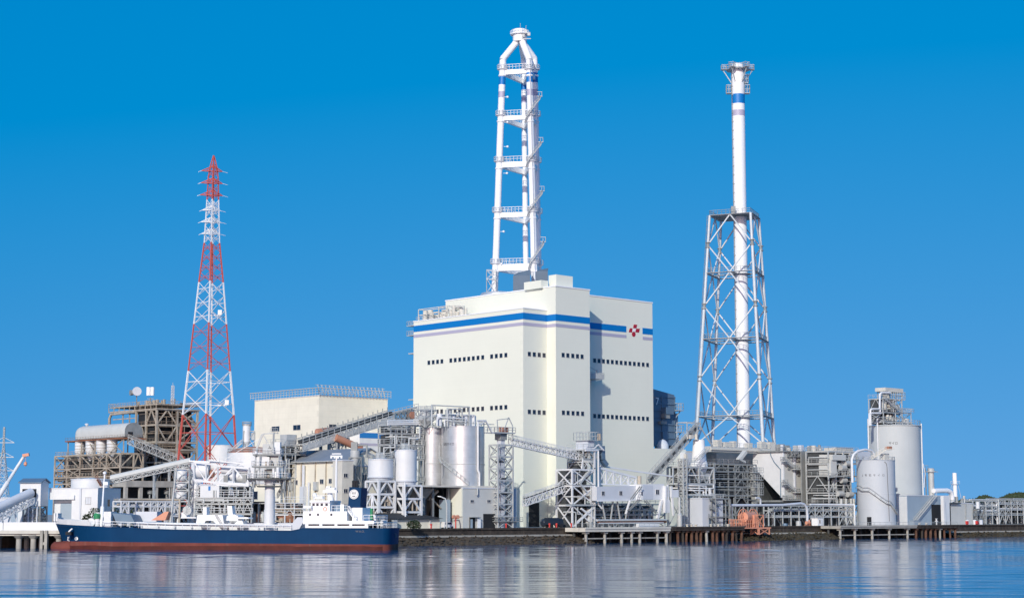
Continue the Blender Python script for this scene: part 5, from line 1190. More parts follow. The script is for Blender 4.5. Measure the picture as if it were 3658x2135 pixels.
# ================================================================ SHIP UNLOADER (column, machine deck, truss boom)
C4 = Fr((0, 380), (1, 0))
def unloader():
    X = lambda px, py=1750, b=0: C4.A(px, py, b)
    Zc = lambda py, b=0: C4.Z(960, py, b)
    P = lambda px, py, b=0: C4.PB(px, py, b)
    xc = X(964); r = 19.5 * 380 / F; t = thing('ship_unloader', 'white ship unloader with thick round column, crowded machine decks and long truss boom', 'unloader', V((xc, 380, 3.6)))
    c = MB(); c.lathe(V((xc, 380, 0)), [(r, 3.4), (r, Zc(1822)), (r * 1.03, Zc(1822)), (r * 1.03, Zc(1824) + .3), (r * .92, Zc(1820)), (r * .92, Zc(1730)), (r * 1.08, Zc(1722)), (r * 1.08, Zc(1708))], 24); c.build('column', 'white', t)
    def deck(n_, px0, px1, py, dep, m='midsteel'):
        z = Zc(py); d = MB(); d.box(C4, X(px0, py), X(px1, py), -dep, dep, z - .3, z); o = d.build(n_, m, t)
        d = MB(); d.railbox(C4, X(px0, py), X(px1, py), -dep, dep, z, 1.1, 1.6, .08); d.build('railing', 'white', t); return z
    z1 = deck('slew_deck', 890, 1032, 1708, 2.9, 'darksteel'); z2 = deck('machine_deck', 905, 1016, 1664, 2.4); z3 = deck('upper_deck', 908, 1008, 1622, 2.2); deck('lower_ring_deck', 922, 1004, 1734, 1.9, 'darksteel')
    rnd = random.Random(12)
    def bx(n_, px0, px1, py0, py1, b0, b1, m): d = MB(); d.box(C4, X(px0, py1, b0), X(px1, py1, b0), b0, b1, C4.Z(960, py1, b0), C4.Z(960, py0, b0)); d.build(n_, m, t)
    bx('machine_house', 912, 944, 1680, 1705, -2, 1.5, 'white'); bx('machine_house', 944, 975, 1676, 1705, -.8, 1.8, 'midsteel'); bx('operator_cab', 1000, 1012, 1664, 1682, -2.2, -.4, 'sheetblue'); bx('machine_house', 978, 998, 1684, 1705, -1.8, 1.5, 'whiteclean')
    bx('control_house', 916, 962, 1630, 1663, -1.6, 1.4, 'white'); bx('hoist_house', 966, 998, 1626, 1663, -1.2, 1.6, 'lightsteel'); bx('winch_house', 938, 975, 1585, 1621, -1.3, 1.3, 'lightsteel'); bx('filter_box', 978, 1000, 1578, 1621, -1.2, 1, 'white')
    for k in range(16):
        d = MB(); px = rnd.uniform(912, 1010); py = rnd.choice((1663, 1705, 1705, 1621)); p = P(px, py, rnd.uniform(-2.3, -1.4)); h = rnd.uniform(.6, 2.2); d.vcyl(p, rnd.uniform(.14, .4), p.z, p.z + h, 8); d.build('vessel', rnd.choice(('white', 'lightsteel', 'brownpale', 'midsteel')), t)
    for px0, px1, py in ((905, 912, 1706), (1012, 1020, 1706), (925, 930, 1664), (993, 998, 1664)):
        d = MB(); 
        for b in (-2, 2): d.bar(P(px0, 1706 if py == 1664 else 1745, b), P(px1, py - 42, b), .25)
        d.build('support_post', 'lightsteel', t)
    # A frame with leaning backstay
    a = MB()
    for b in (-1.2, 1.2):
        a.bar(P(912, 1664, b), P(918, 1600, b), .3); a.bar(P(918, 1600, b), P(939, 1549, b), .35); a.bar(P(939, 1549, b), P(978, 1546, b), .3); a.bar(P(978, 1546, b), P(975, 1622, b), .3); a.bar(P(939, 1549, b), P(972, 1610, b), .2); a.bar(P(940, 1600, b), P(978, 1600, b), .2); a.bar(P(950, 1622, b), P(976, 1570, b), .2)
    a.bar(P(936, 1551, 0), P(916, 1604, 0), .7, .35); a.build('a_frame', 'lightsteel', t)
    d = MB(); d.rail([P(965, 1546, -1), P(992, 1546, -1)], 1.0, 1, .08); d.bar(P(962, 1546, 0), P(993, 1546, 0), 1.6, .15); d.build('top_platform', 'lightsteel', t)
    # ladders below deck
    for px in (898, 905, 1002, 1010): d = MB(); d.bar(P(px, 1706, -1), P(px + 6, 1775 if px > 950 else 1740, -1), .2); d.bar(P(px + 6, 1706, -1), P(px + 10, 1760 if px > 950 else 1735, -1), .15); d.build('hanger', 'midsteel', t)
    d = MB(); d.stair(P(990, 1778, 1), P(1012, 1742, 1), .8); d.build('stair', 'midsteel', t)
    # boom truss to the left
    def panel(px0, px1, pyt0, pyt1, pyb0, pyb1, n, b, w, seq):
        m = MB(); p = [P(px0 + (px1 - px0) * i / n, pyt0 + (pyt1 - pyt0) * i / n, b) for i in range(n + 1)]; q = [P(px0 + (px1 - px0) * i / n, pyb0 + (pyb1 - pyb0) * i / n, b) for i in range(n + 1)]
        m.bar(p[0], p[-1], w); m.bar(q[0], q[-1], w * 1.2)
        for i in range(n + 1): m.bar(p[i], q[i], w * .8)
        for i in range(n): m.bar(p[i], q[i + 1], w * .7) if (i + seq) % 2 else m.bar(q[i], p[i + 1], w * .7)
        return m
    for b in (-1.8, 1.8):
        panel(778, 889, 1663, 1672, 1723, 1733, 2, b, .42, 0).build('boom_truss', 'white', t)
        panel(694, 778, 1650, 1660, 1714, 1724, 2, b, .38, 1).build('boom_truss', 'white', t)
    ct = MB()
    for px, pt, pb in ((694, 1650, 1714), (748, 1656, 1720), (778, 1661, 1723), (836, 1667, 1728), (889, 1672, 1733)):
        ct.bar(P(px, pt, -1.8), P(px, pt, 1.8), .22); ct.bar(P(px, pb, -1.8), P(px, pb, 1.8), .25)
    ct.build('cross_tie', 'white', t)
    tp = MB(); tp.bar(P(676, 1646, 0), P(900, 1655, 0), .6, .35); tp.bar(P(745, 1643, -1), P(920, 1660, -1), .3); tp.rail([P(745, 1648, -1.2), P(860, 1652, -1.2)], 1.0, 2, .08); tp.build('boom_top_walkway', 'white', t)
    bd = MB(); bd.bar(P(778, 1731, 0), P(892, 1735, 0), 3.8, .3); bd.build('boom_deck', 'whiteclean', t)
    for px0, px1 in ((803, 818), (870, 884)): d = MB(); p = P(px0, 1720, -1.9); d.box(C4, X(px0), X(px1), -2.0, -1.6, Zc(1722), Zc(1697)); d.build('ladder_cage', 'midsteel', t)
    for px, py, rr in ((812, 1683, .8), (835, 1704, 1.0), (860, 1712, .9), (872, 1684, .7), (848, 1680, .8)):
        d = MB(); p = P(px, py, 0); d.cyl(p - V((1.2, 0, -.3)), p + V((1.2, 0, .2)), rr, n=12); d.build('drum', rnd.choice(('white', 'brownpale', 'lightsteel')), t)
    # telescopic chute head at the left: wide drum over tall tube
    d = MB(); d.cyl(P(694, 1682, 0), P(748, 1680, 0), 1.7, n=18); d.build('chute_head', 'white', t)
    d = MB(); p = P(753, 1692, 0); d.lathe(p, [(.0, -.9), (.8, -.6), (.9, .3), (.3, .9), (0, 1)], 12); d.build('motor', 'domebrown', t)
    link = MB(); link.bar(P(889, 1680, -1.2), P(912, 1690, -1.2), .35); link.bar(P(889, 1722, -1.2), P(912, 1704, -1.2), .35); link.bar(P(889, 1680, 1.2), P(912, 1690, 1.2), .35); link.bar(P(889, 1722, 1.2), P(912, 1704, 1.2), .35); link.bar(P(920, 1622, 0), P(838, 1666, 0), .12); link.bar(P(936, 1560, 0), P(770, 1660, 0), .1); link.build('boom_link', 'white', t)
unloader()
def unloading_plant():
    """low plant behind the ship: tall tube, braced tanks, cabin, machinery frame"""
    f = Fr((0, 425), (1, .08)); X = lambda px, py=1780, b=0: f.A(px, py, b); Zc = lambda py, b=0: f.Z(780, py, b); P = lambda px, py, b=0: f.PB(px, py, b)
    t = thing('standpipe_tower', 'tall white round standpipe beside braced white tanks, left end of the unloader boom', 'tank', f.Q(X(697), 2, GZ)); c = f.Q(X(697), 2); silo(t, c, 19.5 * 425 / F, GZ, Zc(1655), 'white', 24)
    x = MB(); r = 19.5 * 425 / F + .06
    for py in (1700, 1745): x.lathe(V((c.x, c.y, Zc(py))), [(r, -.06), (r + .08, -.06), (r + .08, .06), (r, .06)], 24)
    x.build('hoop', 'lightsteel', t)
    t = thing('braced_tank_tower', 'stack of three white tanks in a grey cross-braced tower beside the tall standpipe', 'tank tower', f.Q(X(648), 0, GZ)); a0, a1 = X(624), X(676)
    zs = [GZ, Zc(1790), Zc(1750), Zc(1721), Zc(1674)]; m = MB(); m.frame(f, [a0, a1], [-1.6, 1.6], zs, .22, 'X', wb=.14); m.build('frame', 'lightsteel', t)
    for z0, z1 in zip(zs[1:], zs[2:]): m = MB(); m.lathe(f.Q((a0 + a1) / 2 - .2, 0, 0), [(0, z0 + .25), (1.0, z0 + .4), (1.35, z0 + .9), (1.35, z1 - .5), (1.0, z1 - .25), (0, z1 - .2)], 18); m.build('tank', 'white', t)
    m = MB(); m.rail([f.Q(a0, -1.6, zs[-1]), f.Q(a1, -1.6, zs[-1])], 1, 1, .08); m.build('railing', 'lightsteel', t)
    t = house('site_cabin', 'white cabin with small blue mark under the unloader boom', 'cabin', f, X(716), X(784), -1.2, 4, Zc(1776), Zc(1733), 'white')
    m = MB(); p = P(748, 1743, -1.2); m.box(f, f.ab(p)[0] - .25, f.ab(p)[0] + .25, -1.25, -1.2, p.z - .5, p.z + .5); m.build('mark', 'stripeblue', t)
    m = MB()
    for px in (762, 766, 772): m.bar(P(px, 1775, -1.25), P(px, 1750, -1.25), .1)
    m.build('railing', 'midsteel', t)
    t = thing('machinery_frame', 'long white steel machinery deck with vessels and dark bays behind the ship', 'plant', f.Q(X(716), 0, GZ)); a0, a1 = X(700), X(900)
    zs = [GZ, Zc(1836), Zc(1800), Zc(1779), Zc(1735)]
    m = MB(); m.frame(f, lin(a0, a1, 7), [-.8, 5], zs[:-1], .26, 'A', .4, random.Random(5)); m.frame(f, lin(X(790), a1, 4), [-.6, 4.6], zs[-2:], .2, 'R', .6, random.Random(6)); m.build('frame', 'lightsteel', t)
    kit(t, f, a0, a1, -.8, 5, zs, 77, 'white', 'lightsteel', 'dark', 5, 8, 3, True, 'lightsteel', 'white', shade_fills=4, fd=.3)
    m = MB(); m.box(f, a0, a1, 5.3, 5.5, GZ, zs[-1]); m.build('back_wall', 'darksteel', t)  # added dark sheet, its colour standing for the shaded interior
    # pale hopper row, right of the column
    t = thing('pipe_gallery', 'tan hopper and pipe gallery between the white column and the ship bridge', 'pipe rack', f.Q(X(985), 0, GZ), 'pipe racks'); a0, a1 = X(985), X(1085); zs = [GZ, Zc(1838), Zc(1818), Zc(1796)]
    m = MB(); m.frame(f, lin(a0, a1, 3), [0, 3.5], zs, .26, 'A', .3, random.Random(7)); m.build('frame', 'white', t); kit(t, f, a0, a1, 0, 3.5, zs, 91, 'brownpale', 'brownpale', 'domebrown', 2, 5, 2, True, 'lightsteel', 'white')
    m = MB(); m.box(f, a0, a1, 3.8, 4.0, GZ, zs[-1]); m.build('back_wall', 'brown', t)
    m = MB(); m.hexa([f.Q(X(1000), 1, Zc(1858)), f.Q(X(1018), 1, Zc(1858)), f.Q(X(1018), 3, Zc(1858)), f.Q(X(1000), 3, Zc(1858)), f.Q(X(988), .2, Zc(1838)), f.Q(X(1030), .2, Zc(1838)), f.Q(X(1030), 3.4, Zc(1838)), f.Q(X(988), 3.4, Zc(1838))]); m.build('hopper', 'domebrown', t)
    m = MB(); p = P(1038, 1845, 1); m.lathe(p, [(0, -1.6), (1.2, -1.2), (1.4, 0), (1.0, 1), (0, 1.2)], 14); m.build('rusty_vessel', 'rust', t)
unloading_plant()
def site_office():
    f = Fr((0, 440), (1, .06)); X = lambda px, py=1780, b=0: f.A(px, py, b); Zc = lambda py, b=0: f.Z(930, py, b)
    t = house('site_office', 'beige block with one dark window behind the thick unloader column', 'building', f, X(868), X(1002), 0, 8, GZ, Zc(1728), 'cream2'); fwin(t, f, X(905), 0, Zc(1768), 2.0, 1.9)
    t = thing('dust_shed', 'shadowed open shed with sloping dark roof under the unloader decks', 'shed', f.Q(X(890), -9, GZ)); g = Fr((0, 427), (1, .06)); a0, a1 = g.A(893, 1800, 0), g.A(985, 1800, 0); z1 = g.Z(930, 1796, 0)
    m = MB(); m.frame(g, lin(a0, a1, 3), [0, 4], [GZ, z1], .3); m.build('frame', 'lightsteel', t); m = MB(); m.box(g, a0 - .4, a1 + .4, -.4, 4.6, z1 + .15, z1 + .4); m.build('roof', 'roofdark', t); m = MB(); m.box(g, a0, a1, 4.2, 4.4, GZ, z1 + .14); m.build('back_wall', 'darksteel', t)
    for px, mm in ((905, 'lightsteel'), (925, 'domebrown'), (938, 'lightsteel')): m = MB(); e = g.PB(px, 1845, 1.5); m.lathe(e, [(0, -1.6), (.9, -1.2), (1.0, .3), (.5, 1.2), (0, 1.4)], 12); m.build('vessel', mm, t)
site_office()
# ================================================================ TANKS, CREAM HALL, LOW SHED
def centre_left():
    t = thing('domed_tank', 'large white tank with brown dome behind the red and white pylon', 'tank', PD(905, 1880, 470)); c = PD(905, 1650, 470); r = 92 * 470 / F; z1 = PD(905, 1618, 470).z
    m = MB(); m.lathe(V((c.x, c.y, 0)), [(r, GZ), (r, z1)], 40); m.build('shell', 'white', t); m = MB(); m.lathe(V((c.x, c.y, z1)), [(r, 0), (r * .8, .9), (r * .5, 1.5), (0, 1.8)], 40); m.build('dome', 'domebrown', t); ringrail(t, c, r * .99, z1)
    t = thing('storage_tank', 'white tank with pale roof slope between pylon legs, left of the brown-domed tank', 'tank', PD(790, 1880, 690)); c = PD(790, 1650, 690); silo(t, c, 52 * 690 / F, GZ, PD(790, 1592, 690).z, 'white')
    t = thing('filter_silo', 'slim white filter silo with open stair at left corner of cream flat-roofed hall', 'silo', PD(880, 1880, 500)); c = PD(881, 1550, 500); z0 = PD(881, 1577, 500).z; silo(t, c, 14 * 500 / F, z0, PD(881, 1518, 500).z, 'white', 20, 1.5)
    ringrail(t, c, 16 * 500 / F, PD(881, 1520, 500).z)
    m = MB(); f = Fr(c.xy, (1, .2)); m.frame(f, [-.9, 2.2], [-.9, .9], lin(GZ, z0 + 3, 6), .2, 'X'); m.build('frame', 'lightsteel', t); m = MB(); m.stair(V((c.x - 5, c.y - 2, z0 - 4)), V((c.x - 1, c.y - 2, z0 - .5)), .9); m.box(f, 1.3, 2.4, -.8, .8, z0 + .5, z0 + 2.6); m.build('stair', 'lightsteel', t)
    # cream hall
    b0 = 85; pc = K.PB(1140, 1413, b0); ac, zt = K.ab(pc)[0], pc.z; a1 = K.A(1385, 1426, b0); b1 = K.B(910, 1428, ac)
    t = house('turbine_hall', 'plain cream flat-roofed hall with rail frame along its roof edge, left of boiler building', 'building', K, ac, a1, b0, b1, GZ, zt, 'cream2')
    m = MB(); za, zb = zt + .4, zt + 2.6
    def edge(p, q, n):
        for i in range(n + 1): e = p.lerp(q, i / n); m.bar(e + V((0, 0, .4)), e + V((0, 0, 2.2)), .12)
    out = .9
    A_, B_, C_ = K.Q(ac - out, b1 + 1, zt), K.Q(ac - out, b0 - out, zt), K.Q(a1 + .5, b0 - out, zt)
    for p, q, n in ((A_, B_, 24), (B_, C_, 22)): edge(p, q, n); m.bar(p + V((0, 0, 2.3)), q + V((0, 0, 2.3)), .5, .2); m.bar(p + V((0, 0, .9)), q + V((0, 0, .9)), .15); m.bar(p + V((0, 0, 1.6)), q + V((0, 0, 1.6)), .12)
    m.build('roof_rail_frame', 'lightsteel', t)
    m = MB(); rnd = random.Random(3)
    for i in range(18): a = ac + (a1 - ac) * (i + .5) / 18; m.bar(K.Q(a, b0 + .4, zt + .4), K.Q(a, b0 + 1.8, zt + 3.4), .18); m.bar(K.Q(a - .9, b0 + 1.8, zt + 3.3), K.Q(a + .9, b0 + 1.8, zt + 3.3), .14)
    m.build('roof_strut', 'lightsteel', t)
    for px, py, w, h in ((985, 1531, 2.6, 1.4), (1061, 1526, 2.4, 1.4)):
        p = K.PA(px, py, ac); o = fwin(t, K, ac, K.ab(p)[1], p.z, w * 1.5, h, 'v')
    p = K.PB(1188, 1524, b0); fwin(t, K, K.ab(p)[0], b0, p.z, 2.6, 1.4)
    # blue striped low block next to the boiler building
    b2 = 80; a0 = K.A(1285, 1570, b2); a2 = K.A(1495, 1570, b2)
    t = house('annex_block', 'low white block with broad blue band between cream hall and boiler building', 'building', K, a0, a2, b2, b2 + 16, GZ, K.Z(1340, 1545, b2), 'white', cap=False)
    m = MB(); m.box(K, a0 - .05, a2, b2 - .06, b2, K.Z(1340, 1565, b2), K.Z(1340, 1546, b2)); m.build('blue_band', 'stripeblue', t); m = MB(); m.box(K, a0 - .05, a2, b2 - .05, b2, K.Z(1340, 1592, b2), K.Z(1340, 1583, b2)); m.build('lavender_band', 'stripelav', t)
    # brown kilns
    t = thing('brown_vessel', 'brown horizontal vessel with round cream end before the cream hall', 'vessel', PD(1150, 1880, 470)); p, q = PD(1132, 1547, 470), PD(1190, 1540, 478)
    m = MB(); r = 1.25; m.tube([p - V((.5, 0, .1)), p - V((.3, 0, .05)), p, q, q + V((.4, 0, 0))], [.3, r * .8, r, r, .4], 16); m.build('shell', 'domebrown', t)
    m = MB()
    for s in (.25, .75): e = p.lerp(q, s); m.bar(V((e.x, e.y, GZ)), e - V((0, 0, 1)), .6)
    m.build('saddle', 'midsteel', t)
    t = thing('rust_duct', 'rust red inclined duct under the inclined conveyor bridge', 'duct', PD(1270, 1880, 472)); p, q = PD(1200, 1562, 470), PD(1290, 1602, 474)
    m = MB(); m.tube([p, q], 1.0, 12); m.build('duct', 'domebrown', t); m = MB(); e = p.lerp(q, .7); m.bar(V((e.x, e.y, GZ)), e, .4); m.build('support', 'midsteel', t)
    # long low shed with grey gable roof
    b3 = 30; pc = K.PB(1253, 1641, b3); ac, ze = K.ab(pc)[0], pc.z; bl = K.B(985, 1656, ac); ar = ac + 12
    zr = K.PA(1247, 1605, ac + 5.5).z
    t = thing('storage_hall', 'long low cream hall with grey pitched roof behind the ship bridge', 'building', K.Q(ac, b3, GZ)); w = MB(); w.box(K, ac, ar, b3, bl, GZ, ze); w.prism([K.Q(ac, b3, ze), K.Q(ar, b3, ze), K.Q(ac + 6, b3, zr)], K.v * (bl - b3)); w.build('wall', 'cream2', t)
    r = MB(); e = .7
    r.prism([K.Q(ac - e, b3 - .5, ze - .25), K.Q(ac + 6, b3 - .5, zr), K.Q(ac + 6, b3 - .5, zr + .25), K.Q(ac - e, b3 - .5, ze)], K.v * (bl - b3 + 1)); r.prism([K.Q(ar + e, b3 - .5, ze - .25), K.Q(ac + 6, b3 - .5, zr), K.Q(ac + 6, b3 - .5, zr + .25), K.Q(ar + e, b3 - .5, ze)], K.v * (bl - b3 + 1)); r.build('roof', 'roofgrey', t)
    g = MB(); g.tube([K.Q(ac - .85, b3, ze - .2), K.Q(ac - .85, bl, ze - .2)], .16, 6); g.build('gutter', 'lightsteel', t)
    for px in (1030, 1078, 1128, 1166, 1205): g = MB(); p = K.PA(px, 1700, ac); bb = K.ab(p)[1]; g.tube([K.Q(ac - .2, bb, ze - .3), K.Q(ac - .2, bb, GZ)], .16, 6); g.build('downpipe', 'brownpale', t)
    for px, py in ((1023, 1722), (1058, 1722), (1150, 1719), (1182, 1717)): p = K.PA(px, py, ac); fwin(t, K, ac, K.ab(p)[1], p.z, 1.5, 1.1, 'v')
    for px, py in ((1040, 1735), (1133, 1735)): m = MB(); p = K.PA(px, py, ac); bb = K.ab(p)[1]; m.box(K, ac - .8, ac, bb - .7, bb + .7, p.z - 1.1, p.z + 1.1); m.build('wall_unit', 'lightsteel', t)
    m = MB(); p = K.PA(1090, 1750, ac); bb = K.ab(p)[1]; m.box(K, ac - 1.2, ac, bb - .8, bb + .8, GZ, p.z + 1); m.tube([K.Q(ac - .6, bb, p.z), K.Q(ac - .6, bb, ze - 1)], .4, 8); m.tube([K.Q(ac - .6, bb - 2.5, GZ), K.Q(ac - .6, bb - 2.5, p.z + 2)], .3, 8); m.build('dust_filter', 'palegrey', t)
    # stair block at its right end
    b4 = 26; a0 = K.A(1222, 1700, b4); a2 = K.A(1262, 1700, b4); t = house('stair_block', 'narrow beige stair block with two small windows at right end of the low hall', 'building', K, a0, a2, b4, b4 + 3.9, GZ, K.Z(1235, 1645, b4), 'concretelight')
    for py in (1697, 1752): p = K.PB(1223, py, b4); fwin(t, K, K.ab(p)[0] + 1.0, b4, p.z, 1.2, .9)
    a3 = K.A(1312, 1700, b4 + 4); t = house('annex_house', 'beige low annex between stair block and elevated white silos', 'building', K, a2 + .02, a3, b4 + 4, b4 + 9, GZ, K.Z(1290, 1665, b4 + 4), 'cream2'); p = K.PB(1303, 1705, b4 + 4); fwin(t, K, K.ab(p)[0], b4 + 4, p.z, 1.2, 1.4)
    # cyclone + vent stack
    t = thing('cyclone_filter', 'grey steel cyclone with cone and long down pipe above the stair block', 'filter', PD(1268, 1880, 448)); c = PD(1268, 1650, 448); zt_ = PD(1268, 1609, 448).z; zc = PD(1268, 1634, 448).z
    m = MB(); m.lathe(V((c.x, c.y, 0)), [(0, zt_), (1.25, zt_), (1.25, zc), (.35, zc - 2.6), (.35, GZ)], 18); m.build('body', 'lightsteel', t); m = MB(); m.box(Fr(c.xy, (1, 0)), -1, .6, -.6, .6, zt_, zt_ + 2.2); m.tube([V((c.x, c.y, zt_ + 1.4)), V((c.x + 3, c.y, zt_ + 1.4)), V((c.x + 3, c.y, zc))], .3, 8); m.build('inlet_box', 'midsteel', t)
    m = MB(); f = Fr(c.xy, (1, .1)); m.frame(f, [-1.6, 1.6], [-1.2, 1.2], [GZ, GZ + 6, GZ + 11, zc], .2, 'X'); m.build('frame', 'midsteel', t)
    # light mast
    t = thing('light_mast', 'tall slim white floodlight mast with T-shaped head behind the ship bridge', 'mast', PD(1202, 1885, 420)); m = MB(); p0 = PD(1199, 1885, 420); p0.z = GZ; p1 = PD(1208, 1628, 420); m.tube([p0, V((p0.x, p0.y, p1.z))], [.34, .22], 10); m.build('pole', 'whiteclean', t)
    m = MB(); p1 = V((p0.x, p0.y, p1.z)); m.bar(p1 - V((1.4, 0, 0)), p1 + V((1.4, 0, 0)), .3); m.bar(p1 + V((-1.1, 0, .55)), p1 + V((1.1, 0, .55)), .25)
    for dx in (-1.2, -.4, .4, 1.2): m.box(Fr((p1.x + dx, p1.y), (1, 0)), -.22, .22, -.5, .1, p1.z - .55, p1.z - .1)
    m.build('lamp_head', 'whiteclean', t)
centre_left()
# clutter on the roof line between pylon tank and hall
def filter_row():
    f = Fr(PD(1000, 1620, 462).xy, K.u); t = thing('filter_plant', 'small grey filter units and pipes on steel deck above the low hall roof', 'plant', f.Q(0, 0, GZ))
    a0, a1 = f.A(985, 1610, 0), f.A(1090, 1610, 0); z0 = f.Z(1030, 1622, 0); zs = [z0 - 6, z0, f.Z(1030, 1590, 0)]
    m = MB(); m.frame(f, lin(a0, a1, 3), [0, 4], [GZ] + zs, .25, 'A', .4, random.Random(3)); m.build('frame', 'lightsteel', t); kit(t, f, a0, a1, 0, 4, zs, 21, 'lightsteel', 'lightsteel', 'midsteel', 3, 4, 1, True, 'lightsteel', 'lightsteel')
    m = MB(); p = f.PB(1034, 1568, 1); m.box(f, f.ab(p)[0] - 1.6, f.ab(p)[0] + 1.6, 0, 3, zs[-1] + .2, p.z + 1.2); m.build('filter_box', 'lightsteel', t)
filter_row()
# main inclined conveyor bridge (open truss) up to the boiler building
def bridge():
    b = 52; p = K.PB(1070, 1612, b); q = K.PB(1396, 1508, b); U = V((0, 0, 1)); t = thing('conveyor_bridge', 'long grey open truss conveyor bridge climbing right across the cream hall to the boiler building', 'conveyor', V((p.x, p.y, GZ)))
    h = 1.9; m = MB(); m.truss(p, q, h, 3.0, 15, .26, X=False); m.build('truss', 'lightsteel', t)
    m = MB(); d = (q - p); m.bar(p - U * .1, q - U * .1, 2.9, .15); m.build('floor', 'darksteel', t)
    m = MB(); m.bar(p + U * (h + .6), q + U * (h + .6), 1.5, 1.0); m.build('belt', 'darksteel', t)  # belt bar deepened into a dark band for the shade between the rails
    x = K.v * -1.5
    for sgn in (-1, 1): m = MB(); m.rail([p + x * sgn + U * h, q + x * sgn + U * h], 1.5, 2.1, .16); m.build('railing', 'lightsteel', t)
    m = MB()
    n = 18
    for i in range(n + 1): e = p.lerp(q, i / n) + U * (h + 1.5); m.bar(e - x, e + x, .14); m.bar(e - x, e - x + U * .9, .14)
    m.build('hoop', 'midsteel', t)
    m = MB(); m.bar(p + x + U * .9, q + x + U * .9, .06, 1.3); m.build('side_sheet', 'lightsteel', t)
    for s in (.36, .97):
        c = p.lerp(q, s); m = MB(); 
        for sg in (-1, 1): m.bar(V((c.x, c.y, GZ)) + x * sg, c + x * sg, .4); m.bar(V((c.x, c.y, GZ)) + K.u * 3 + x * sg, c + K.u * 3 + x * sg, .35)
        for i in range(4): z0 = GZ + (c.z - GZ) * i / 4; z1 = GZ + (c.z - GZ) * (i + 1) / 4; m.bar(V((c.x, c.y, z0)) + x, V((c.x, c.y, z1)) - x, .2); m.bar(V((c.x, c.y, z0)) + x, V((c.x, c.y, z1)) + K.u * 3 + x, .2)
        m.build('trestle', 'lightsteel', t)
    # head section, level, to the main building
    q2 = K.PB(1482, 1492, b); m = MB(); m.truss(q, q2, h + .4, 3.0, 5, .25, X=True); m.build('head_truss', 'midsteel', t); m = MB(); m.bar(q + U * (h + .6), q2 + U * (h + 1), 2.2, .4); m.rail([q + x + U * h, q2 + x + U * (h + .4)], 1.6, 1.5, .14); m.build('head_walkway', 'lightsteel', t)
    m = MB(); e = K.PB(1468, 1482, b - 1); m.cyl(e - K.v * .8, e + K.v * 1, 1.0, n=14); m.build('head_pulley', 'domebrown', t)
bridge()
# small lower conveyor behind the annex
conveyor('inclined_conveyor', 'short pale conveyor slanting under the long conveyor bridge', K.PB(1190, 1598, 58), K.PB(1240, 1580, 58), 2, 1.2, 5, 'lightsteel', 'darksteel', None, 'inclined coal conveyors', legs=(.5,))
# pipework tower between the bridge head and the silos
def pipe_tower():
    b = 30; a0, a1 = ka(1395, 1600, b), ka(1512, 1600, b); zs = [GZ, kz(1450, 1720, b), kz(1450, 1640, b), kz(1450, 1590, b), kz(1450, 1550, b), kz(1450, 1518, b)]
    t = thing('pipework_tower', 'crowded pale steel pipework tower behind the two elevated white silos', 'plant', K.Q(a0, b, GZ)); m = MB(); m.frame(K, lin(a0, a1, 3), [b, b + 5], zs, .28, 'R', .35, random.Random(10)); m.build('frame', 'lightsteel', t)
    kit(t, K, a0, a1, b, b + 5, zs, 18, 'lightsteel', 'lightsteel', 'midsteel', 4, 8, 2, True, 'lightsteel', 'lightsteel', shade_fills=2, fd=.5)
    for py in (1503, 1510, 1516): m = MB(); m.tube([K.PB(1385, py, b - .5), K.PB(1520, py - 3, b - .5), K.PB(1523, py + 5, b - .5)], .24, 8); m.build('header_pipe', 'white', t)
    m = MB(); p = K.PB(1509, 1500, b); m.lathe(p, [(0, -1), (1.1, -.8), (1.2, .8), (.7, 1.3), (0, 1.5)], 14); m.build('silencer', 'lightsteel', t)
pipe_tower()
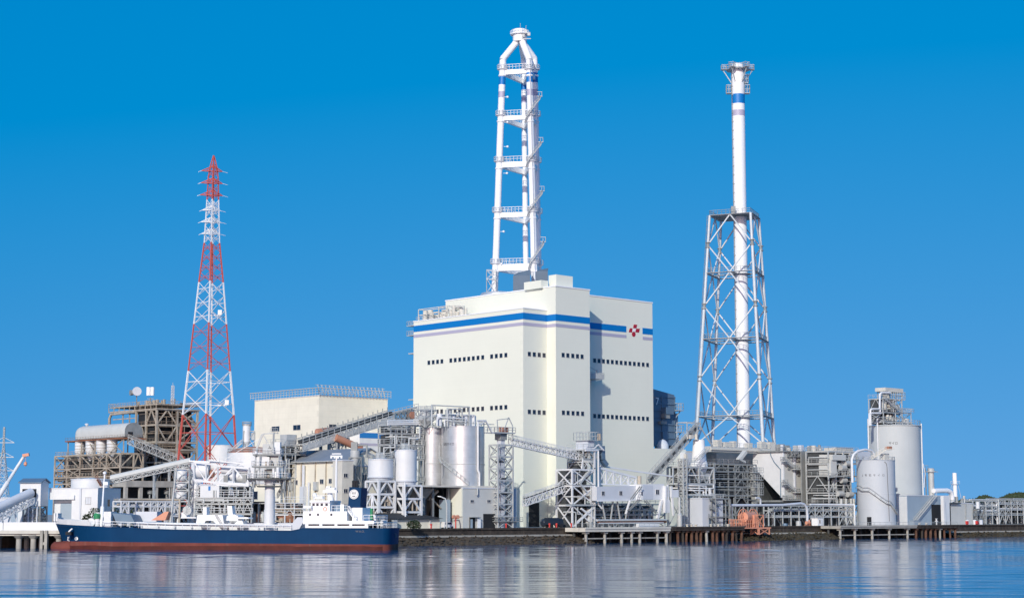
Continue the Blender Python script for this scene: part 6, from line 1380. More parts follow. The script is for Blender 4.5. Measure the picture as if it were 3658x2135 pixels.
def elevated_silo(px0, px1, pyt, pyb, pyc, fx0, fx1, fy0, fy1, b, label):
    pc = K.PB((px0 + px1) / 2, pyt, b); D = pc.y; r = (px1 - px0) / 2 * D / F; t = thing('elevated_silo', label, 'silo', V((pc.x, pc.y, GZ)), 'elevated white silos')
    z1, z0 = pc.z, K.Z(1400, pyb, b); m = MB(); m.lathe(V((pc.x, pc.y, 0)), [(0, z1 + .5), (r + .1, z1 + .1), (r + .1, z1 - .1), (r, z1 - .1), (r, z0)], 32); m.build('shell', 'white', t)
    zc = K.Z(1400, pyc, b); m = MB(); m.lathe(V((pc.x, pc.y, 0)), [(r, z0), (r + .15, z0 - .01), (r + .15, z0 - .35), (r * .96, z0 - .4), (r * .9, zc)], 32); m.build('skirt', 'palegrey', t)
    m = MB(); m.lathe(V((pc.x, pc.y, 0)), [(r * .9, zc), (.5, zc - 4.2), (.5, zc - 5)], 24); m.build('hopper_cone', 'midsteel', t)
    f = Fr(pc.xy, K.u); hw = (fx1 - fx0) * D / F / 2.83; zt, zb = K.Z(1400, fy0, b), K.Z(1400, fy1, b); zm = (zt + zb) / 2
    for sx in (-1, 1):
        for sy in (-1, 1): m = MB(); m.bar(f.Q(hw * sx, hw * sy, GZ), f.Q(hw * sx, hw * sy, zt), .55); m.build('leg', 'white', t)
    m = MB()
    for z in (zt, zm if pyb < 1720 else zb, zb):
        for sx in (-1, 1): m.bar(f.Q(hw * sx, -hw, z), f.Q(hw * sx, hw, z), .5); m.bar(f.Q(-hw, hw * sx, z), f.Q(hw, hw * sx, z), .5)
    m.build('ring_beam', 'white', t); m = MB()
    for (x0, y0, x1, y1) in ((-1, -1, 1, -1), (1, -1, 1, 1), (1, 1, -1, 1), (-1, 1, -1, -1)):
        mid = V((x0 + x1, y0 + y1, 0)) / 2
        for za, zc_ in (((zt, zm), (zm, zb)) if pyb < 1720 else ((zt, zb),)): m.bar(f.Q(mid.x * hw, mid.y * hw, za), f.Q(x0 * hw, y0 * hw, zc_), .34); m.bar(f.Q(mid.x * hw, mid.y * hw, za), f.Q(x1 * hw, y1 * hw, zc_), .34)
        m.bar(f.Q(mid.x * hw, mid.y * hw, GZ + 2), f.Q(x0 * hw, y0 * hw, zb), .3); m.bar(f.Q(mid.x * hw, mid.y * hw, GZ + 2), f.Q(x1 * hw, y1 * hw, zb), .3)
    m.build('bracing', 'white', t)
    kit(t, f, -hw + .6, hw - .6, -hw + .6, hw - .6, [GZ, zb, zm], int(px0), 'lightsteel', 'brownpale', 'darksteel', 3, 4, 1, False, None)
    m = MB(); m.box(f, -hw + .5, hw, 0, hw, GZ, zb - .3); m.build('switch_room', 'concrete', t)
    ringrail(t, V((pc.x, pc.y, 0)), r, z1 + .1); m = MB(); m.box(f, -.9, .6, -.6, .8, z1 + .2, z1 + 1.8); m.tube([V((pc.x + .8, pc.y, z1 + .3)), V((pc.x + .8, pc.y, z1 + 3)), V((pc.x + 3.5, pc.y, z1 + 3)), V((pc.x + 3.5, pc.y, z1 + 6))], .25, 8); m.build('top_filter', 'lightsteel', t)
elevated_silo(1315, 1405, 1641, 1702, 1714, 1297, 1399, 1719, 1811, 17, 'wider white elevated silo on braced legs, left one of the pair')
elevated_silo(1410, 1489, 1608, 1714, 1729, 1394, 1506, 1733, 1828, 15, 'taller white elevated silo on braced legs, right one of the pair')
# ================================================================ THE TWO BIG GREY SILOS
def big_silos():
    def one(px0, px1, pyt, pyb, b, label, stair):
        c = K.PB((px0 + px1) / 2, pyt, b); D = c.y; r = (px1 - px0) / 2 * D / F; t = thing('coal_silo', label, 'silo', V((c.x, c.y, GZ)), 'big grey silos'); z0, z1 = K.Z((px0 + px1) / 2, pyb, b), c.z
        silo(t, c, r, z0, z1, 'galv', 48); ringrail(t, c, r - .1, z1 + .2, n=24); zr = K.Z(1600, 1657, b)
        m = MB(); m.lathe(V((c.x, c.y, zr)), [(r, -.1), (r + .12, -.1), (r + .12, .1), (r, .1)], 48); m.build('hoop', 'lightsteel', t)
        m = MB(); m.lathe(V((c.x, c.y, 0)), [(r * .9, GZ), (r * .9, z0)], 24); m.build('plinth', 'darksteel', t)
        return t, c, r, z0, z1
    tl, cl, rl, z0, z1 = one(1501, 1592, 1531, 1748, 31, 'plain grey metal silo, left and partly hidden one of two big silos', False)
    m = MB(); m.hexa([V((cl.x - 3, cl.y - 3, GZ + 3)), V((cl.x - 1, cl.y - 3, GZ + 3)), V((cl.x - 1, cl.y - 1, GZ + 3)), V((cl.x - 3, cl.y - 1, GZ + 3)), V((cl.x - 3.4, cl.y - 3.6, z0)), V((cl.x + 1, cl.y - 3.6, z0)), V((cl.x + 1, cl.y + 1, z0)), V((cl.x - 3.4, cl.y + 1, z0))]); m.build('hopper', 'brownpale', tl)
    t, c, r, z0, z1 = one(1577, 1731, 1526, 1742, 22, 'widest grey metal silo with dark lettering and slanting stair', True)
    def on(ang, z, off=.12): return V((c.x + (r + off) * math.cos(ang), c.y + (r + off) * math.sin(ang), z))
    def angpx(px): # angle on the near side of the shell seen at a pixel column
        s = max(-.999, min(.999, (px - 1654) / 77.0)); return -math.pi / 2 + math.asin(s)
    zl = K.Z(1600, 1586, 22)
    a_m = angpx(1603); lettering('石炭サイロ', .78, lambda x, y: on(a_m + x / r, zl + y * 1.05, .05), 'ink', t, 'sign_lettering')
    m = MB(); pr = None
    for i in range(13):
        f = i / 12; p = on(angpx(1573 + 10 * f if f < .4 else 1580 + 95 * (f - .4) / .6), K.Z(1600, 1588 + (1732 - 1588) * f, 22), .5)
        if pr: m.bar(pr, p, .5, .18); m.bar(pr + V((0, 0, 1)), p + V((0, 0, 1)), .12); m.bar(p, p + V((0, 0, 1)), .1)
        pr = p
    m.build('wall_stair', 'lightsteel', t)
    m = MB(); m.tube([on(angpx(1706), z1 + 1.5, .3), on(angpx(1706), K.Z(1700, 1680, 22), .3), on(angpx(1711), K.Z(1700, 1692, 22), .3), on(angpx(1711), K.Z(1700, 1745, 22), .3)], .28, 8); m.build('down_pipe', 'white', t)
    # roof equipment
    m = MB(); m.box(K, *sorted((ka(1585, 1520, 22), ka(1730, 1520, 22))), 18, 18.4, z1 + .8, z1 + 1.0); m.build('roof_walkway', 'lightsteel', t)
    rnd = random.Random(6)
    for px, h, rr, mm in ((1570, 2.5, .7, 'white'), (1602, 3.6, .9, 'lightsteel'), (1618, 2.2, .6, 'white'), (1636, 3.2, .5, 'lightsteel'), (1662, 2.4, .8, 'white'), (1675, 2.6, .8, 'white'), (1690, 2.4, .8, 'white'), (1640, 1.6, 1.2, 'midsteel')):
        m = MB(); p = K.PB(px, 1524, 22); m.vcyl(p, rr, z1 + .1, z1 + h + .8, 12); m.build('roof_filter', mm, t)
    for k in range(6): m = MB(); x0, x1 = rnd.uniform(1520, 1610), rnd.uniform(1620, 1700); zz = z1 + rnd.uniform(1.2, 5.5); m.tube([K.Q(ka(x0, 1520, 22), 21, z1), K.Q(ka(x0, 1520, 22), 21, zz), K.Q(ka(x1, 1520, 22), 21, zz), K.Q(ka(x1, 1520, 22), 21, z1)], rnd.uniform(.12, .26), 8); m.build('roof_pipe', rnd.choice(('white', 'lightsteel')), t)
    m = MB(); zz = z1 + 5.2; m.tube([K.PB(1545, 1487, 24), K.PB(1630, 1483, 24), K.PB(1646, 1492, 24), K.PB(1648, 1524, 24)], .45, 10); m.bar(K.PB(1530, 1500, 24), K.PB(1640, 1490, 24), 1.0, .2); m.build('roof_conveyor', 'lightsteel', t)
    # head tower on the left silo
    t = thing('silo_head_house', 'pale conical head house with mast on top of the left big silo', 'plant', V((cl.x, cl.y, z1))); f = Fr(K.PB(1521, 1520, 29).xy, K.u); zz = z1
    m = MB(); p = K.PB(1522, 1475, 29); m.lathe(V((p.x, p.y, 0)), [(.4, zz), (2.4, K.Z(1520, 1498, 29)), (1.6, K.Z(1520, 1484, 29)), (1.6, K.Z(1520, 1466, 29)), (0, K.Z(1520, 1464, 29))], 16); m.build('hopper', 'lightsteel', t)
    m = MB(); m.frame(f, [-2, 2], [-2, 2], [zz, zz + 2.6, zz + 4.6], .2, 'X'); m.build('frame', 'lightsteel', t); m = MB(); m.railbox(f, -1.8, 1.8, -1.8, 1.8, K.Z(1520, 1466, 29), 1.1, 1, .1); m.bar(K.PB(1524, 1466, 29), K.PB(1524, 1447, 29), .12); m.bar(K.PB(1518, 1466, 29), K.PB(1518, 1452, 29), .1); m.build('mast', 'lightsteel', t)
    # base block with doors
    b = 12.5; pc = K.PB(1654, 1744, b); a0, zt = K.ab(pc)[0], pc.z; a1 = ka(1782, 1744, b); b1 = K.B(1609, 1746, a0)
    t = house('loading_block', 'pale grey concrete loading block with dark truck door under the widest silo', 'building', K, a0, a1, b, max(b1, b + 6), GZ, zt, 'greywall')
    m = MB(); m.box(K, a0 - 14, a1 + .6, b + .4, b + 24, zt + .31, zt + .75); m.build('silo_slab', 'concretelight', t)
    m = MB(); m.box(K, a0 - .35, a0 - .001, b + .05, max(b1, b + 6), GZ + 3, zt - .01); m.build('left_face', 'cream', t)
    m = MB(); m.box(K, ka(1726, 1860, b), ka(1768, 1860, b), b - .06, b, GZ, kz(1745, 1834, b)); m.build('truck_door', 'dark', t)
    m = MB(); m.box(K, ka(1677, 1860, b), ka(1697, 1860, b), b - .06, b, GZ, kz(1690, 1848, b)); m.build('doorway', 'dark', t)
    m = MB(); m.box(K, ka(1698, 1860, b), ka(1709, 1860, b), b - .9, b - .8, GZ, kz(1700, 1853, b)); m.build('door', 'whiteclean', t); m = MB(); m.box(K, ka(1677, 1860, b), ka(1684, 1860, b), b - .5, b - .4, GZ, kz(1700, 1853, b)); m.build('door', 'bluewall', t)
    m = MB(); m.box(K, ka(1675, 1845, b), ka(1708, 1845, b), b - 1.2, b, kz(1690, 1847, b), kz(1690, 1845, b)); m.build('door_canopy', 'midsteel', t)
    for px in (1686, 1746): p = K.PB(px, 1789, b); fwin(t, K, K.ab(p)[0], b, p.z, 1.15, .55)
    m = MB(); m.tube([K.PB(1706, 1742, b - .5), K.PB(1706, 1765, b - .5), K.PB(1703, 1768, b - .5)], .18, 8); m.build('spout', 'lightsteel', t)
    # open dark bay left of it with columns
    t = thing('silo_undercroft', 'shaded open bay with steel columns and chutes under the left big silo', 'plant', K.Q(a0 - 10, b + 4, GZ)); m = MB(); m.box(K, a0 - 13.5, a0 - .4, b + 14, b + 14.5, GZ, zt + .28); m.build('back_wall', 'bluewall', t)
    for px in (1512, 1545, 1600): m = MB(); a = ka(px, 1800, b + 4); m.bar(K.Q(a, b + 4, GZ), K.Q(a, b + 4, zt + .3), .6); m.build('column', 'midsteel', t)
    m = MB(); m.bar(K.PB(1562, 1752, b + 5), K.PB(1530, 1783, b + 5), .9, .6); m.bar(K.PB(1545, 1783, b + 5), K.PB(1575, 1815, b + 5), .3); m.build('chute', 'brownpale', t)
    m = MB(); m.hexa([K.Q(a0 - 12, b + 4, kz(1530, 1783, b)), K.Q(a0 - 9, b + 4, kz(1530, 1783, b)), K.Q(a0 - 9, b + 7, kz(1530, 1783, b)), K.Q(a0 - 12, b + 7, kz(1530, 1783, b)), K.Q(a0 - 13, b + 3, zt), K.Q(a0 - 7, b + 3, zt), K.Q(a0 - 7, b + 8, zt), K.Q(a0 - 13, b + 8, zt)]); m.build('hopper', 'brownpale', t)
    m = MB(); m.box(K, ka(1596, 1800, b + 3), ka(1609, 1800, b + 3), b + 3, b + 6, GZ, kz(1600, 1783, b)); m.build('door_block', 'bluewall', t)
big_silos()
# black-roofed shed on the quay
def black_shed():
    b = 10; t = thing('quay_shed', 'small cream shed with wide black roof at the ship stern', 'shed', K.Q(ka(1400, 1860, b), b, GZ)); a0, a1 = ka(1378, 1860, b), ka(1571, 1856, b); ze = kz(1520, 1853, b); zr = kz(1450, 1831, b)
    w = MB(); w.box(K, a0 + .8, a1, b, b + 8, GZ, ze); w.build('wall', 'cream2', t)
    r = MB(); r.add([K.Q(a0 - 1, b - 1, ze + .1), K.Q(a1 + .6, b - 1, ze + .1), K.Q(a1 - 4.5, b + 4, zr), K.Q(a0 + 1, b + 4, zr), K.Q(a0 - 1, b + 9, ze + .1), K.Q(a1 + .6, b + 9, ze + .1)], [(0, 1, 2, 3), (3, 2, 5, 4), (1, 5, 2), (0, 3, 4), (0, 4, 5, 1)]); r.build('roof', 'roofdark', t)
    g = MB(); g.tube([K.Q(a1 - 3.4, b - .3, ze), K.Q(a1 - 3.4, b - .3, GZ)], .12, 6); g.build('downpipe', 'white', t); p = K.PB(1545, 1868, b)
    d = MB(); d.box(K, ka(1390, 1865, b), ka(1400, 1865, b), b - .05, b, GZ, ze - .5); d.build('door', 'bluewall', t)
    for px, mm in ((1376, 'white'), (1391, 'dark'), (1412, 'lightsteel')): c = MB(); a = ka(px, 1870, 8.5); c.box(K, a - .6, a + .6, 8.4, 9.4, GZ + .01, kz(px, 1856, 8.5)); tag(c.build('electrical_cabinet', mm, loc=K.Q(a, 8.5, GZ)), {'white': 'white cabinet nearest the ship stern on the quay edge', 'dark': 'dark cabinet between white and grey cabinets by the ship stern', 'lightsteel': 'light grey cabinet farthest right of the three by the ship stern'}[mm], 'cabinet', 'cabinets at the ship stern')
    p = PD(1449, 1883, 436); p.z = GZ; t = thing('flagpole', 'plain slim white pole on the quay before the black-roofed shed', 'pole', p); m = MB(); m.tube([p, PD(1446, 1720, 436)], [.2, .12], 8); m.build('pole', 'whiteclean', t); m = MB(); m.box(Fr(p.xy, (1, 0)), -.3, .3, -.3, .3, GZ, GZ + .3); m.build('base', 'concrete', t)
    shrub(1478, 1882, 1858, 428, 8, 'dark shrub at quay edge under the cream shed wall', 1.8)
    p = PD(1596, 1884, 440); p.z = GZ; t = thing('street_lamp', 'grey curved-neck street lamp before the loading block', 'lamp', p); m = MB(); q = PD(1592, 1800, 440); m.tube([p, V((p.x, p.y, q.z)), V((p.x - .4, p.y, q.z + 1.4)), V((p.x - 1.6, p.y, q.z + 1.9))], [.22, .2, .18, .15], 8); m.build('pole', 'lightsteel', t); m = MB(); m.bar(V((p.x - 1.5, p.y, q.z + 1.9)), V((p.x - 2.3, p.y, q.z + 2.0)), .35, .2); m.build('lamp_head', 'whiteclean', t)
black_shed()
# ================================================================ BUCKET ELEVATOR AND CONVEYORS IN FRONT OF THE BOILER BUILDING
U_ = V((0, 0, 1))
def elevator():
    b = 11.0; P = lambda px, py, bb=b: K.PB(px, py, bb); t = thing('bucket_elevator', 'tall grey lattice bucket elevator tower with railed head platform beside the loading block', 'elevator', P(1805, 1882)); 
    a0, a1 = ka(1779, 1800, b), ka(1832, 1800, b); zt = kz(1800, 1588, b); m = MB(); m.frame(K, [a0, a1], [b, b + 3.4], lin(GZ, zt, 7), .36, 'X', wb=.18); m.build('frame', 'lightsteel', t)
    m = MB(); ac = (a0 + a1) / 2; m.box(K, ac - .8, ac + .6, b + .9, b + 2.4, GZ, kz(1800, 1560, b)); m.build('casing', 'palegrey', t)
    m = MB(); zh = kz(1800, 1543, b); m.box(K, ac - 1.2, ac + 1.0, b + .5, b + 2.8, kz(1800, 1570, b), zh - .3); m.build('head_casing', 'midsteel', t)
    m = MB(); x0, x1 = ka(1762, 1540, b), ka(1838, 1540, b); m.box(K, x0, x1, b - .4, b + 3.6, zh - .3, zh); m.railbox(K, x0, x1, b - .4, b + 3.6, zh, 1.3, 1.2, .12); m.build('head_platform', 'lightsteel', t)
    m = MB(); m.box(K, ac - .3, ac + 1.5, b + .6, b + 2.2, zh + .1, zh + 1.4); m.build('drive_motor', 'domebrown', t)
    m = MB(); q = lambda px, py: P(px, py); 
    for bb in (b, b + 3): m.bar(P(1778, 1541, bb), P(1776, 1499, bb), .2); m.bar(P(1776, 1499, bb), P(1818, 1494, bb), .2); m.bar(P(1817, 1490, bb), P(1802, 1532, bb), .2); m.bar(P(1817, 1490, bb), P(1831, 1520, bb), .2); m.bar(P(1831, 1520, bb), P(1831, 1570, bb), .2)
    m.bar(P(1817, 1490, b), P(1817, 1490, b + 3), .2); m.build('hoist_frame', 'lightsteel', t)
    m = MB(); m.tube([P(1705, 1502), P(1735, 1502), P(1757, 1545), P(1788, 1547)], .22, 8); m.build('link_pipe', 'palegrey', t); m = MB(); m.tube([P(1736, 1503), P(1712, 1518)], .14, 6); m.build('link_pipe', 'palegrey', t)
    m = MB(); m.box(K, a1 + .3, a1 + 2.2, b + 1, b + 3, GZ, kz(1840, 1745, b)); m.build('side_house', 'bluewall', t)
    m = MB(); m.box(K, a0 - .6, a1 + 3, b - .6, b + 3.8, GZ + 1.6, GZ + 1.8); m.railbox(K, a0 - .6, a1 + 3, b - .6, b + 3.8, GZ + 1.8, 1.0, 1.2, .1); m.build('foot_platform', 'midsteel', t)
    for py in (1650, 1710, 1765, 1820): m = MB(); z = kz(1800, py, b); m.box(K, ac - 1.2, ac + 1, b + .7, b + 2.6, z, z + .35); m.build('casing_flange', 'darksteel', t)
elevator()
conveyor('truss_conveyor', 'long light truss conveyor sloping down right from the bucket elevator across the boiler building', K.PB(1822, 1588, 12), K.PB(2092, 1648, 12), 1.15, 1.5, 26, 'white', 'darksteel', None, 'inclined coal conveyors', True, bw=.2)
conveyor('inclined_conveyor', 'dark-bellied conveyor climbing right from the boiler building foot to the transfer tower', K.PB(1872, 1806, 13), K.PB(2062, 1738, 13), 1.2, 1.7, 15, 'white', 'timber', None, 'inclined coal conveyors', True, bw=.2)
def foot_shed():
    t = thing('fuel_tank', 'dark blue horizontal tank on the quay before the big dark shutter door', 'tank', K.Q(ka(1947, 1870, 14), 14, GZ)); m = MB(); p = K.PB(1940, 1866, 14); m.tube([p - K.u * .3, p, p + K.u * 3, p + K.u * 3.3], [.5, 1.1, 1.1, .5], 14); m.build('shell', 'cargrey', t)
    m = MB(); m.box(K, *[K.ab(p)[0] + x for x in (.2, .6)], 13.4, 14.6, GZ, p.z - .5); m.build('saddle', 'midsteel', t)
    # parked truck: dark box lorry
    p = K.PB(1965, 1882, 11); a = K.ab(p)[0]; t = thing('parked_truck', 'dark blue parked lorry standing on the quay right of the dark shutter door', 'truck', K.Q(a, 11, GZ))
    m = MB(); m.box(K, a, a + 3.4, 11, 13.2, GZ + .8, kz(1970, 1848, 11)); m.build('cargo_box', 'cargrey', t); m = MB(); c = a + 3.5; m.prism([K.Q(c, 11.1, GZ + .5), K.Q(c + 1.6, 11.1, GZ + .5), K.Q(c + 1.6, 11.1, GZ + 1.5), K.Q(c + 1.2, 11.1, GZ + 2.4), K.Q(c, 11.1, GZ + 2.4)], K.v * 2); m.build('cab', 'cargrey', t)
    for x in (.8, 2.6, 4.3): 
        for bb in (11, 12.9): m = MB(); e = K.Q(a + x, bb, GZ + .5); m.cyl(e, e + K.v * .3, .5, n=14); m.build('wheel', 'dark', t)
foot_shed()
def transfer_tower():
    b = 10.0; P = lambda px, py, bb=b: K.PB(px, py, bb); t = thing('transfer_tower', 'white cross-braced transfer tower with grey head house where the light conveyors meet', 'tower', P(2090, 1882)); A = lambda px: ka(px, 1780, b)
    z = lambda py: kz(2090, py, b)
    m = MB(); m.frame(K, [A(2044), A(2124)], [b, b + 6], [GZ, z(1804), z(1735), z(1677)], .42, 'X', wb=.3); m.build('frame', 'white', t)
    m = MB(); m.frame(K, [A(2084), A(2126)], [b, b + 6], [z(1677), z(1640), z(1606)], .3, 'A', wb=.2); m.build('upper_frame', 'lightsteel', t)
    m = MB(); m.box(K, A(2105), A(2128), b + .5, b + 5, z(1603), z(1572)); m.build('head_house', 'palegrey', t); m = MB(); m.box(K, A(2100), A(2136), b - .3, b + 5.6, z(1572), z(1570)); m.railbox(K, A(2102), A(2136), b - .3, b + 5.6, z(1570), 2.2, 1.2, .13); m.build('head_platform', 'lightsteel', t)
    m = MB(); m.vcyl(P(2140, 1560), .6, z(1570), z(1546), 10); m.build('head_filter', 'brownpale', t)
    m = MB(); m.box(K, A(2086), A(2150), b - .5, b + 6, z(1604), z(1602)); m.bar(P(2092, 1602, b - .5), P(2122, 1602, b - .5), .25); m.bar(P(2122, 1602, b - .5), P(2137, 1587, b - .5), .25); m.bar(P(2137, 1587, b - .5), P(2157, 1608, b - .5), .35); m.build('canopy', 'white', t)
    m = MB(); m.bar(P(2148, 1592, b + 1), P(2150, 1640, b + 1), 1.6, 1.2); m.bar(P(2150, 1640, b + 1), P(2166, 1662, b + 1), 1.2); m.build('discharge_chute', 'sheetblue', t)
    m = MB(); m.tube([P(2090, 1608, b - .7), P(2136, 1608, b - .7), P(2137, 1612, b - .7), P(2138, 1800, b - .7), P(2150, 1815, b - .7)], .26, 8); m.build('riser_pipe', 'white', t); m = MB(); m.bar(P(2124, 1610, b - .4), P(2124, 1670, b - .4), .4); m.build('riser_post', 'palegrey', t)
    rnd = random.Random(5)
    kit(t, K, A(2084), A(2126), b, b + 6, [z(1677), z(1640), z(1606)], 51, 'brownpale', 'lightsteel', 'darksteel', 2, 4, 1, True, 'lightsteel', 'lightsteel'); kit(t, K, A(2044), A(2124), b, b + 6, [GZ, z(1804), z(1735), z(1677)], 52, 'lightsteel', 'lightsteel', 'midsteel', 1, 4, 1, False, 'midsteel')
    m = MB(); m.bar(P(2070, 1725), P(2105, 1680), .9, .5); m.bar(P(2068, 1725), P(2092, 1755), .9, .5); m.bar(P(2104, 1765), P(2120, 1792), .4); m.build('chute', 'lightsteel', t)
    m = MB(); m.hexa([P(2086, 1770), P(2104, 1770), P(2104, 1770, b + 2), P(2086, 1770, b + 2), P(2080, 1750), P(2112, 1750), P(2112, 1750, b + 3), P(2080, 1750, b + 3)]); m.build('hopper', 'concretelight', t)
    m = MB(); m.tube([P(2078, 1673), P(2081, 1638), P(2104, 1669)], .2, 6); m.build('stay', 'white', t)
    m = MB(); m.bar(P(2020, 1803, b - .5), P(2128, 1803, b - .5), .3); m.build('tie_beam', 'lightsteel', t)
    # boom truss running right and its upper stay
    t2 = thing('gantry_truss', 'white tapering cross-braced gantry truss right of the transfer tower over the white gallery', 'gantry', P(2150, 1700)); n = 5
    for bb in (b + .5, b + 4):
        m = MB(); tp = [P(2138 + (2271 - 2138) * i / n, 1670 + (1704 - 1670) * i / n, bb) for i in range(n + 1)]; bt = [P(2138 + (2271 - 2138) * i / n, 1727 + (1733 - 1727) * i / n, bb) for i in range(n + 1)]
        m.bar(tp[0], tp[-1], .5); m.bar(bt[0], bt[-1], .35)
        for i in range(n + 1): m.bar(tp[i], bt[i], .4)
        for i in range(n): m.bar(tp[i], bt[i + 1], .24); m.bar(bt[i], tp[i + 1], .24)
        m.build('truss_side', 'white', t2)
    m = MB()
    for i in range(n + 1): m.bar(P(2138 + 133 * i / n, 1670 + 34 * i / n, b + .5), P(2138 + 133 * i / n, 1670 + 34 * i / n, b + 4), .2)
    m.build('cross_tie', 'white', t2); m = MB(); m.bar(P(2143, 1663, b + 2), P(2401, 1701, b + 2), .5, .4); m.build('stay_pipe', 'white', t2); m = MB(); e = P(2284, 1707); m.vcyl(e, .55, e.z - 1.6, e.z + .6, 8); m.build('drive_unit', 'brownpale', t2)
    m = MB(); m.bar(P(2404, 1670, b + 2), P(2404, 1730, b + 2), .4); m.build('end_post', 'lightsteel', t2)
    # enclosed gallery
    def gal(name, label, px0, px1, pyt, pyb, bb, dep):
        a0, a1 = ka(px0, 1760, bb), ka(px1, 1760, bb); tt = thing('enclosed_gallery', label, 'gallery', K.Q(a0, bb, kz(px0, pyb, bb)), 'enclosed galleries'); w = MB(); q = K.Q
        w.hexa([q(a0, bb, kz(px0, pyb[0], bb)), q(a1, bb, kz(px1, pyb[1], bb)), q(a1, bb + dep, kz(px1, pyb[1], bb)), q(a0, bb + dep, kz(px0, pyb[0], bb)), q(a0, bb, kz(px0, pyt[0], bb)), q(a1, bb, kz(px1, pyt[1], bb)), q(a1, bb + dep, kz(px1, pyt[1], bb)), q(a0, bb + dep, kz(px0, pyt[0], bb))]); w.build('wall', 'palegrey', tt)
        return tt
    g = thing('enclosed_gallery', 'long pale blue-white enclosed gallery with two square windows raised on trestles', 'gallery', P(2136, 1800), 'enclosed galleries'); w = MB()
    def hx(px0, px1, t0, t1, b0_, b1_, dep, bb):
        p = lambda px, py, e: K.PB(px, py, bb) + K.v * e
        w.hexa([p(px0, b0_, 0), p(px1, b1_, 0), p(px1, b1_, dep), p(px0, b0_, dep), p(px0, t0, 0), p(px1, t1, 0), p(px1, t1, dep), p(px0, t0, dep)])
    hx(2132, 2289, 1737, 1733, 1787, 1784, 4, 8); w.build('wall', 'palegrey', g)
    for px, py in ((2154, 1761), (2217, 1760)): p = K.PB(px, py, 8); fwin(g, K, K.ab(p)[0], 8, p.z, 1.1, 1.0)
    m = MB(); m.bar(K.PB(2134, 1788, 8), K.PB(2290, 1785, 8), .5, .3); m.build('edge_beam', 'white', g)
    m = MB()
    for px, px2 in ((2150, 2165), (2190, 2180), (2205, 2217), (2245, 2232)): m.bar(K.PB(px, 1790, 9), K.PB(px2, 1868, 9), .3)
    m.build('trestle', 'lightsteel', g)
    g = thing('enclosed_gallery', 'shorter white gallery with one square window, right end of the raised gallery', 'gallery', P(2330, 1800), 'enclosed galleries'); w = MB(); hx(2291, 2372, 1729, 1727, 1784, 1784, 5, 6); w.build('wall', 'white', g)
    p = K.PB(2348, 1756, 6); fwin(g, K, K.ab(p)[0], 6, p.z, 1.3, 1.2); p = K.PB(2291, 1762, 6); m = MB(); m.box(K, *[K.ab(p)[0] + x for x in (.1, .5)], 5.95, 6, p.z - .5, p.z + .5); m.build('window', 'glass', g)
    m = MB(); m.box(K, ka(2296, 1760, 6), ka(2332, 1760, 6), 5.94, 6, kz(2310, 1783, 6), kz(2310, 1731, 6)); m.build('side_panel', 'palegrey', g)
    m = MB(); m.bar(K.PB(2364, 1784, 6), K.PB(2348, 1852, 6), .7); m.build('trestle', 'white', g); m = MB(); m.bar(K.PB(2376, 1735, 5.5), K.PB(2374, 1830, 5.5), 1.0, .6); m.build('trestle', 'white', g); m = MB(); m.bar(K.PB(2385, 1730, 5.5), K.PB(2388, 1820, 5.5), .4); m.build('trestle', 'white', g); m = MB(); m.bar(K.PB(2398, 1735, 5.5), K.PB(2405, 1840, 5.5), .5); m.build('trestle', 'white', g); m = MB(); m.bar(K.PB(2250, 1787, 7), K.PB(2235, 1835, 7), .6, .3); m.build('trestle', 'white', g)
    for p_, q_ in ((K.PB(2305, 1786, 5.4), K.PB(2345, 1830, 5.4)), (K.PB(2245, 1822, 5.4), K.PB(2282, 1786, 5.4))): m = MB(); m.stair(p_, q_, .8, None, False); m.build('stair', 'midsteel', g)
    m = MB(); m.stair(K.PB(2256, 1782, 5.2), K.PB(2290, 1736, 5.2), .8, None, False); m.build('stair', 'midsteel', g)
    for px0, px1, y0, y1 in ((2378, 2393, 1785, 1830), (2400, 2425, 1748, 1775)): m = MB(); m.box(K, ka(px0, 1800, 5.2), ka(px1, 1800, 5.2), 5.2, 6.6, kz(px0, y1, 5.2), kz(px0, y0, 5.2)); m.build('switch_box', 'white', g)
transfer_tower()
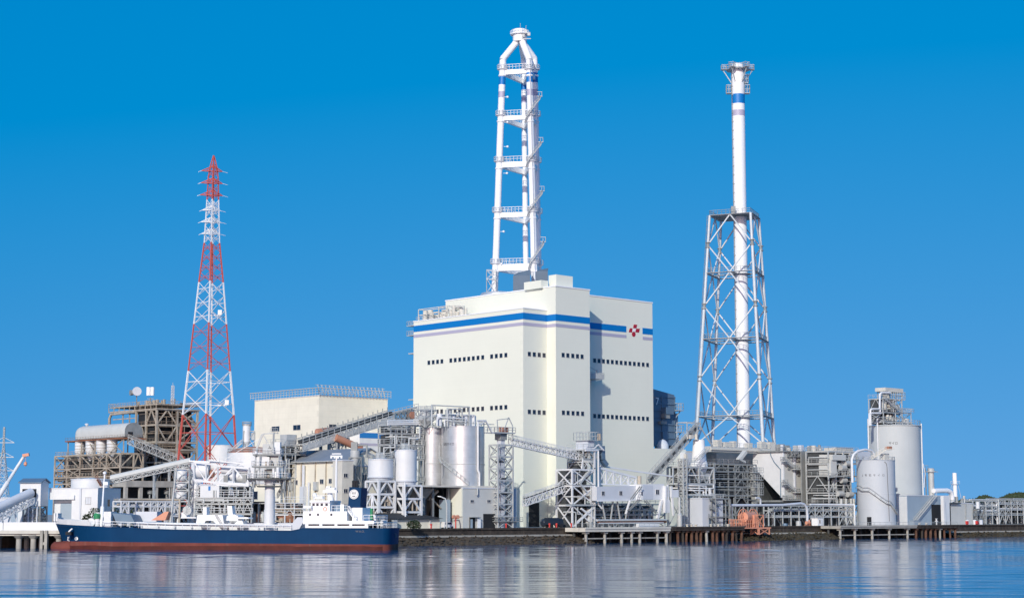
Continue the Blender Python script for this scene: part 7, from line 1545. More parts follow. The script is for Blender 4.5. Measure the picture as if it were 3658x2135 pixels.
def wharf_plant():
    """machinery below the gallery on the pale wharf"""
    b = 14; a0, a1 = ka(2060, 1860, b), ka(2375, 1860, b); z = lambda py: kz(2200, py, b); t = thing('loading_plant', 'shadowed pipes, vessels and steel under the raised white gallery on the pale wharf', 'plant', K.Q(a0, b, GZ)); zs = [GZ, z(1838), z(1800)]
    m = MB(); m.frame(K, lin(a0, a1, 7), [b, b + 7], zs, .3, 'R', .6, random.Random(2)); m.build('frame', 'lightsteel', t); kit(t, K, a0, a1, b, b + 7, zs, 63, 'brownpale', 'lightsteel', 'darksteel', 6, 10, 4, True, 'lightsteel', 'lightsteel')
    m = MB(); m.box(K, a0 + 4, a1, b + 9, b + 9.4, GZ, z(1795)); m.build('back_wall', 'greywall', t)
    for px in (2266, 2284, 2303, 2322): m = MB(); a = ka(px, 1860, b + 2); m.box(K, a - .55, a + .55, b + 2, b + 2.1, GZ, kz(px, 1815, b + 2)); m.build('shutter_panel', 'palegrey', t)
    m = MB(); m.bar(K.PB(2075, 1815, b - 4), K.PB(2130, 1858, b - 4), .5); m.bar(K.PB(2120, 1812, b - 4), K.PB(2056, 1870, b - 4), .5); m.build('cross_brace', 'white', t)
    m = MB(); m.tube([K.PB(2134, 1857, 2.5), K.PB(2380, 1856, 2.5)], .28, 8); m.tube([K.PB(2140, 1868, 2), K.PB(2370, 1866, 2)], .2, 8); m.build('wharf_pipe', 'lightsteel', t)
    m = MB(); m.tube([K.PB(2136, 1863, 2.8), K.PB(2380, 1862, 2.8)], .25, 8); m.build('rust_pipe', 'rust', t)
    m = MB(); m.rail([K.PB(2060, 1884, .2), K.PB(2390, 1884, .2)], 1.1, 2, .09); m.build('railing', 'lightsteel', t)
    for px, rr, h in ((2110, .5, 1.6), (2150, .4, 1.2), (2178, .5, 1.4), (2196, .4, 1.8), (2220, .5, 1.2)): m = MB(); p = K.PB(px, 1880, 4); m.vcyl(p, rr, GZ + .06, GZ + h, 10); m.build('pump', 'midsteel', t)
    for i, (px, lab) in enumerate(((2152, 'dark parked car under the left part of the raised white gallery'), (2245, 'dark parked car under the right part of the raised white gallery'))):
        p = K.Q(ka(px, 1870, 9), 9, GZ); car = thing('parked_car', lab, 'car', p, 'cars under the gallery'); f = Fr(p.xy, K.u); m = MB(); m.prism([f.Q(x, 0, GZ + zz) for x, zz in ((-2, .3), (2.1, .3), (2.1, .85), (1.2, .95), (.7, 1.45), (-1.2, 1.45), (-1.9, .95))], f.v * 1.7); m.build('body', 'cargrey', car)
        m = MB(); m.prism([f.Q(x, -.02, GZ + zz) for x, zz in ((-1.5, .98), (1.0, .98), (.62, 1.38), (-1.1, 1.38))], f.v * 1.74); m.build('window', 'glass', car)
        for x in (-1.3, 1.3):
            for bb in (-.05, 1.5): m = MB(); e = f.Q(x, bb, GZ + .33); m.cyl(e, e + f.v * .25, .33, n=12); m.build('wheel', 'dark', car)
    c = MB(); c.box(K, ka(2283, 1875, 1), ka(2354, 1875, 1), 1, 2.2, GZ + .07, kz(2300, 1869, 1)); tag(c.build('white_container', 'white', loc=K.Q(ka(2283, 1875, 1), 1, GZ)), 'long low white box on the pale wharf deck', 'box')
wharf_plant()
conveyor('inclined_conveyor', 'steep grey conveyor climbing right to the lattice stack foot above the white gallery', K.PB(2318, 1730, 20), K.PB(2494, 1532, 20), 1.9, 1.8, 20, 'lightsteel', 'midsteel', None, 'inclined coal conveyors', True, bw=.24)
# ================================================================ PRECIPITATOR AND GREY PLANT AT RIGHT
def steep_sheet():
    p, q = K.PB(2318, 1730, 18.9), K.PB(2494, 1532, 18.9); t = thing('conveyor_cover', 'ribbed grey side sheeting of the steep conveyor above the white gallery', 'cover', p); m = MB(); m.bar(p + U_ * .9, q + U_ * .9, .06, 1.1); m.build('sheet', 'midsteel', t)
    for i in range(9): m = MB(); c = p.lerp(q, (i + .5) / 9) + U_ * .9; d = (q - p).normalized() * .7; m.bar(c - d - K.v * .06, c + d - K.v * .06, .05, .7); m.build('vent_slot', 'darksteel', t)
steep_sheet()
def hopper_tower():
    b = 16; P = lambda px, py, bb=b: K.PB(px, py, bb); A = lambda px: ka(px, 1700, b); z = lambda py: kz(2490, py, b)
    t = thing('hopper_tower', 'bright white tapered hopper on grey steel legs beside the steep conveyor head', 'tower', P(2495, 1882)); c = P(2497, 1620, b + 3); D = c.y
    m = MB(); m.lathe(V((c.x, c.y, 0)), [(0, z(1567)), (1.75, z(1568)), (1.75, z(1580)), (2.2, z(1640)), (2.6, z(1658)), (2.6, z(1668)), (1.2, z(1700))], 28); m.build('hopper', 'tubewhite', t)
    m = MB(); m.frame(K, [A(2440), A(2497), A(2550)], [b, b + 6], [GZ, z(1767), z(1728), z(1668)], .5, 'R', .8, random.Random(15), wb=.3); m.build('frame', 'lightsteel', t)
    m = MB(); m.frame(K, [A(2432), A(2444)], [b - 1, b + 1], lin(GZ, z(1640), 8), .3, 'X', wb=.16); m.build('lattice_column', 'lightsteel', t)
    kit(t, K, A(2444), A(2550), b, b + 6, [z(1767), z(1728), z(1668)], 83, 'lightsteel', 'white', 'midsteel', 3, 5, 2, True, 'lightsteel', 'lightsteel')
    m = MB(); m.stair(P(2486, 1645, b - .6), P(2530, 1605, b - .6), .9); m.stair(P(2452, 1650, b - .6), P(2486, 1648, b - .6), .9); m.build('stair', 'lightsteel', t)
    m = MB(); m.frame(K, [A(2466), A(2502)], [b + 1, b + 5], [z(1560), z(1508)], .22, ''); m.bar(P(2500, 1520), P(2545, 1595), .3); m.build('head_frame', 'lightsteel', t); m = MB(); m.vcyl(P(2488, 1550, b + 2), .6, z(1568), z(1548), 10); m.box(K, A(2482), A(2494), b + 1.5, b + 3, z(1566), z(1552)); m.build('head_drive', 'concretelight', t)
    m = MB(); m.bar(P(2449, 1620, b - .5), P(2451, 1700, b - .5), .9, .7); m.build('side_duct', 'concretelight', t)
    # pumps at the wharf end
    for px, rr in ((2428, .75),): m = MB(); p = P(px, 1875, 4); m.lathe(V((p.x, p.y, 0)), [(rr, GZ), (rr, kz(px, 1838, 4)), (rr * .45, kz(px, 1832, 4)), (rr * .45, kz(px, 1775, 4)), (0, kz(px, 1774, 4))], 14); m.build('silencer', 'lightsteel', t)
    # grey-white transformer house
    b2 = 12; pc = K.PB(2509, 1780, b2); a0 = K.ab(pc)[0]; zt = pc.z; a1 = ka(2582, 1780, b2); b1 = K.B(2455, 1783, a0)
    h = house('switch_house', 'plain grey-white flat-roofed switch house on the old wharf below the hopper tower', 'building', K, a0, a1, b2, b1, GZ, zt, 'palegrey')
    m = MB(); m.railbox(K, a0, a1 + 1.5, b2, b1, zt + .3, 1.1, 1.2, .1); m.build('roof_railing', 'lightsteel', h)
    m = MB(); m.frame(K, [ka(2557, 1800, b2 - 2), ka(2607, 1800, b2 - 2)], [b2 - 2, b2 - .4], [GZ, kz(2580, 1845, b2), kz(2580, 1780, b2)], .28, ''); m.stair(K.PB(2538, 1782, b2 - 1), K.PB(2570, 1808, b2 - 1), .9); m.stair(K.PB(2535, 1846, b2 - 1), K.PB(2570, 1875, b2 - 1), .9); m.stair(K.PB(2538, 1814, b2 - 1), K.PB(2560, 1826, b2 - 1), .9); m.build('stair_frame', 'midsteel', h)
    m = MB(); m.box(K, ka(2532, 1870, b2), ka(2548, 1870, b2), b2 - .05, b2, GZ, kz(2540, 1853, b2)); m.build('door', 'sheetblue', h)
hopper_tower()
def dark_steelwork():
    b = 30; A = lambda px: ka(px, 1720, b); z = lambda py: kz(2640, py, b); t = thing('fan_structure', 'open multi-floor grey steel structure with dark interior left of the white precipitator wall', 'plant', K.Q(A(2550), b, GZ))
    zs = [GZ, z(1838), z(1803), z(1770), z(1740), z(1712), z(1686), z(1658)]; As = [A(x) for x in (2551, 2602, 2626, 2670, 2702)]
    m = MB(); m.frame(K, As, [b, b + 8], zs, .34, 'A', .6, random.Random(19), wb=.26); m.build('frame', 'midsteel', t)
    kit(t, K, As[0], As[-1], b, b + 8, zs[2:], 72, 'midsteel', 'midsteel', 'dark', 1, 3, 1, True, 'lightsteel', 'midsteel', shade_fills=1, fd=.1)
    kit(t, K, As[0], As[-1], b, b + 8, zs[:3], 73, 'darksteel', 'midsteel', 'dark', 2, 3, 1, False, 'midsteel', 'lightsteel', shade_fills=1, fd=.1)
    m = MB(); m.box(K, ka(2500, 1700, b + 28), ka(2830, 1700, b + 28), b + 28, b + 28.5, GZ, kz(2640, 1604, b + 28)); m.build('back_wall', 'greywall', t)
    for py in (1712, 1686, 1740, 1765): m = MB(); x0, x1 = A(2678), A(2713); m.box(K, x0, x1, b - 1.6, b - .3, z(py) - .1, z(py) + .1); m.railbox(K, x0, x1, b - 1.6, b - .3, z(py) + .1, 1.5, 1, .12); m.build('balcony', 'lightsteel', t)
    m = MB(); m.bar(K.PB(2640, 1640, b + 8), K.PB(2662, 1612, b + 8), 1.6, 1.0); m.bar(K.PB(2635, 1638, b + 6), K.PB(2660, 1650, b + 6), 1.2, .6); m.build('flue_duct', 'greywall', t)
    m = MB(); m.box(K, A(2527), A(2560), b + 9, b + 12, z(1660), z(1616)); m.build('upper_house', 'palegrey', t)
dark_steelwork()
def precipitator():
    b0 = 40.0; pc = K.PB(2793, 1613, b0); a0, zt = K.ab(pc)[0], pc.z; a1 = ka(2960, 1612, b0); b1 = K.B(2689, 1620, a0); zA = lambda px, py: K.PA(px, py, a0).z; Bp = lambda px, py: K.B(px, py, a0)
    t = thing('precipitator', 'large pale grey precipitator box with sharp sloping white left wall and zigzag stairs', 'precipitator', K.Q(a0, b0, GZ)); z0 = zA(2793, 1780)
    prof = [(b0, z0), (b0, zt), (b1, zt), (b1, zA(2700, 1662)), (Bp(2712, 1688), zA(2712, 1688))]
    m = MB(); m.prism([K.Q(a0, b, z) for b, z in prof], K.u * (a1 - a0)); m.build('casing', 'white', t)
    m = MB(); m.box(K, a0 + .3, a1, b0 - .25, b0 - .003, z0, zt - .01); m.build('right_cladding', 'greywall', t)
    m = MB(); m.box(K, a0 - .25, a0 + .5, b0 - .5, b0 - .26, z0 - .3, zt + .2); m.build('corner_trim', 'whiteclean', t)
    m = MB(); m.tube([K.PA(2752, 1613, a0 - .2), K.PA(2753, 1625, a0 - .2), K.PA(2766, 1650, a0 - .2), K.PA(2788, 1675, a0 - .2), K.PA(2789, 1776, a0 - .2)], .16, 6); m.build('conduit', 'sheetblue', t)
    m = MB(); m.box(K, a0 - .8, a1 + .8, b0 - 1, b1 + 1, zt + .002, zt + .5); m.build('roof_slab', 'midsteel', t)
    # deep shaded hall beneath
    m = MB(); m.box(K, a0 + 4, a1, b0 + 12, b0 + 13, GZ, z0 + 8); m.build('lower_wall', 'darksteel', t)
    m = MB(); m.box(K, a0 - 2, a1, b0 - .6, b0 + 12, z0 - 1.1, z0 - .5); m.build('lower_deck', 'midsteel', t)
    for i in range(6): 
        for bb in (b0 + .5, b0 + 11): m = MB(); a = a0 + (a1 - a0) * i / 5; m.bar(K.Q(a, bb, GZ), K.Q(a, bb, z0 - 1.1), .5); m.build('column', 'midsteel', t)
    # right face ribs
    for px in (2835, 2880, 2922): m = MB(); a = ka(px, 1700, b0); m.box(K, a - .35, a + .35, b0 - .7, b0 - .26, z0, kz(px, 1618, b0)); m.build('stiffener', 'palegrey', t)
    # stairs and landings
    z = lambda py: kz(2860, py, b0 - 1.5); A = lambda px: ka(px, 1700, b0 - 1.5)
    def land(px0, px1, py): m = MB(); m.box(K, A(px0), A(px1), b0 - 2.4, b0 - .75, z(py) - .3, z(py)); m.railbox(K, A(px0), A(px1), b0 - 2.4, b0 - .75, z(py), 1.3, 1.0, .14); m.build('landing', 'lightsteel', t)
    def fl(px0, py0, px1, py1): m = MB(); m.stair(K.Q(A(px0), b0 - 1.6, z(py0)), K.Q(A(px1), b0 - 1.6, z(py1)), 1.0); m.build('stair_flight', 'lightsteel', t)
    for L in ((2796, 2806, 1647), (2834, 2858, 1674), (2880, 2896, 1648), (2796, 2806, 1728), (2836, 2864, 1756), (2886, 2914, 1728), (2890, 2920, 1703), (2926, 2950, 1682), (2940, 2956, 1756), (2800, 2950, 1783)): land(*L)
    for L in ((2806, 1650, 2834, 1672), (2858, 1672, 2880, 1648), (2834, 1622, 2858, 1612), (2896, 1650, 2920, 1676), (2806, 1730, 2836, 1754), (2864, 1754, 2886, 1729), (2914, 1727, 2945, 1684), (2895, 1700, 2930, 1678), (2950, 1684, 2975, 1706), (2912, 1790, 2946, 1757), (2862, 1622, 2880, 1645)): fl(*L)
    for px, py in ((2815, 1668), (2850, 1690), (2905, 1640), (2815, 1745)): m = MB(); p = K.PB(px, py, b0 - .3); a = K.ab(p)[0]; m.box(K, a - .5, a + .5, b0 - .75, b0 - .3, p.z - .7, p.z + .7); m.build('access_hatch', 'midsteel', t)
    # hopper row under
    for i in range(5): m = MB(); x0 = a0 + 1 + (a1 - a0 - 2) * i / 5; x1 = x0 + (a1 - a0 - 2) / 5 - .2; xm = (x0 + x1) / 2; m.hexa([K.Q(xm - .4, b0 + 4, GZ + 5), K.Q(xm + .4, b0 + 4, GZ + 5), K.Q(xm + .4, b0 + 5, GZ + 5), K.Q(xm - .4, b0 + 5, GZ + 5), K.Q(x0, b0 + 1, z0 - 1.2), K.Q(x1, b0 + 1, z0 - 1.2), K.Q(x1, b0 + 9, z0 - 1.2), K.Q(x0, b0 + 9, z0 - 1.2)]); m.build('ash_hopper', 'midsteel', t)
    # roof gear
    rnd = random.Random(33)
    m = MB(); m.railbox(K, a0, a1, b0 - .5, b1, zt + .5, 1.2, 2, .12); m.build('roof_railing', 'lightsteel', t)
    for i in range(20):
        a = a0 + (a1 - a0) * rnd.random(); b = b0 + rnd.random() * 7; m = MB(); h = rnd.uniform(.8, 2.4)
        if rnd.random() < .5: m.box(K, a - rnd.uniform(.5, 1.3), a + .8, b, b + 1.5, zt + .502, zt + .5 + h)
        else: m.vcyl(K.Q(a, b), rnd.uniform(.4, .9), zt + .502, zt + .6 + h, 10)
        m.build('roof_unit', rnd.choice(('concretelight', 'lightsteel', 'midsteel', 'palegrey')), t)
    m = MB(); m.truss(K.Q(a0 + 2, b0 - 1.5, zt - 1.5), K.Q(a1, b0 - 1.5, zt - 1.5), 1.6, 1.6, 12, .25); m.build('roof_truss', 'midsteel', t)
    # inlet duct roofline to the left
    t2 = thing('roof_gallery', 'long grey roof gallery with vents at the foot of the lattice stack', 'gallery', K.Q(a0, b0 + 14, zt - 3)); bb = 50; x0, x1 = ka(2540, 1600, bb), ka(2800, 1600, bb); w = MB(); w.box(K, x0, x1, bb, bb + 6, kz(2660, 1616, bb), kz(2660, 1597, bb)); w.build('wall', 'greywall', t2)
    w = MB(); w.box(K, x0 - .3, x1 + .3, bb - .5, bb - .003, kz(2660, 1610, bb), kz(2660, 1606, bb)); w.build('walkway', 'concretelight', t2); w = MB(); w.rail([K.Q(x0, bb - .4, kz(2660, 1597, bb)), K.Q(x1, bb - .4, kz(2660, 1597, bb))], 1.2, 2, .12); w.build('railing', 'lightsteel', t2)
    for px, wd, h in ((2580, 2.2, 2.2), (2610, 3.2, 1.6), (2635, 1.4, 2.0), (2690, 2, 1.6), (2738, 2.6, 2.2), (2770, 3.2, 2.2), (2790, 2, 1.5)): w = MB(); a = ka(px, 1597, bb); zz = kz(2660, 1597, bb); w.box(K, a - wd / 2, a + wd / 2, bb + 1, bb + 3, zz + .002, zz + h); w.build('vent_box', 'concretelight', t2)
    w = MB(); w.box(K, ka(2500, 1640, bb), x0 + 12, bb + 8, bb + 9, GZ, kz(2660, 1612, bb)); w.build('rear_wall', 'greywall', t2)
precipitator()
def grey_complex():
    b = 26; A = lambda px: ka(px, 1700, b); z = lambda py: kz(3000, py, b); t = thing('flue_gas_plant', 'crowded pale green-grey flue gas plant of ducts and platforms left of the lettered silo', 'plant', K.Q(A(2965), b, GZ)); zs = [GZ, z(1800), z(1760), z(1700), z(1655), z(1612)]; As = lin(A(2960), A(3064), 4)
    m = MB(); m.frame(K, As, [b, b + 9], zs, .4, 'R', .4, random.Random(29), wb=.26); m.build('frame', 'lightsteel', t); kit(t, K, As[0], As[-1], b, b + 9, zs, 99, 'lightsteel', 'lightsteel', 'midsteel', 3, 6, 3, True, 'midsteel', 'lightsteel', shade_fills=2, fd=.3)
    m = MB(); m.box(K, As[0], As[-1] + 1, b + 11, b + 11.4, GZ, zs[-1]); m.build('back_wall', 'midsteel', t)
    bx = lambda n_, p0, p1, y0, y1, b0, b1, m_: (lambda mm: (mm.box(K, ka(p0, y1, b0), ka(p1, y1, b0), b0, b1, kz(p0, y1, b0), kz(p0, y0, b0)), mm.build(n_, m_, t)))(MB())
    bx('duct_box', 2975, 3022, 1622, 1642, b - 1.5, b + 4, 'greywall'); bx('duct_box', 2970, 2990, 1642, 1700, b - 1, b + 4, 'greywall'); bx('roof_house', 2988, 3048, 1597, 1618, b, b + 5, 'concretelight'); bx('side_house', 3052, 3110, 1610, 1640, b + 6, b + 12, 'palegrey')
    for px, py in ((3010, 1670), (3026, 1655), (3012, 1715), (3035, 1765), (3000, 1762)): m = MB(); p = K.PB(px, py, b - .6); m.cyl(p - K.u * 1.2, p + K.u * 1.4, .9, n=14); m.build('drum', 'lightsteel', t)
    for px in (3005, 3022, 3040, 3050): m = MB(); m.tube([K.PB(px, 1780, b - 1), K.PB(px, 1868, b - 1)], .5, 10); m.build('riser_pipe', 'lightsteel', t)
    m = MB(); m.rail([K.PB(2960, 1704, b - 1.5), K.PB(2985, 1706, b - 1.5), K.PB(2998, 1694, b - 1.5), K.PB(3040, 1694, b - 1.5)], 1.4, 1.5, .14); m.bar(K.PB(2960, 1704, b - 1.5), K.PB(3040, 1696, b - 1.5), 1.2, .2); m.build('walkway', 'lightsteel', t)
    m = MB(); m.tube([K.PB(3045, 1722, 15), K.PB(3043, 1640, 15)] + [K.PB(3043 + 42 * (1 - math.cos(R(x))), 1640 - 34 * math.sin(R(x)), 15) for x in (30, 60, 90)] + [K.PB(3090, 1605, 15), K.PB(3112, 1608, 15), K.PB(3122, 1620, 15), K.PB(3125, 1640, 15)], .42, 10); m.build('overhead_pipe', 'white', t)
grey_complex()
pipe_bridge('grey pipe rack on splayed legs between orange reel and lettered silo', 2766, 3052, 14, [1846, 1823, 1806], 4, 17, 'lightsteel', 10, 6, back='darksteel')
def long_pipes():
    t = thing('steam_pipe', 'long pale pipe running above the pipe rack with a downward bend beside the orange reel', 'pipe', K.PB(2690, 1803, 12)); m = MB(); P = lambda px, py: K.PB(px, py, 12); m.tube([P(2610, 1804), P(2795, 1803), P(2860, 1797), P(2872, 1800), P(2881, 1810), P(2884, 1835), P(2884, 1870)], .42, 10); m.build('pipe', 'palegrey', t); m = MB(); m.tube([P(2700, 1777), P(2712, 1778), P(2716, 1783), P(2717, 1802)], .3, 8); m.build('branch', 'palegrey', t)
    m = MB()
    for px in (2615, 2655, 2745): m.bar(P(px, 1804), V((P(px, 1804).x, P(px, 1804).y, GZ)), .3)
    m.build('support', 'lightsteel', t)
long_pipes()
def orange_reel():
    b = 3.0; P = lambda px, py, bb=b: K.PB(px, py, bb); t = thing('hose_reel', 'orange-red twin hose reel machine on an orange platform over the water', 'reel', P(2680, 1885)); 
    for bb, cpx in ((b - .6, 2656), (b + 1.6, 2690)):
        c = P(cpx, 1846, bb); r = 2.35; m = MB(); n = 24
        m.tube([c + (K.u * math.cos(2 * math.pi * i / n) + U_ * math.sin(2 * math.pi * i / n)) * r for i in range(n + 1)], .13, 6, False); m.tube([c + (K.u * math.cos(2 * math.pi * i / n) + U_ * math.sin(2 * math.pi * i / n)) * r * .6 for i in range(n + 1)], .1, 6, False)
        for i in range(12): m.bar(c, c + (K.u * math.cos(math.pi * i / 6) + U_ * math.sin(math.pi * i / 6)) * r, .12)
        m.build('reel_flange', 'orange', t)
    m = MB(); c = P(2656, 1846, b - .5); d_ = P(2690, 1846, b + 1.5); m.cyl(c, d_, 1.45, n=24); m.build('hose_drum', 'orange', t)
    z = P(2680, 1882).z; A = lambda px: ka(px, 1880, b); m = MB(); m.box(K, A(2632), A(2728), .2, 6, z - .35, z); m.railbox(K, A(2632), A(2690), .2, 6, z, 2.2, .9, .16); m.build('platform', 'orange', t)
    m = MB(); m.frame(K, [A(2682), A(2686), A(2722)], [.3, 3], [P(2690, 1908).z, z - .3], .26, 'X'); m.build('under_frame', 'orange', t)
    m = MB(); m.box(K, A(2682), A(2687), b - 1.4, b - .8, z, P(2690, 1838).z); m.box(K, A(2700), A(2712), b + .5, b + 2, z, P(2690, 1856).z); m.frame(K, [A(2695), A(2718)], [b - 1, b + 2.4], [z, P(2690, 1838).z], .2, 'X'); m.build('drive_frame', 'orange', t)
    m = MB(); m.prism([P(2640, 1872, b - .6), P(2670, 1872, b - .6), P(2655, 1846, b - .6)], K.v * .5); m.build('bracket', 'orange', t)
orange_reel()
def right_silos():
    def on(c, r, ang, z, off=.12): return V((c.x + (r + off) * math.cos(ang), c.y + (r + off) * math.sin(ang), z))
    b = 34; c = K.PB(3193, 1523, b); D = c.y; r = 92 * D / F; t = thing('concrete_silo', 'tallest grey concrete silo with steel headworks on its roof, at the right', 'silo', V((c.x, c.y, GZ))); z1 = c.z; zf = lambda py: K.Z(3193, py, b)
    m = MB(); m.lathe(V((c.x, c.y, 0)), [(r, GZ), (r, z1), (r * 1.03, z1), (r * 1.03, z1 + .25), (0, z1 + .9)], 56); m.build('shell', 'silogrey', t); ringrail(t, c, r * 1.0, z1 + .3, n=28, h=1.6)
    ap = lambda px: -math.pi / 2 + math.asin(max(-.99, min(.99, (px - 3193) / 92)))
    lettering('サイロ', 1.05, lambda x, y: on(c, r, ap(3170) + x / r, zf(1586) + y, .05), 'ink', t, 'sign_lettering')
    for px in (3102, 3124, 3284): m = MB(); m.tube([on(c, r, ap(px), zf(1790), .35), on(c, r, ap(px), z1 + 2.6 if px != 3284 else z1 + 1, .35)], .26, 8); m.build('riser_pipe', 'white', t)
    m = MB(); P = lambda px, py: K.PB(px, py, b - 3); m.tube([P(3105, 1520), P(3105, 1478), P(3112, 1475), P(3146, 1475)], .32, 8); m.tube([P(3110, 1520), P(3109, 1464), P(3115, 1460), P(3142, 1460), P(3143, 1408), P(3148, 1402), P(3180, 1402)], .36, 8); m.tube([P(3144, 1470), P(3144, 1425)], .3, 8); m.build('overhead_pipe', 'white', t)
    # headworks
    h = thing('silo_headworks', 'pale steel headworks tower with stairs and platforms standing on the tallest silo', 'headworks', V((c.x, c.y, z1))); A = lambda px: ka(px, 1450, b - 2); z = lambda py: K.Z(3190, py, b - 2)
    zs = [z1 + .5, z(1506), z(1474), z(1425)]
    m = MB(); m.frame(K, [A(3155), A(3198), A(3222)], [b - 2, b + 4], zs, .3, 'R', .7, random.Random(4)); m.build('frame', 'lightsteel', h); kit(h, K, A(3155), A(3222), b - 2, b + 4, zs, 14, 'concretelight', 'lightsteel', 'midsteel', 2, 3, 2, True, 'midsteel', 'lightsteel')
    m = MB(); m.frame(K, [A(3198), A(3262)], [b - 1, b + 4], [z1 + .5, z(1506), z(1470)], .26, 'X'); m.railbox(K, A(3210), A(3264), b - 2, b + 4, z(1470), 1.5, 1.2, .14); m.build('side_frame', 'lightsteel', h)
    m = MB(); m.lathe(K.Q(A(3205), b + 1, 0), [(.4, z(1476)), (1.6, z(1440)), (1.6, z(1424)), (0, z(1423))], 14); m.build('cyclone', 'concretelight', h); m = MB(); m.lathe(K.Q(A(3192), b + 1, 0), [(1.4, z(1425)), (1.4, z(1402)), (2.3, z(1400)), (2.3, z(1398)), (0, z(1397))], 14); m.build('top_filter', 'concretelight', h)
    m = MB(); m.box(K, A(3168), A(3234), b - 2, b + 3, z(1426), z(1423)); m.railbox(K, A(3178), A(3234), b - 2, b + 3, z(1423), 2.4, 1.2, .2); m.box(K, A(3166), A(3230), b - 1.8, b + 2.5, z(1398), z(1385)); m.build('top_platform', 'concretelight', h)
    m = MB(); m.stair(K.Q(A(3152), b - 2.6, z(1425)), K.Q(A(3205), b - 2.6, z(1468)), 1); m.build('stair', 'lightsteel', h)
    for px, py, rr in ((3235, 1490, 1.2), (3250, 1506, 1.1), (3228, 1498, .9)): m = MB(); m.vcyl(K.PB(px, py, b), rr, z1 + .4, z(py), 12); m.build('filter', 'lightsteel', h)
    # ladder cage on the right side
    m = MB(); m.tube([on(c, r, R(-8), zf(1655), .6), on(c, r, R(-12), zf(1690), 1.2), on(c, r, R(-15), zf(1740), .7)], .16, 6); m.build('side_ladder', 'palegrey', t)
    # lettered silo in front
    b2 = 17; c = K.PB(3127.5, 1645, b2); D = c.y; r = 67.5 * D / F; t = thing('lime_silo', 'shorter pale silo with row of black Japanese letters and diagonal stair', 'silo', V((c.x, c.y, GZ))); z1 = c.z; zf = lambda py: K.Z(3127, py, b2)
    silo(t, c, r, GZ, z1, 'silopale', 48); ringrail(t, c, r, z1 + .1, n=18); ap = lambda px: -math.pi / 2 + math.asin(max(-.99, min(.99, (px - 3127.5) / 67.5)))
    for ch, lpx in zip('2号石サイロ', (3073, 3082, 3095, 3109, 3124, 3140)): lettering(ch, .85, lambda x, y, lpx=lpx: on(c, r, ap(lpx) + x / r, zf(1698) + y, .05), 'ink', t, 'sign_lettering')
    pr = None
    m = MB()
    for px, py in ((3060, 1740), (3068, 1745), (3074, 1752), (3092, 1753), (3110, 1768), (3128, 1784), (3146, 1797), (3160, 1800), (3175, 1818), (3190, 1836)):
        p = on(c, r, ap(px), zf(py), .5)
        if pr: m.bar(pr, p, .7, .2); m.bar(pr + U_ * 1.1, p + U_ * 1.1, .14); m.bar(p, p + U_ * 1.1, .1)
        pr = p
    m.build('wall_stair', 'lightsteel', t)
    m = MB(); m.tube([on(c, r, ap(3145), zf(1650), .1), on(c, r, ap(3152), zf(1656), .1), on(c, r, ap(3154), zf(1668), .1), on(c, r, ap(3158), zf(1860), .1)], .09, 6); m.build('conduit', 'inkgrey', t)
    for py in (1762, 1813): m = MB(); m.lathe(V((c.x, c.y, zf(py))), [(r, -.05), (r + .06, -.05), (r + .06, .05), (r, .05)], 48); m.build('hoop', 'palegrey', t)
    m = MB(); p = on(c, r, ap(3092), 0, .0); f = Fr(p.xy, K.u); m.box(f, -.9, .7, -.4, .6, GZ, zf(1845)); m.build('doorway', 'dark', t)
    m = MB(); f = Fr(c.xy, K.u); m.box(f, -.5, 2.0, -4, -2.2, z1 + .3, zf(1620)); m.build('roof_house', 'concretelight', t); m = MB(); m.stair(V((c.x - 2.2, c.y - 4.6, z1 + .4)), V((c.x + 2.6, c.y - 4.6, zf(1606))), 1); m.bar(V((c.x + 2.4, c.y - 4.6, zf(1606))), V((c.x + 5.2, c.y - 4, zf(1604))), 1.4, .2); m.build('roof_stair', 'concretelight', t); m = MB(); m.box(f, 1.6, 3.2, -4.4, -2.6, zf(1606), zf(1594)); m.build('roof_motor', 'domebrown', t)
right_silos()
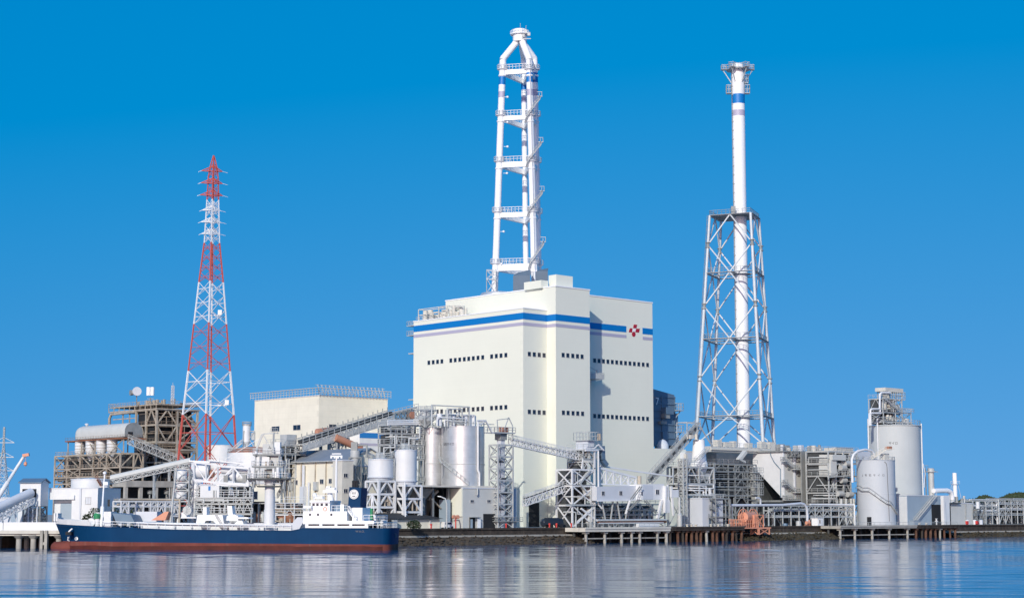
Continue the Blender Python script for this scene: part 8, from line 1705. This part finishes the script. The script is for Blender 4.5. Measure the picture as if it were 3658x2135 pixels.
def right_buildings():
    b = 20; pc = K.PB(3240, 1770, b); a0 = K.ab(pc)[0]; zt = pc.z; a1 = ka(3388, 1775, b); b1 = K.B(3206, 1772, a0)
    t = house('grey_hall', 'plain blue-grey hall with open dark doorway at the foot of the tallest silo', 'building', K, a0, a1, b, b1, GZ, zt, 'bluewall'); m = MB(); m.box(K, a0 - .3, a0 - .002, b - .05, b1 + .2, GZ, kz(3240, 1772, b)); m.build('left_cladding', 'white', t)
    m = MB(); m.box(K, ka(3328, 1840, b), ka(3372, 1840, b), b - .06, b, GZ, kz(3340, 1801, b)); m.build('doorway', 'dark', t)
    m = MB(); m.box(K, ka(3372, 1840, b), ka(3390, 1840, b), b - .35, b - .002, GZ, kz(3380, 1770, b)); m.build('door_jamb', 'white', t)
    m = MB(); m.stair(K.PB(3268, 1862, b - 1), K.PB(3342, 1770, b - 1), 1.1); m.build('outside_stair', 'greywall', t)
    m = MB(); a = ka(3372, 1830, b - 3); m.box(K, a, a + 1.2, b - 3, b - 1.8, GZ, kz(3378, 1770, b - 3)); tag(m.build('white_pillar', 'white', loc=K.Q(a, b - 3, GZ)), 'white square pillar beside the dark doorway of the blue-grey hall', 'pillar')
    b2 = 22; x0, x1 = ka(3389, 1830, b2), ka(3476, 1830, b2); t = house('blower_house', 'low dull grey blower house with pipes on its roof, left of the far pipe racks', 'building', K, x0 + .02, x1, b2, b2 + 10, GZ, kz(3430, 1797, b2), 'greywall')
    m = MB(); m.box(K, x0 - .2, x0 + 6, b2 - 1.2, b2 - .01, kz(3400, 1797, b2), kz(3400, 1794, b2)); m.build('canopy', 'darksteel', t); m = MB(); m.box(K, x0 + .1, x0 + 1.2, b2 - .05, b2, GZ, kz(3400, 1800, b2)); m.build('doorway', 'dark', t)
    for px in (3451, 3475): m = MB(); m.tube([K.PB(px, 1800, b2 - .3), K.PB(px, 1866, b2 - .3)], .13, 6); m.build('downpipe', 'midsteel', t)
    rnd = random.Random(8)
    for i in range(9): m = MB(); a = x0 + 1 + (x1 - x0 - 1) * i / 9; zz = kz(3430, 1797, b2) + .3; m.vcyl(K.Q(a, b2 + 1 + rnd.random() * 3), rnd.uniform(.25, .6), zz, zz + rnd.uniform(.8, 2.6), 10); m.build('roof_vent', rnd.choice(('lightsteel', 'midsteel')), t)
    # fan stack
    b3 = 26; t = thing('vent_stack', 'grey vent stack with wide capped top and ladder, right of the tallest silo', 'stack', K.Q(ka(3326, 1800, b3), b3, GZ)); c = K.PB(3326, 1700, b3); D = c.y; r = 10.5 * D / F; z = lambda py: K.Z(3326, py, b3)
    m = MB(); m.lathe(V((c.x, c.y, 0)), [(r, GZ), (r, z(1686)), (r * 1.7, z(1685)), (r * 1.7, z(1682)), (r * 1.15, z(1681)), (r * 1.15, z(1674)), (r * .8, z(1671)), (0, z(1671))], 20); m.build('shell', 'lightsteel', t); m = MB(); m.bar(V((c.x - r - .8, c.y, GZ + 8)), V((c.x - r - .9, c.y, z(1675))), .3); m.bar(V((c.x - r - 1.8, c.y, z(1684))), V((c.x + r + 1.4, c.y, z(1684))), .25, .2); m.rail([V((c.x - r - 2, c.y - 1, z(1684))), V((c.x - r - .2, c.y - 1, z(1684)))], 2.2, 1, .12); m.build('ladder', 'midsteel', t)
    t = thing('exhaust_duct', 'bright white bent exhaust duct joining the vent stack to the roof', 'duct', K.PB(3360, 1760, b3)); P = lambda px, py: K.PB(px, py, b3 - 1.5); m = MB(); m.tube([P(3335, 1752), P(3382, 1751), P(3392, 1754), P(3399, 1761), P(3402, 1790)], .85, 14); m.build('duct', 'whiteclean', t); m = MB(); m.lathe(P(3401, 1785), [(.85, -.2), (1.1, -.2), (1.1, .2), (.85, .2)], 14); m.build('flange', 'lightsteel', t)
    t = thing('thin_stack', 'slim bright white exhaust stack standing on the low grey roof', 'stack', K.PB(3410, 1790, b3)); c = K.PB(3410, 1700, b3); z = lambda py: K.Z(3410, py, b3); m = MB(); m.lathe(V((c.x, c.y, 0)), [(.78, z(1810)), (.78, z(1688)), (.62, z(1688)), (.62, z(1695))], 18); m.build('shell', 'whiteclean', t); m = MB(); m.lathe(V((c.x, c.y, z(1728))), [(.78, -.12), (1.3, -.12), (1.3, .12), (.78, .12)], 12); m.rail([V((c.x - 1.6, c.y - .6, z(1728))), V((c.x + 1.6, c.y - .6, z(1728)))], 1.0, 1, .1)
    for dx in (-2.2, 2.2): m.bar(V((c.x + dx * .5, c.y, z(1728))), V((c.x + dx, c.y, z(1785))), .1)
    m.build('guy_platform', 'palegrey', t)
    # far right racks, tanks
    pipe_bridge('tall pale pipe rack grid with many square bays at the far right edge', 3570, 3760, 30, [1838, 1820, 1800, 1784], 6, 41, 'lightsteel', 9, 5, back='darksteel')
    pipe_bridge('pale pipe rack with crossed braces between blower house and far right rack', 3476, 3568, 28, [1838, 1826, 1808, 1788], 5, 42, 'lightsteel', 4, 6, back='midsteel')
    t = thing('slurry_tank', 'small white tank on a deck between the low grey house and the pale racks', 'tank', K.PB(3492, 1830, 24)); m = MB(); c = K.PB(3492, 1800, 24); m.vcyl(c, .7, K.Z(3492, 1815, 24), K.Z(3492, 1791, 24), 12); m.build('shell', 'white', t); m = MB(); a = K.ab(c)[0]; m.box(K, a - 2, a + 3, 23, 25, K.Z(3492, 1818, 24), K.Z(3492, 1815, 24)); m.frame(K, [a - 1.8, a + 2.8], [23.2, 24.8], [GZ, K.Z(3492, 1818, 24)], .25, 'X'); m.build('deck', 'midsteel', t)
right_buildings()
# ================================================================ SMALL THINGS ON THE QUAY
def small():
    G = lambda px, b: K.Q(ka(px, 1885, b), b, GZ)
    def post(px, b, h, m, label, cat='post', name='marker_post', group=None, r=.22, head=None):
        p = G(px, b); t = thing(name, label, cat, p, group); x = MB(); x.cyl(p, p + U_ * h, r, n=8); x.build('post', m, t)
        x = MB(); x.lathe(p + U_ * h, [(0, -.1), (r * 1.5, 0), (r * 1.5, .25), (0, .4)], 8); x.build('cap', head or m, t); return t
    # red twin-disc signal on a red post
    p = G(1628, 8); t = thing('fire_monitor', 'red post with two round heads before the loading block', 'post', p); x = MB(); x.cyl(p, p + U_ * 3.0, .16, n=8); x.build('post', 'safetyred', t)
    for dx in (-.6, .6): x = MB(); e = p + U_ * 2.9 + K.u * dx; x.cyl(e - K.v * .25, e + K.v * .25, .5, n=14); x.build('head', 'orange', t)
    for px, b, lab in ((1540, 7.6, 'red marker beside the cream shed wall at the quay edge'), (1808, 7.6, 'red marker at the foot of the bucket elevator'), (1963, 7.6, 'red marker left of the white post near the parked lorry'), (1988, 7.6, 'red marker just below the parked dark lorry'), (2041, 8.5, 'red marker at the left leg of the transfer tower')): post(px, b, .9, 'safetyred', lab, 'marker', 'marker_post', 'red markers on the quay edge', .2)
    # vehicles / kiosks
    p = G(1604, 9); t = thing('parked_van', 'small white van parked at the street lamp foot', 'van', p); f = Fr(p.xy, K.u); x = MB(); x.prism([f.Q(a, 0, GZ + z) for a, z in ((-1.5, .3), (1.7, .3), (1.7, .9), (1.3, 1.0), (.9, 1.7), (-1.5, 1.7))], f.v * 1.5); x.build('body', 'white', t); x = MB(); x.prism([f.Q(a, -.02, GZ + z) for a, z in ((-1.2, 1.05), (1.0, 1.05), (.75, 1.55), (-1.2, 1.55))], f.v * 1.54); x.build('window', 'glass', t)
    for a in (-.9, 1.1):
        for b_ in (-.04, 1.3): x = MB(); e = f.Q(a, b_, GZ + .3); x.cyl(e, e + f.v * .24, .3, n=12); x.build('wheel', 'dark', t)
    p = G(2922, 8); t = thing('kiosk', 'small white kiosk with dark window before the pipe rack', 'kiosk', p); f = Fr(p.xy, K.u); x = MB(); x.box(f, 0, 2.6, 0, 2.4, GZ, GZ + 2.3); x.build('wall', 'whiteclean', t); x = MB(); x.box(f, -.15, 2.75, -.15, 2.55, GZ + 2.302, GZ + 2.45); x.build('roof', 'white', t); fwin(t, f, .9, 0, GZ + 1.35, .6, .9); x = MB(); x.box(f, 1.7, 2.3, -.04, 0, GZ + .1, GZ + 1.9); x.build('door', 'palegrey', t)
    p = G(2893, 7.8); t = thing('pump_skid', 'rust red pump skid left of the small white kiosk', 'pump', p); f = Fr(p.xy, K.u); x = MB(); x.box(f, -1.1, 1.1, 0, 1.4, GZ, GZ + .3); x.build('base', 'rust', t); x = MB(); e = f.Q(-.8, .7, GZ + .95); x.cyl(e, e + K.u * 1.5, .55, n=12); x.build('pump', 'orange', t); x = MB(); x.vcyl(f.Q(.7, .7), .3, GZ + .3, GZ + 1.8, 8); x.build('motor', 'orange', t)
    for px, m, lab in ((2853, 'lightsteel', 'grey drum standing before the pipe rack legs'), (2805, 'sheetblue', 'blue covered bundle before the left pipe rack legs')): x = MB(); e = G(px, 9); x.lathe(V((e.x, e.y, GZ)), [(0, .005), (.8, .01), (.85, .3), (.75, 1.5 if m == 'lightsteel' else .8), (0, 1.6 if m == 'lightsteel' else .9)], 14); tag(x.build('storage_drum', m, loc=e), lab, 'drum', 'drums on the quay')
    for px, m, lab in ((3456, 'white', 'white drum left of the red box at the low grey house'), (3482, 'white', 'white drum in front of the small tank deck'), (3505, 'palegrey', 'pale drum right of the red box under the racks')): x = MB(); e = G(px, 12); x.lathe(V((e.x, e.y, GZ)), [(0, .005), (.65, .01), (.65, 1.6), (0, 1.75)], 14); tag(x.build('storage_drum', m, loc=e), lab, 'drum', 'drums on the quay')
    for px, lab in ((3458, 'red fire box at the foot of the low grey house'), (3493, 'red fire box between two pale drums')): t = thing('fire_box', lab, 'fire box', G(px, 9.5), 'red fire boxes'); f = Fr(G(px, 9.5).xy, K.u); x = MB(); x.box(f, -.5, .5, 0, .6, GZ + .2, GZ + 1.3); x.build('cabinet', 'safetyred', t); x = MB(); x.box(f, -.35, .35, .1, .5, GZ, GZ + .198); x.build('foot', 'darksteel', t)
    # pale concrete blocks / bollards along the old wharf
    proto = None
    spots = [(2455, 1.5), (2470, 1.5), (2486, 1.5), (2540, 1.8), (2566, 1.8), (2600, 1.8), (3285, 1.5), (3310, 1.5)]
    for px, b in spots:
        e = G(px, b)
        if proto is None:
            t = thing('mooring_bollard', 'squat pale mooring bollard on the dark old wharf edge', 'bollard', e, 'mooring bollards'); x = MB(); x.lathe(e, [(.35, 0), (.3, .35), (.28, .5), (.5, .6), (.5, .75), (0, .85)], 12); x.build('bollard', 'concretelight', t); x = MB(); x.box(Fr(e.xy, K.u), -.5, .5, -.5, .5, GZ + .06, GZ + .14); x.build('base', 'concrete', t); proto = t
        else: copy_tree(proto, e)
    # railing of the right wharf and white gate things
    t = thing('quay_railing', 'low white railing along the wharf before lettered silo and blue-grey hall', 'railing', G(3060, .5)); x = MB(); x.rail([K.Q(ka(3060, 1880, .4), .4, GZ + .06), K.Q(ka(3420, 1876, .4), .4, GZ + .06)], 1.0, 3, .12); x.build('rails', 'lightsteel', t)
    x = MB(); e = G(3275, 6); f = Fr(e.xy, K.u); x.box(f, -1.7, 1.7, 0, 1.6, GZ + .01, GZ + 1.5); x.box(f, -1.9, 1.9, -.1, 1.7, GZ + 1.502, GZ + 1.65); tag(x.build('generator_box', 'bluewall', loc=e), 'blue-grey equipment box standing before the blue-grey hall', 'box')
    t = thing('valve_stand', 'white valve stand in the dark doorway of the blue-grey hall', 'valve', G(3346, 8)); e = G(3346, 8); x = MB(); x.cyl(e, e + U_ * 2.0, .25, n=8); x.bar(e + U_ * 1.3 - K.u * .7, e + U_ * 1.3 + K.u * .7, .3); x.build('stand', 'white', t); x = MB(); c = e + U_ * 2.1; x.tube([c + (K.u * math.cos(i * math.pi / 6) + K.v * math.sin(i * math.pi / 6)) * .4 for i in range(13)], .08, 6, False); x.build('hand_wheel', 'white', t)
small()
# ---------------------------------------------------------------- far wooded hills on the right horizon
def hills():
    rnd = random.Random(77); D = 1500.0
    hz = MB(); xs = lin(560, -0 + 1400, 60)
    def top(px): 
        h = [(3440, 1790), (3480, 1787), (3500, 1779), (3520, 1773), (3540, 1779), (3560, 1788), (3580, 1779), (3605, 1768), (3635, 1763), (3660, 1766), (3700, 1762), (3800, 1760), (3950, 1775), (4200, 1790)]
        for (x0, y0), (x1, y1) in zip(h, h[1:]):
            if px <= x1: return y0 + (y1 - y0) * max(0, px - x0) / (x1 - x0)
        return 1795
    g = MB(); n = 80; rows = []
    for i in range(n + 1):
        px = 3420 + 780 * i / n; p = PD(px, top(px) + 7, D)
        for d, f in ((-220, 0), (-90, .7), (0, 1), (120, .8), (260, 0)): rows.append(V((p.x, D + d, GZ + (p.z - GZ) * f - (.5 if f == 0 else 0))))
    g.add(rows, [(i * 5 + j, i * 5 + j + 1, i * 5 + j + 6, i * 5 + j + 5) for i in range(n) for j in range(4)], True); struct(g.build('hills', 'foliage', loc=(560, D, GZ)))
    b = MB()
    for i in range(9000):
        px = rnd.uniform(3425, 3720) if i < 5200 else rnd.uniform(3720, 4200); tp = top(px); yy = tp + rnd.random() ** 1.4 * 32; c = PD(px, yy + 1.5, D - 130 * min(1, (yy - tp) / 32) - rnd.random() * 20); s = rnd.uniform(1.2, 3.2)
        d = V((rnd.gauss(0, 1), rnd.gauss(0, .6), rnd.gauss(0, 1))).normalized() * s; e = d.cross(V((rnd.random(), 1, rnd.random()))).normalized() * s * .7; b.add([c - d, c + e, c + d, c - e], [(0, 1, 2, 3)])
    struct(b.build('far_forest', 'foliage', loc=(560, D, GZ)), 'stuff')
hills()
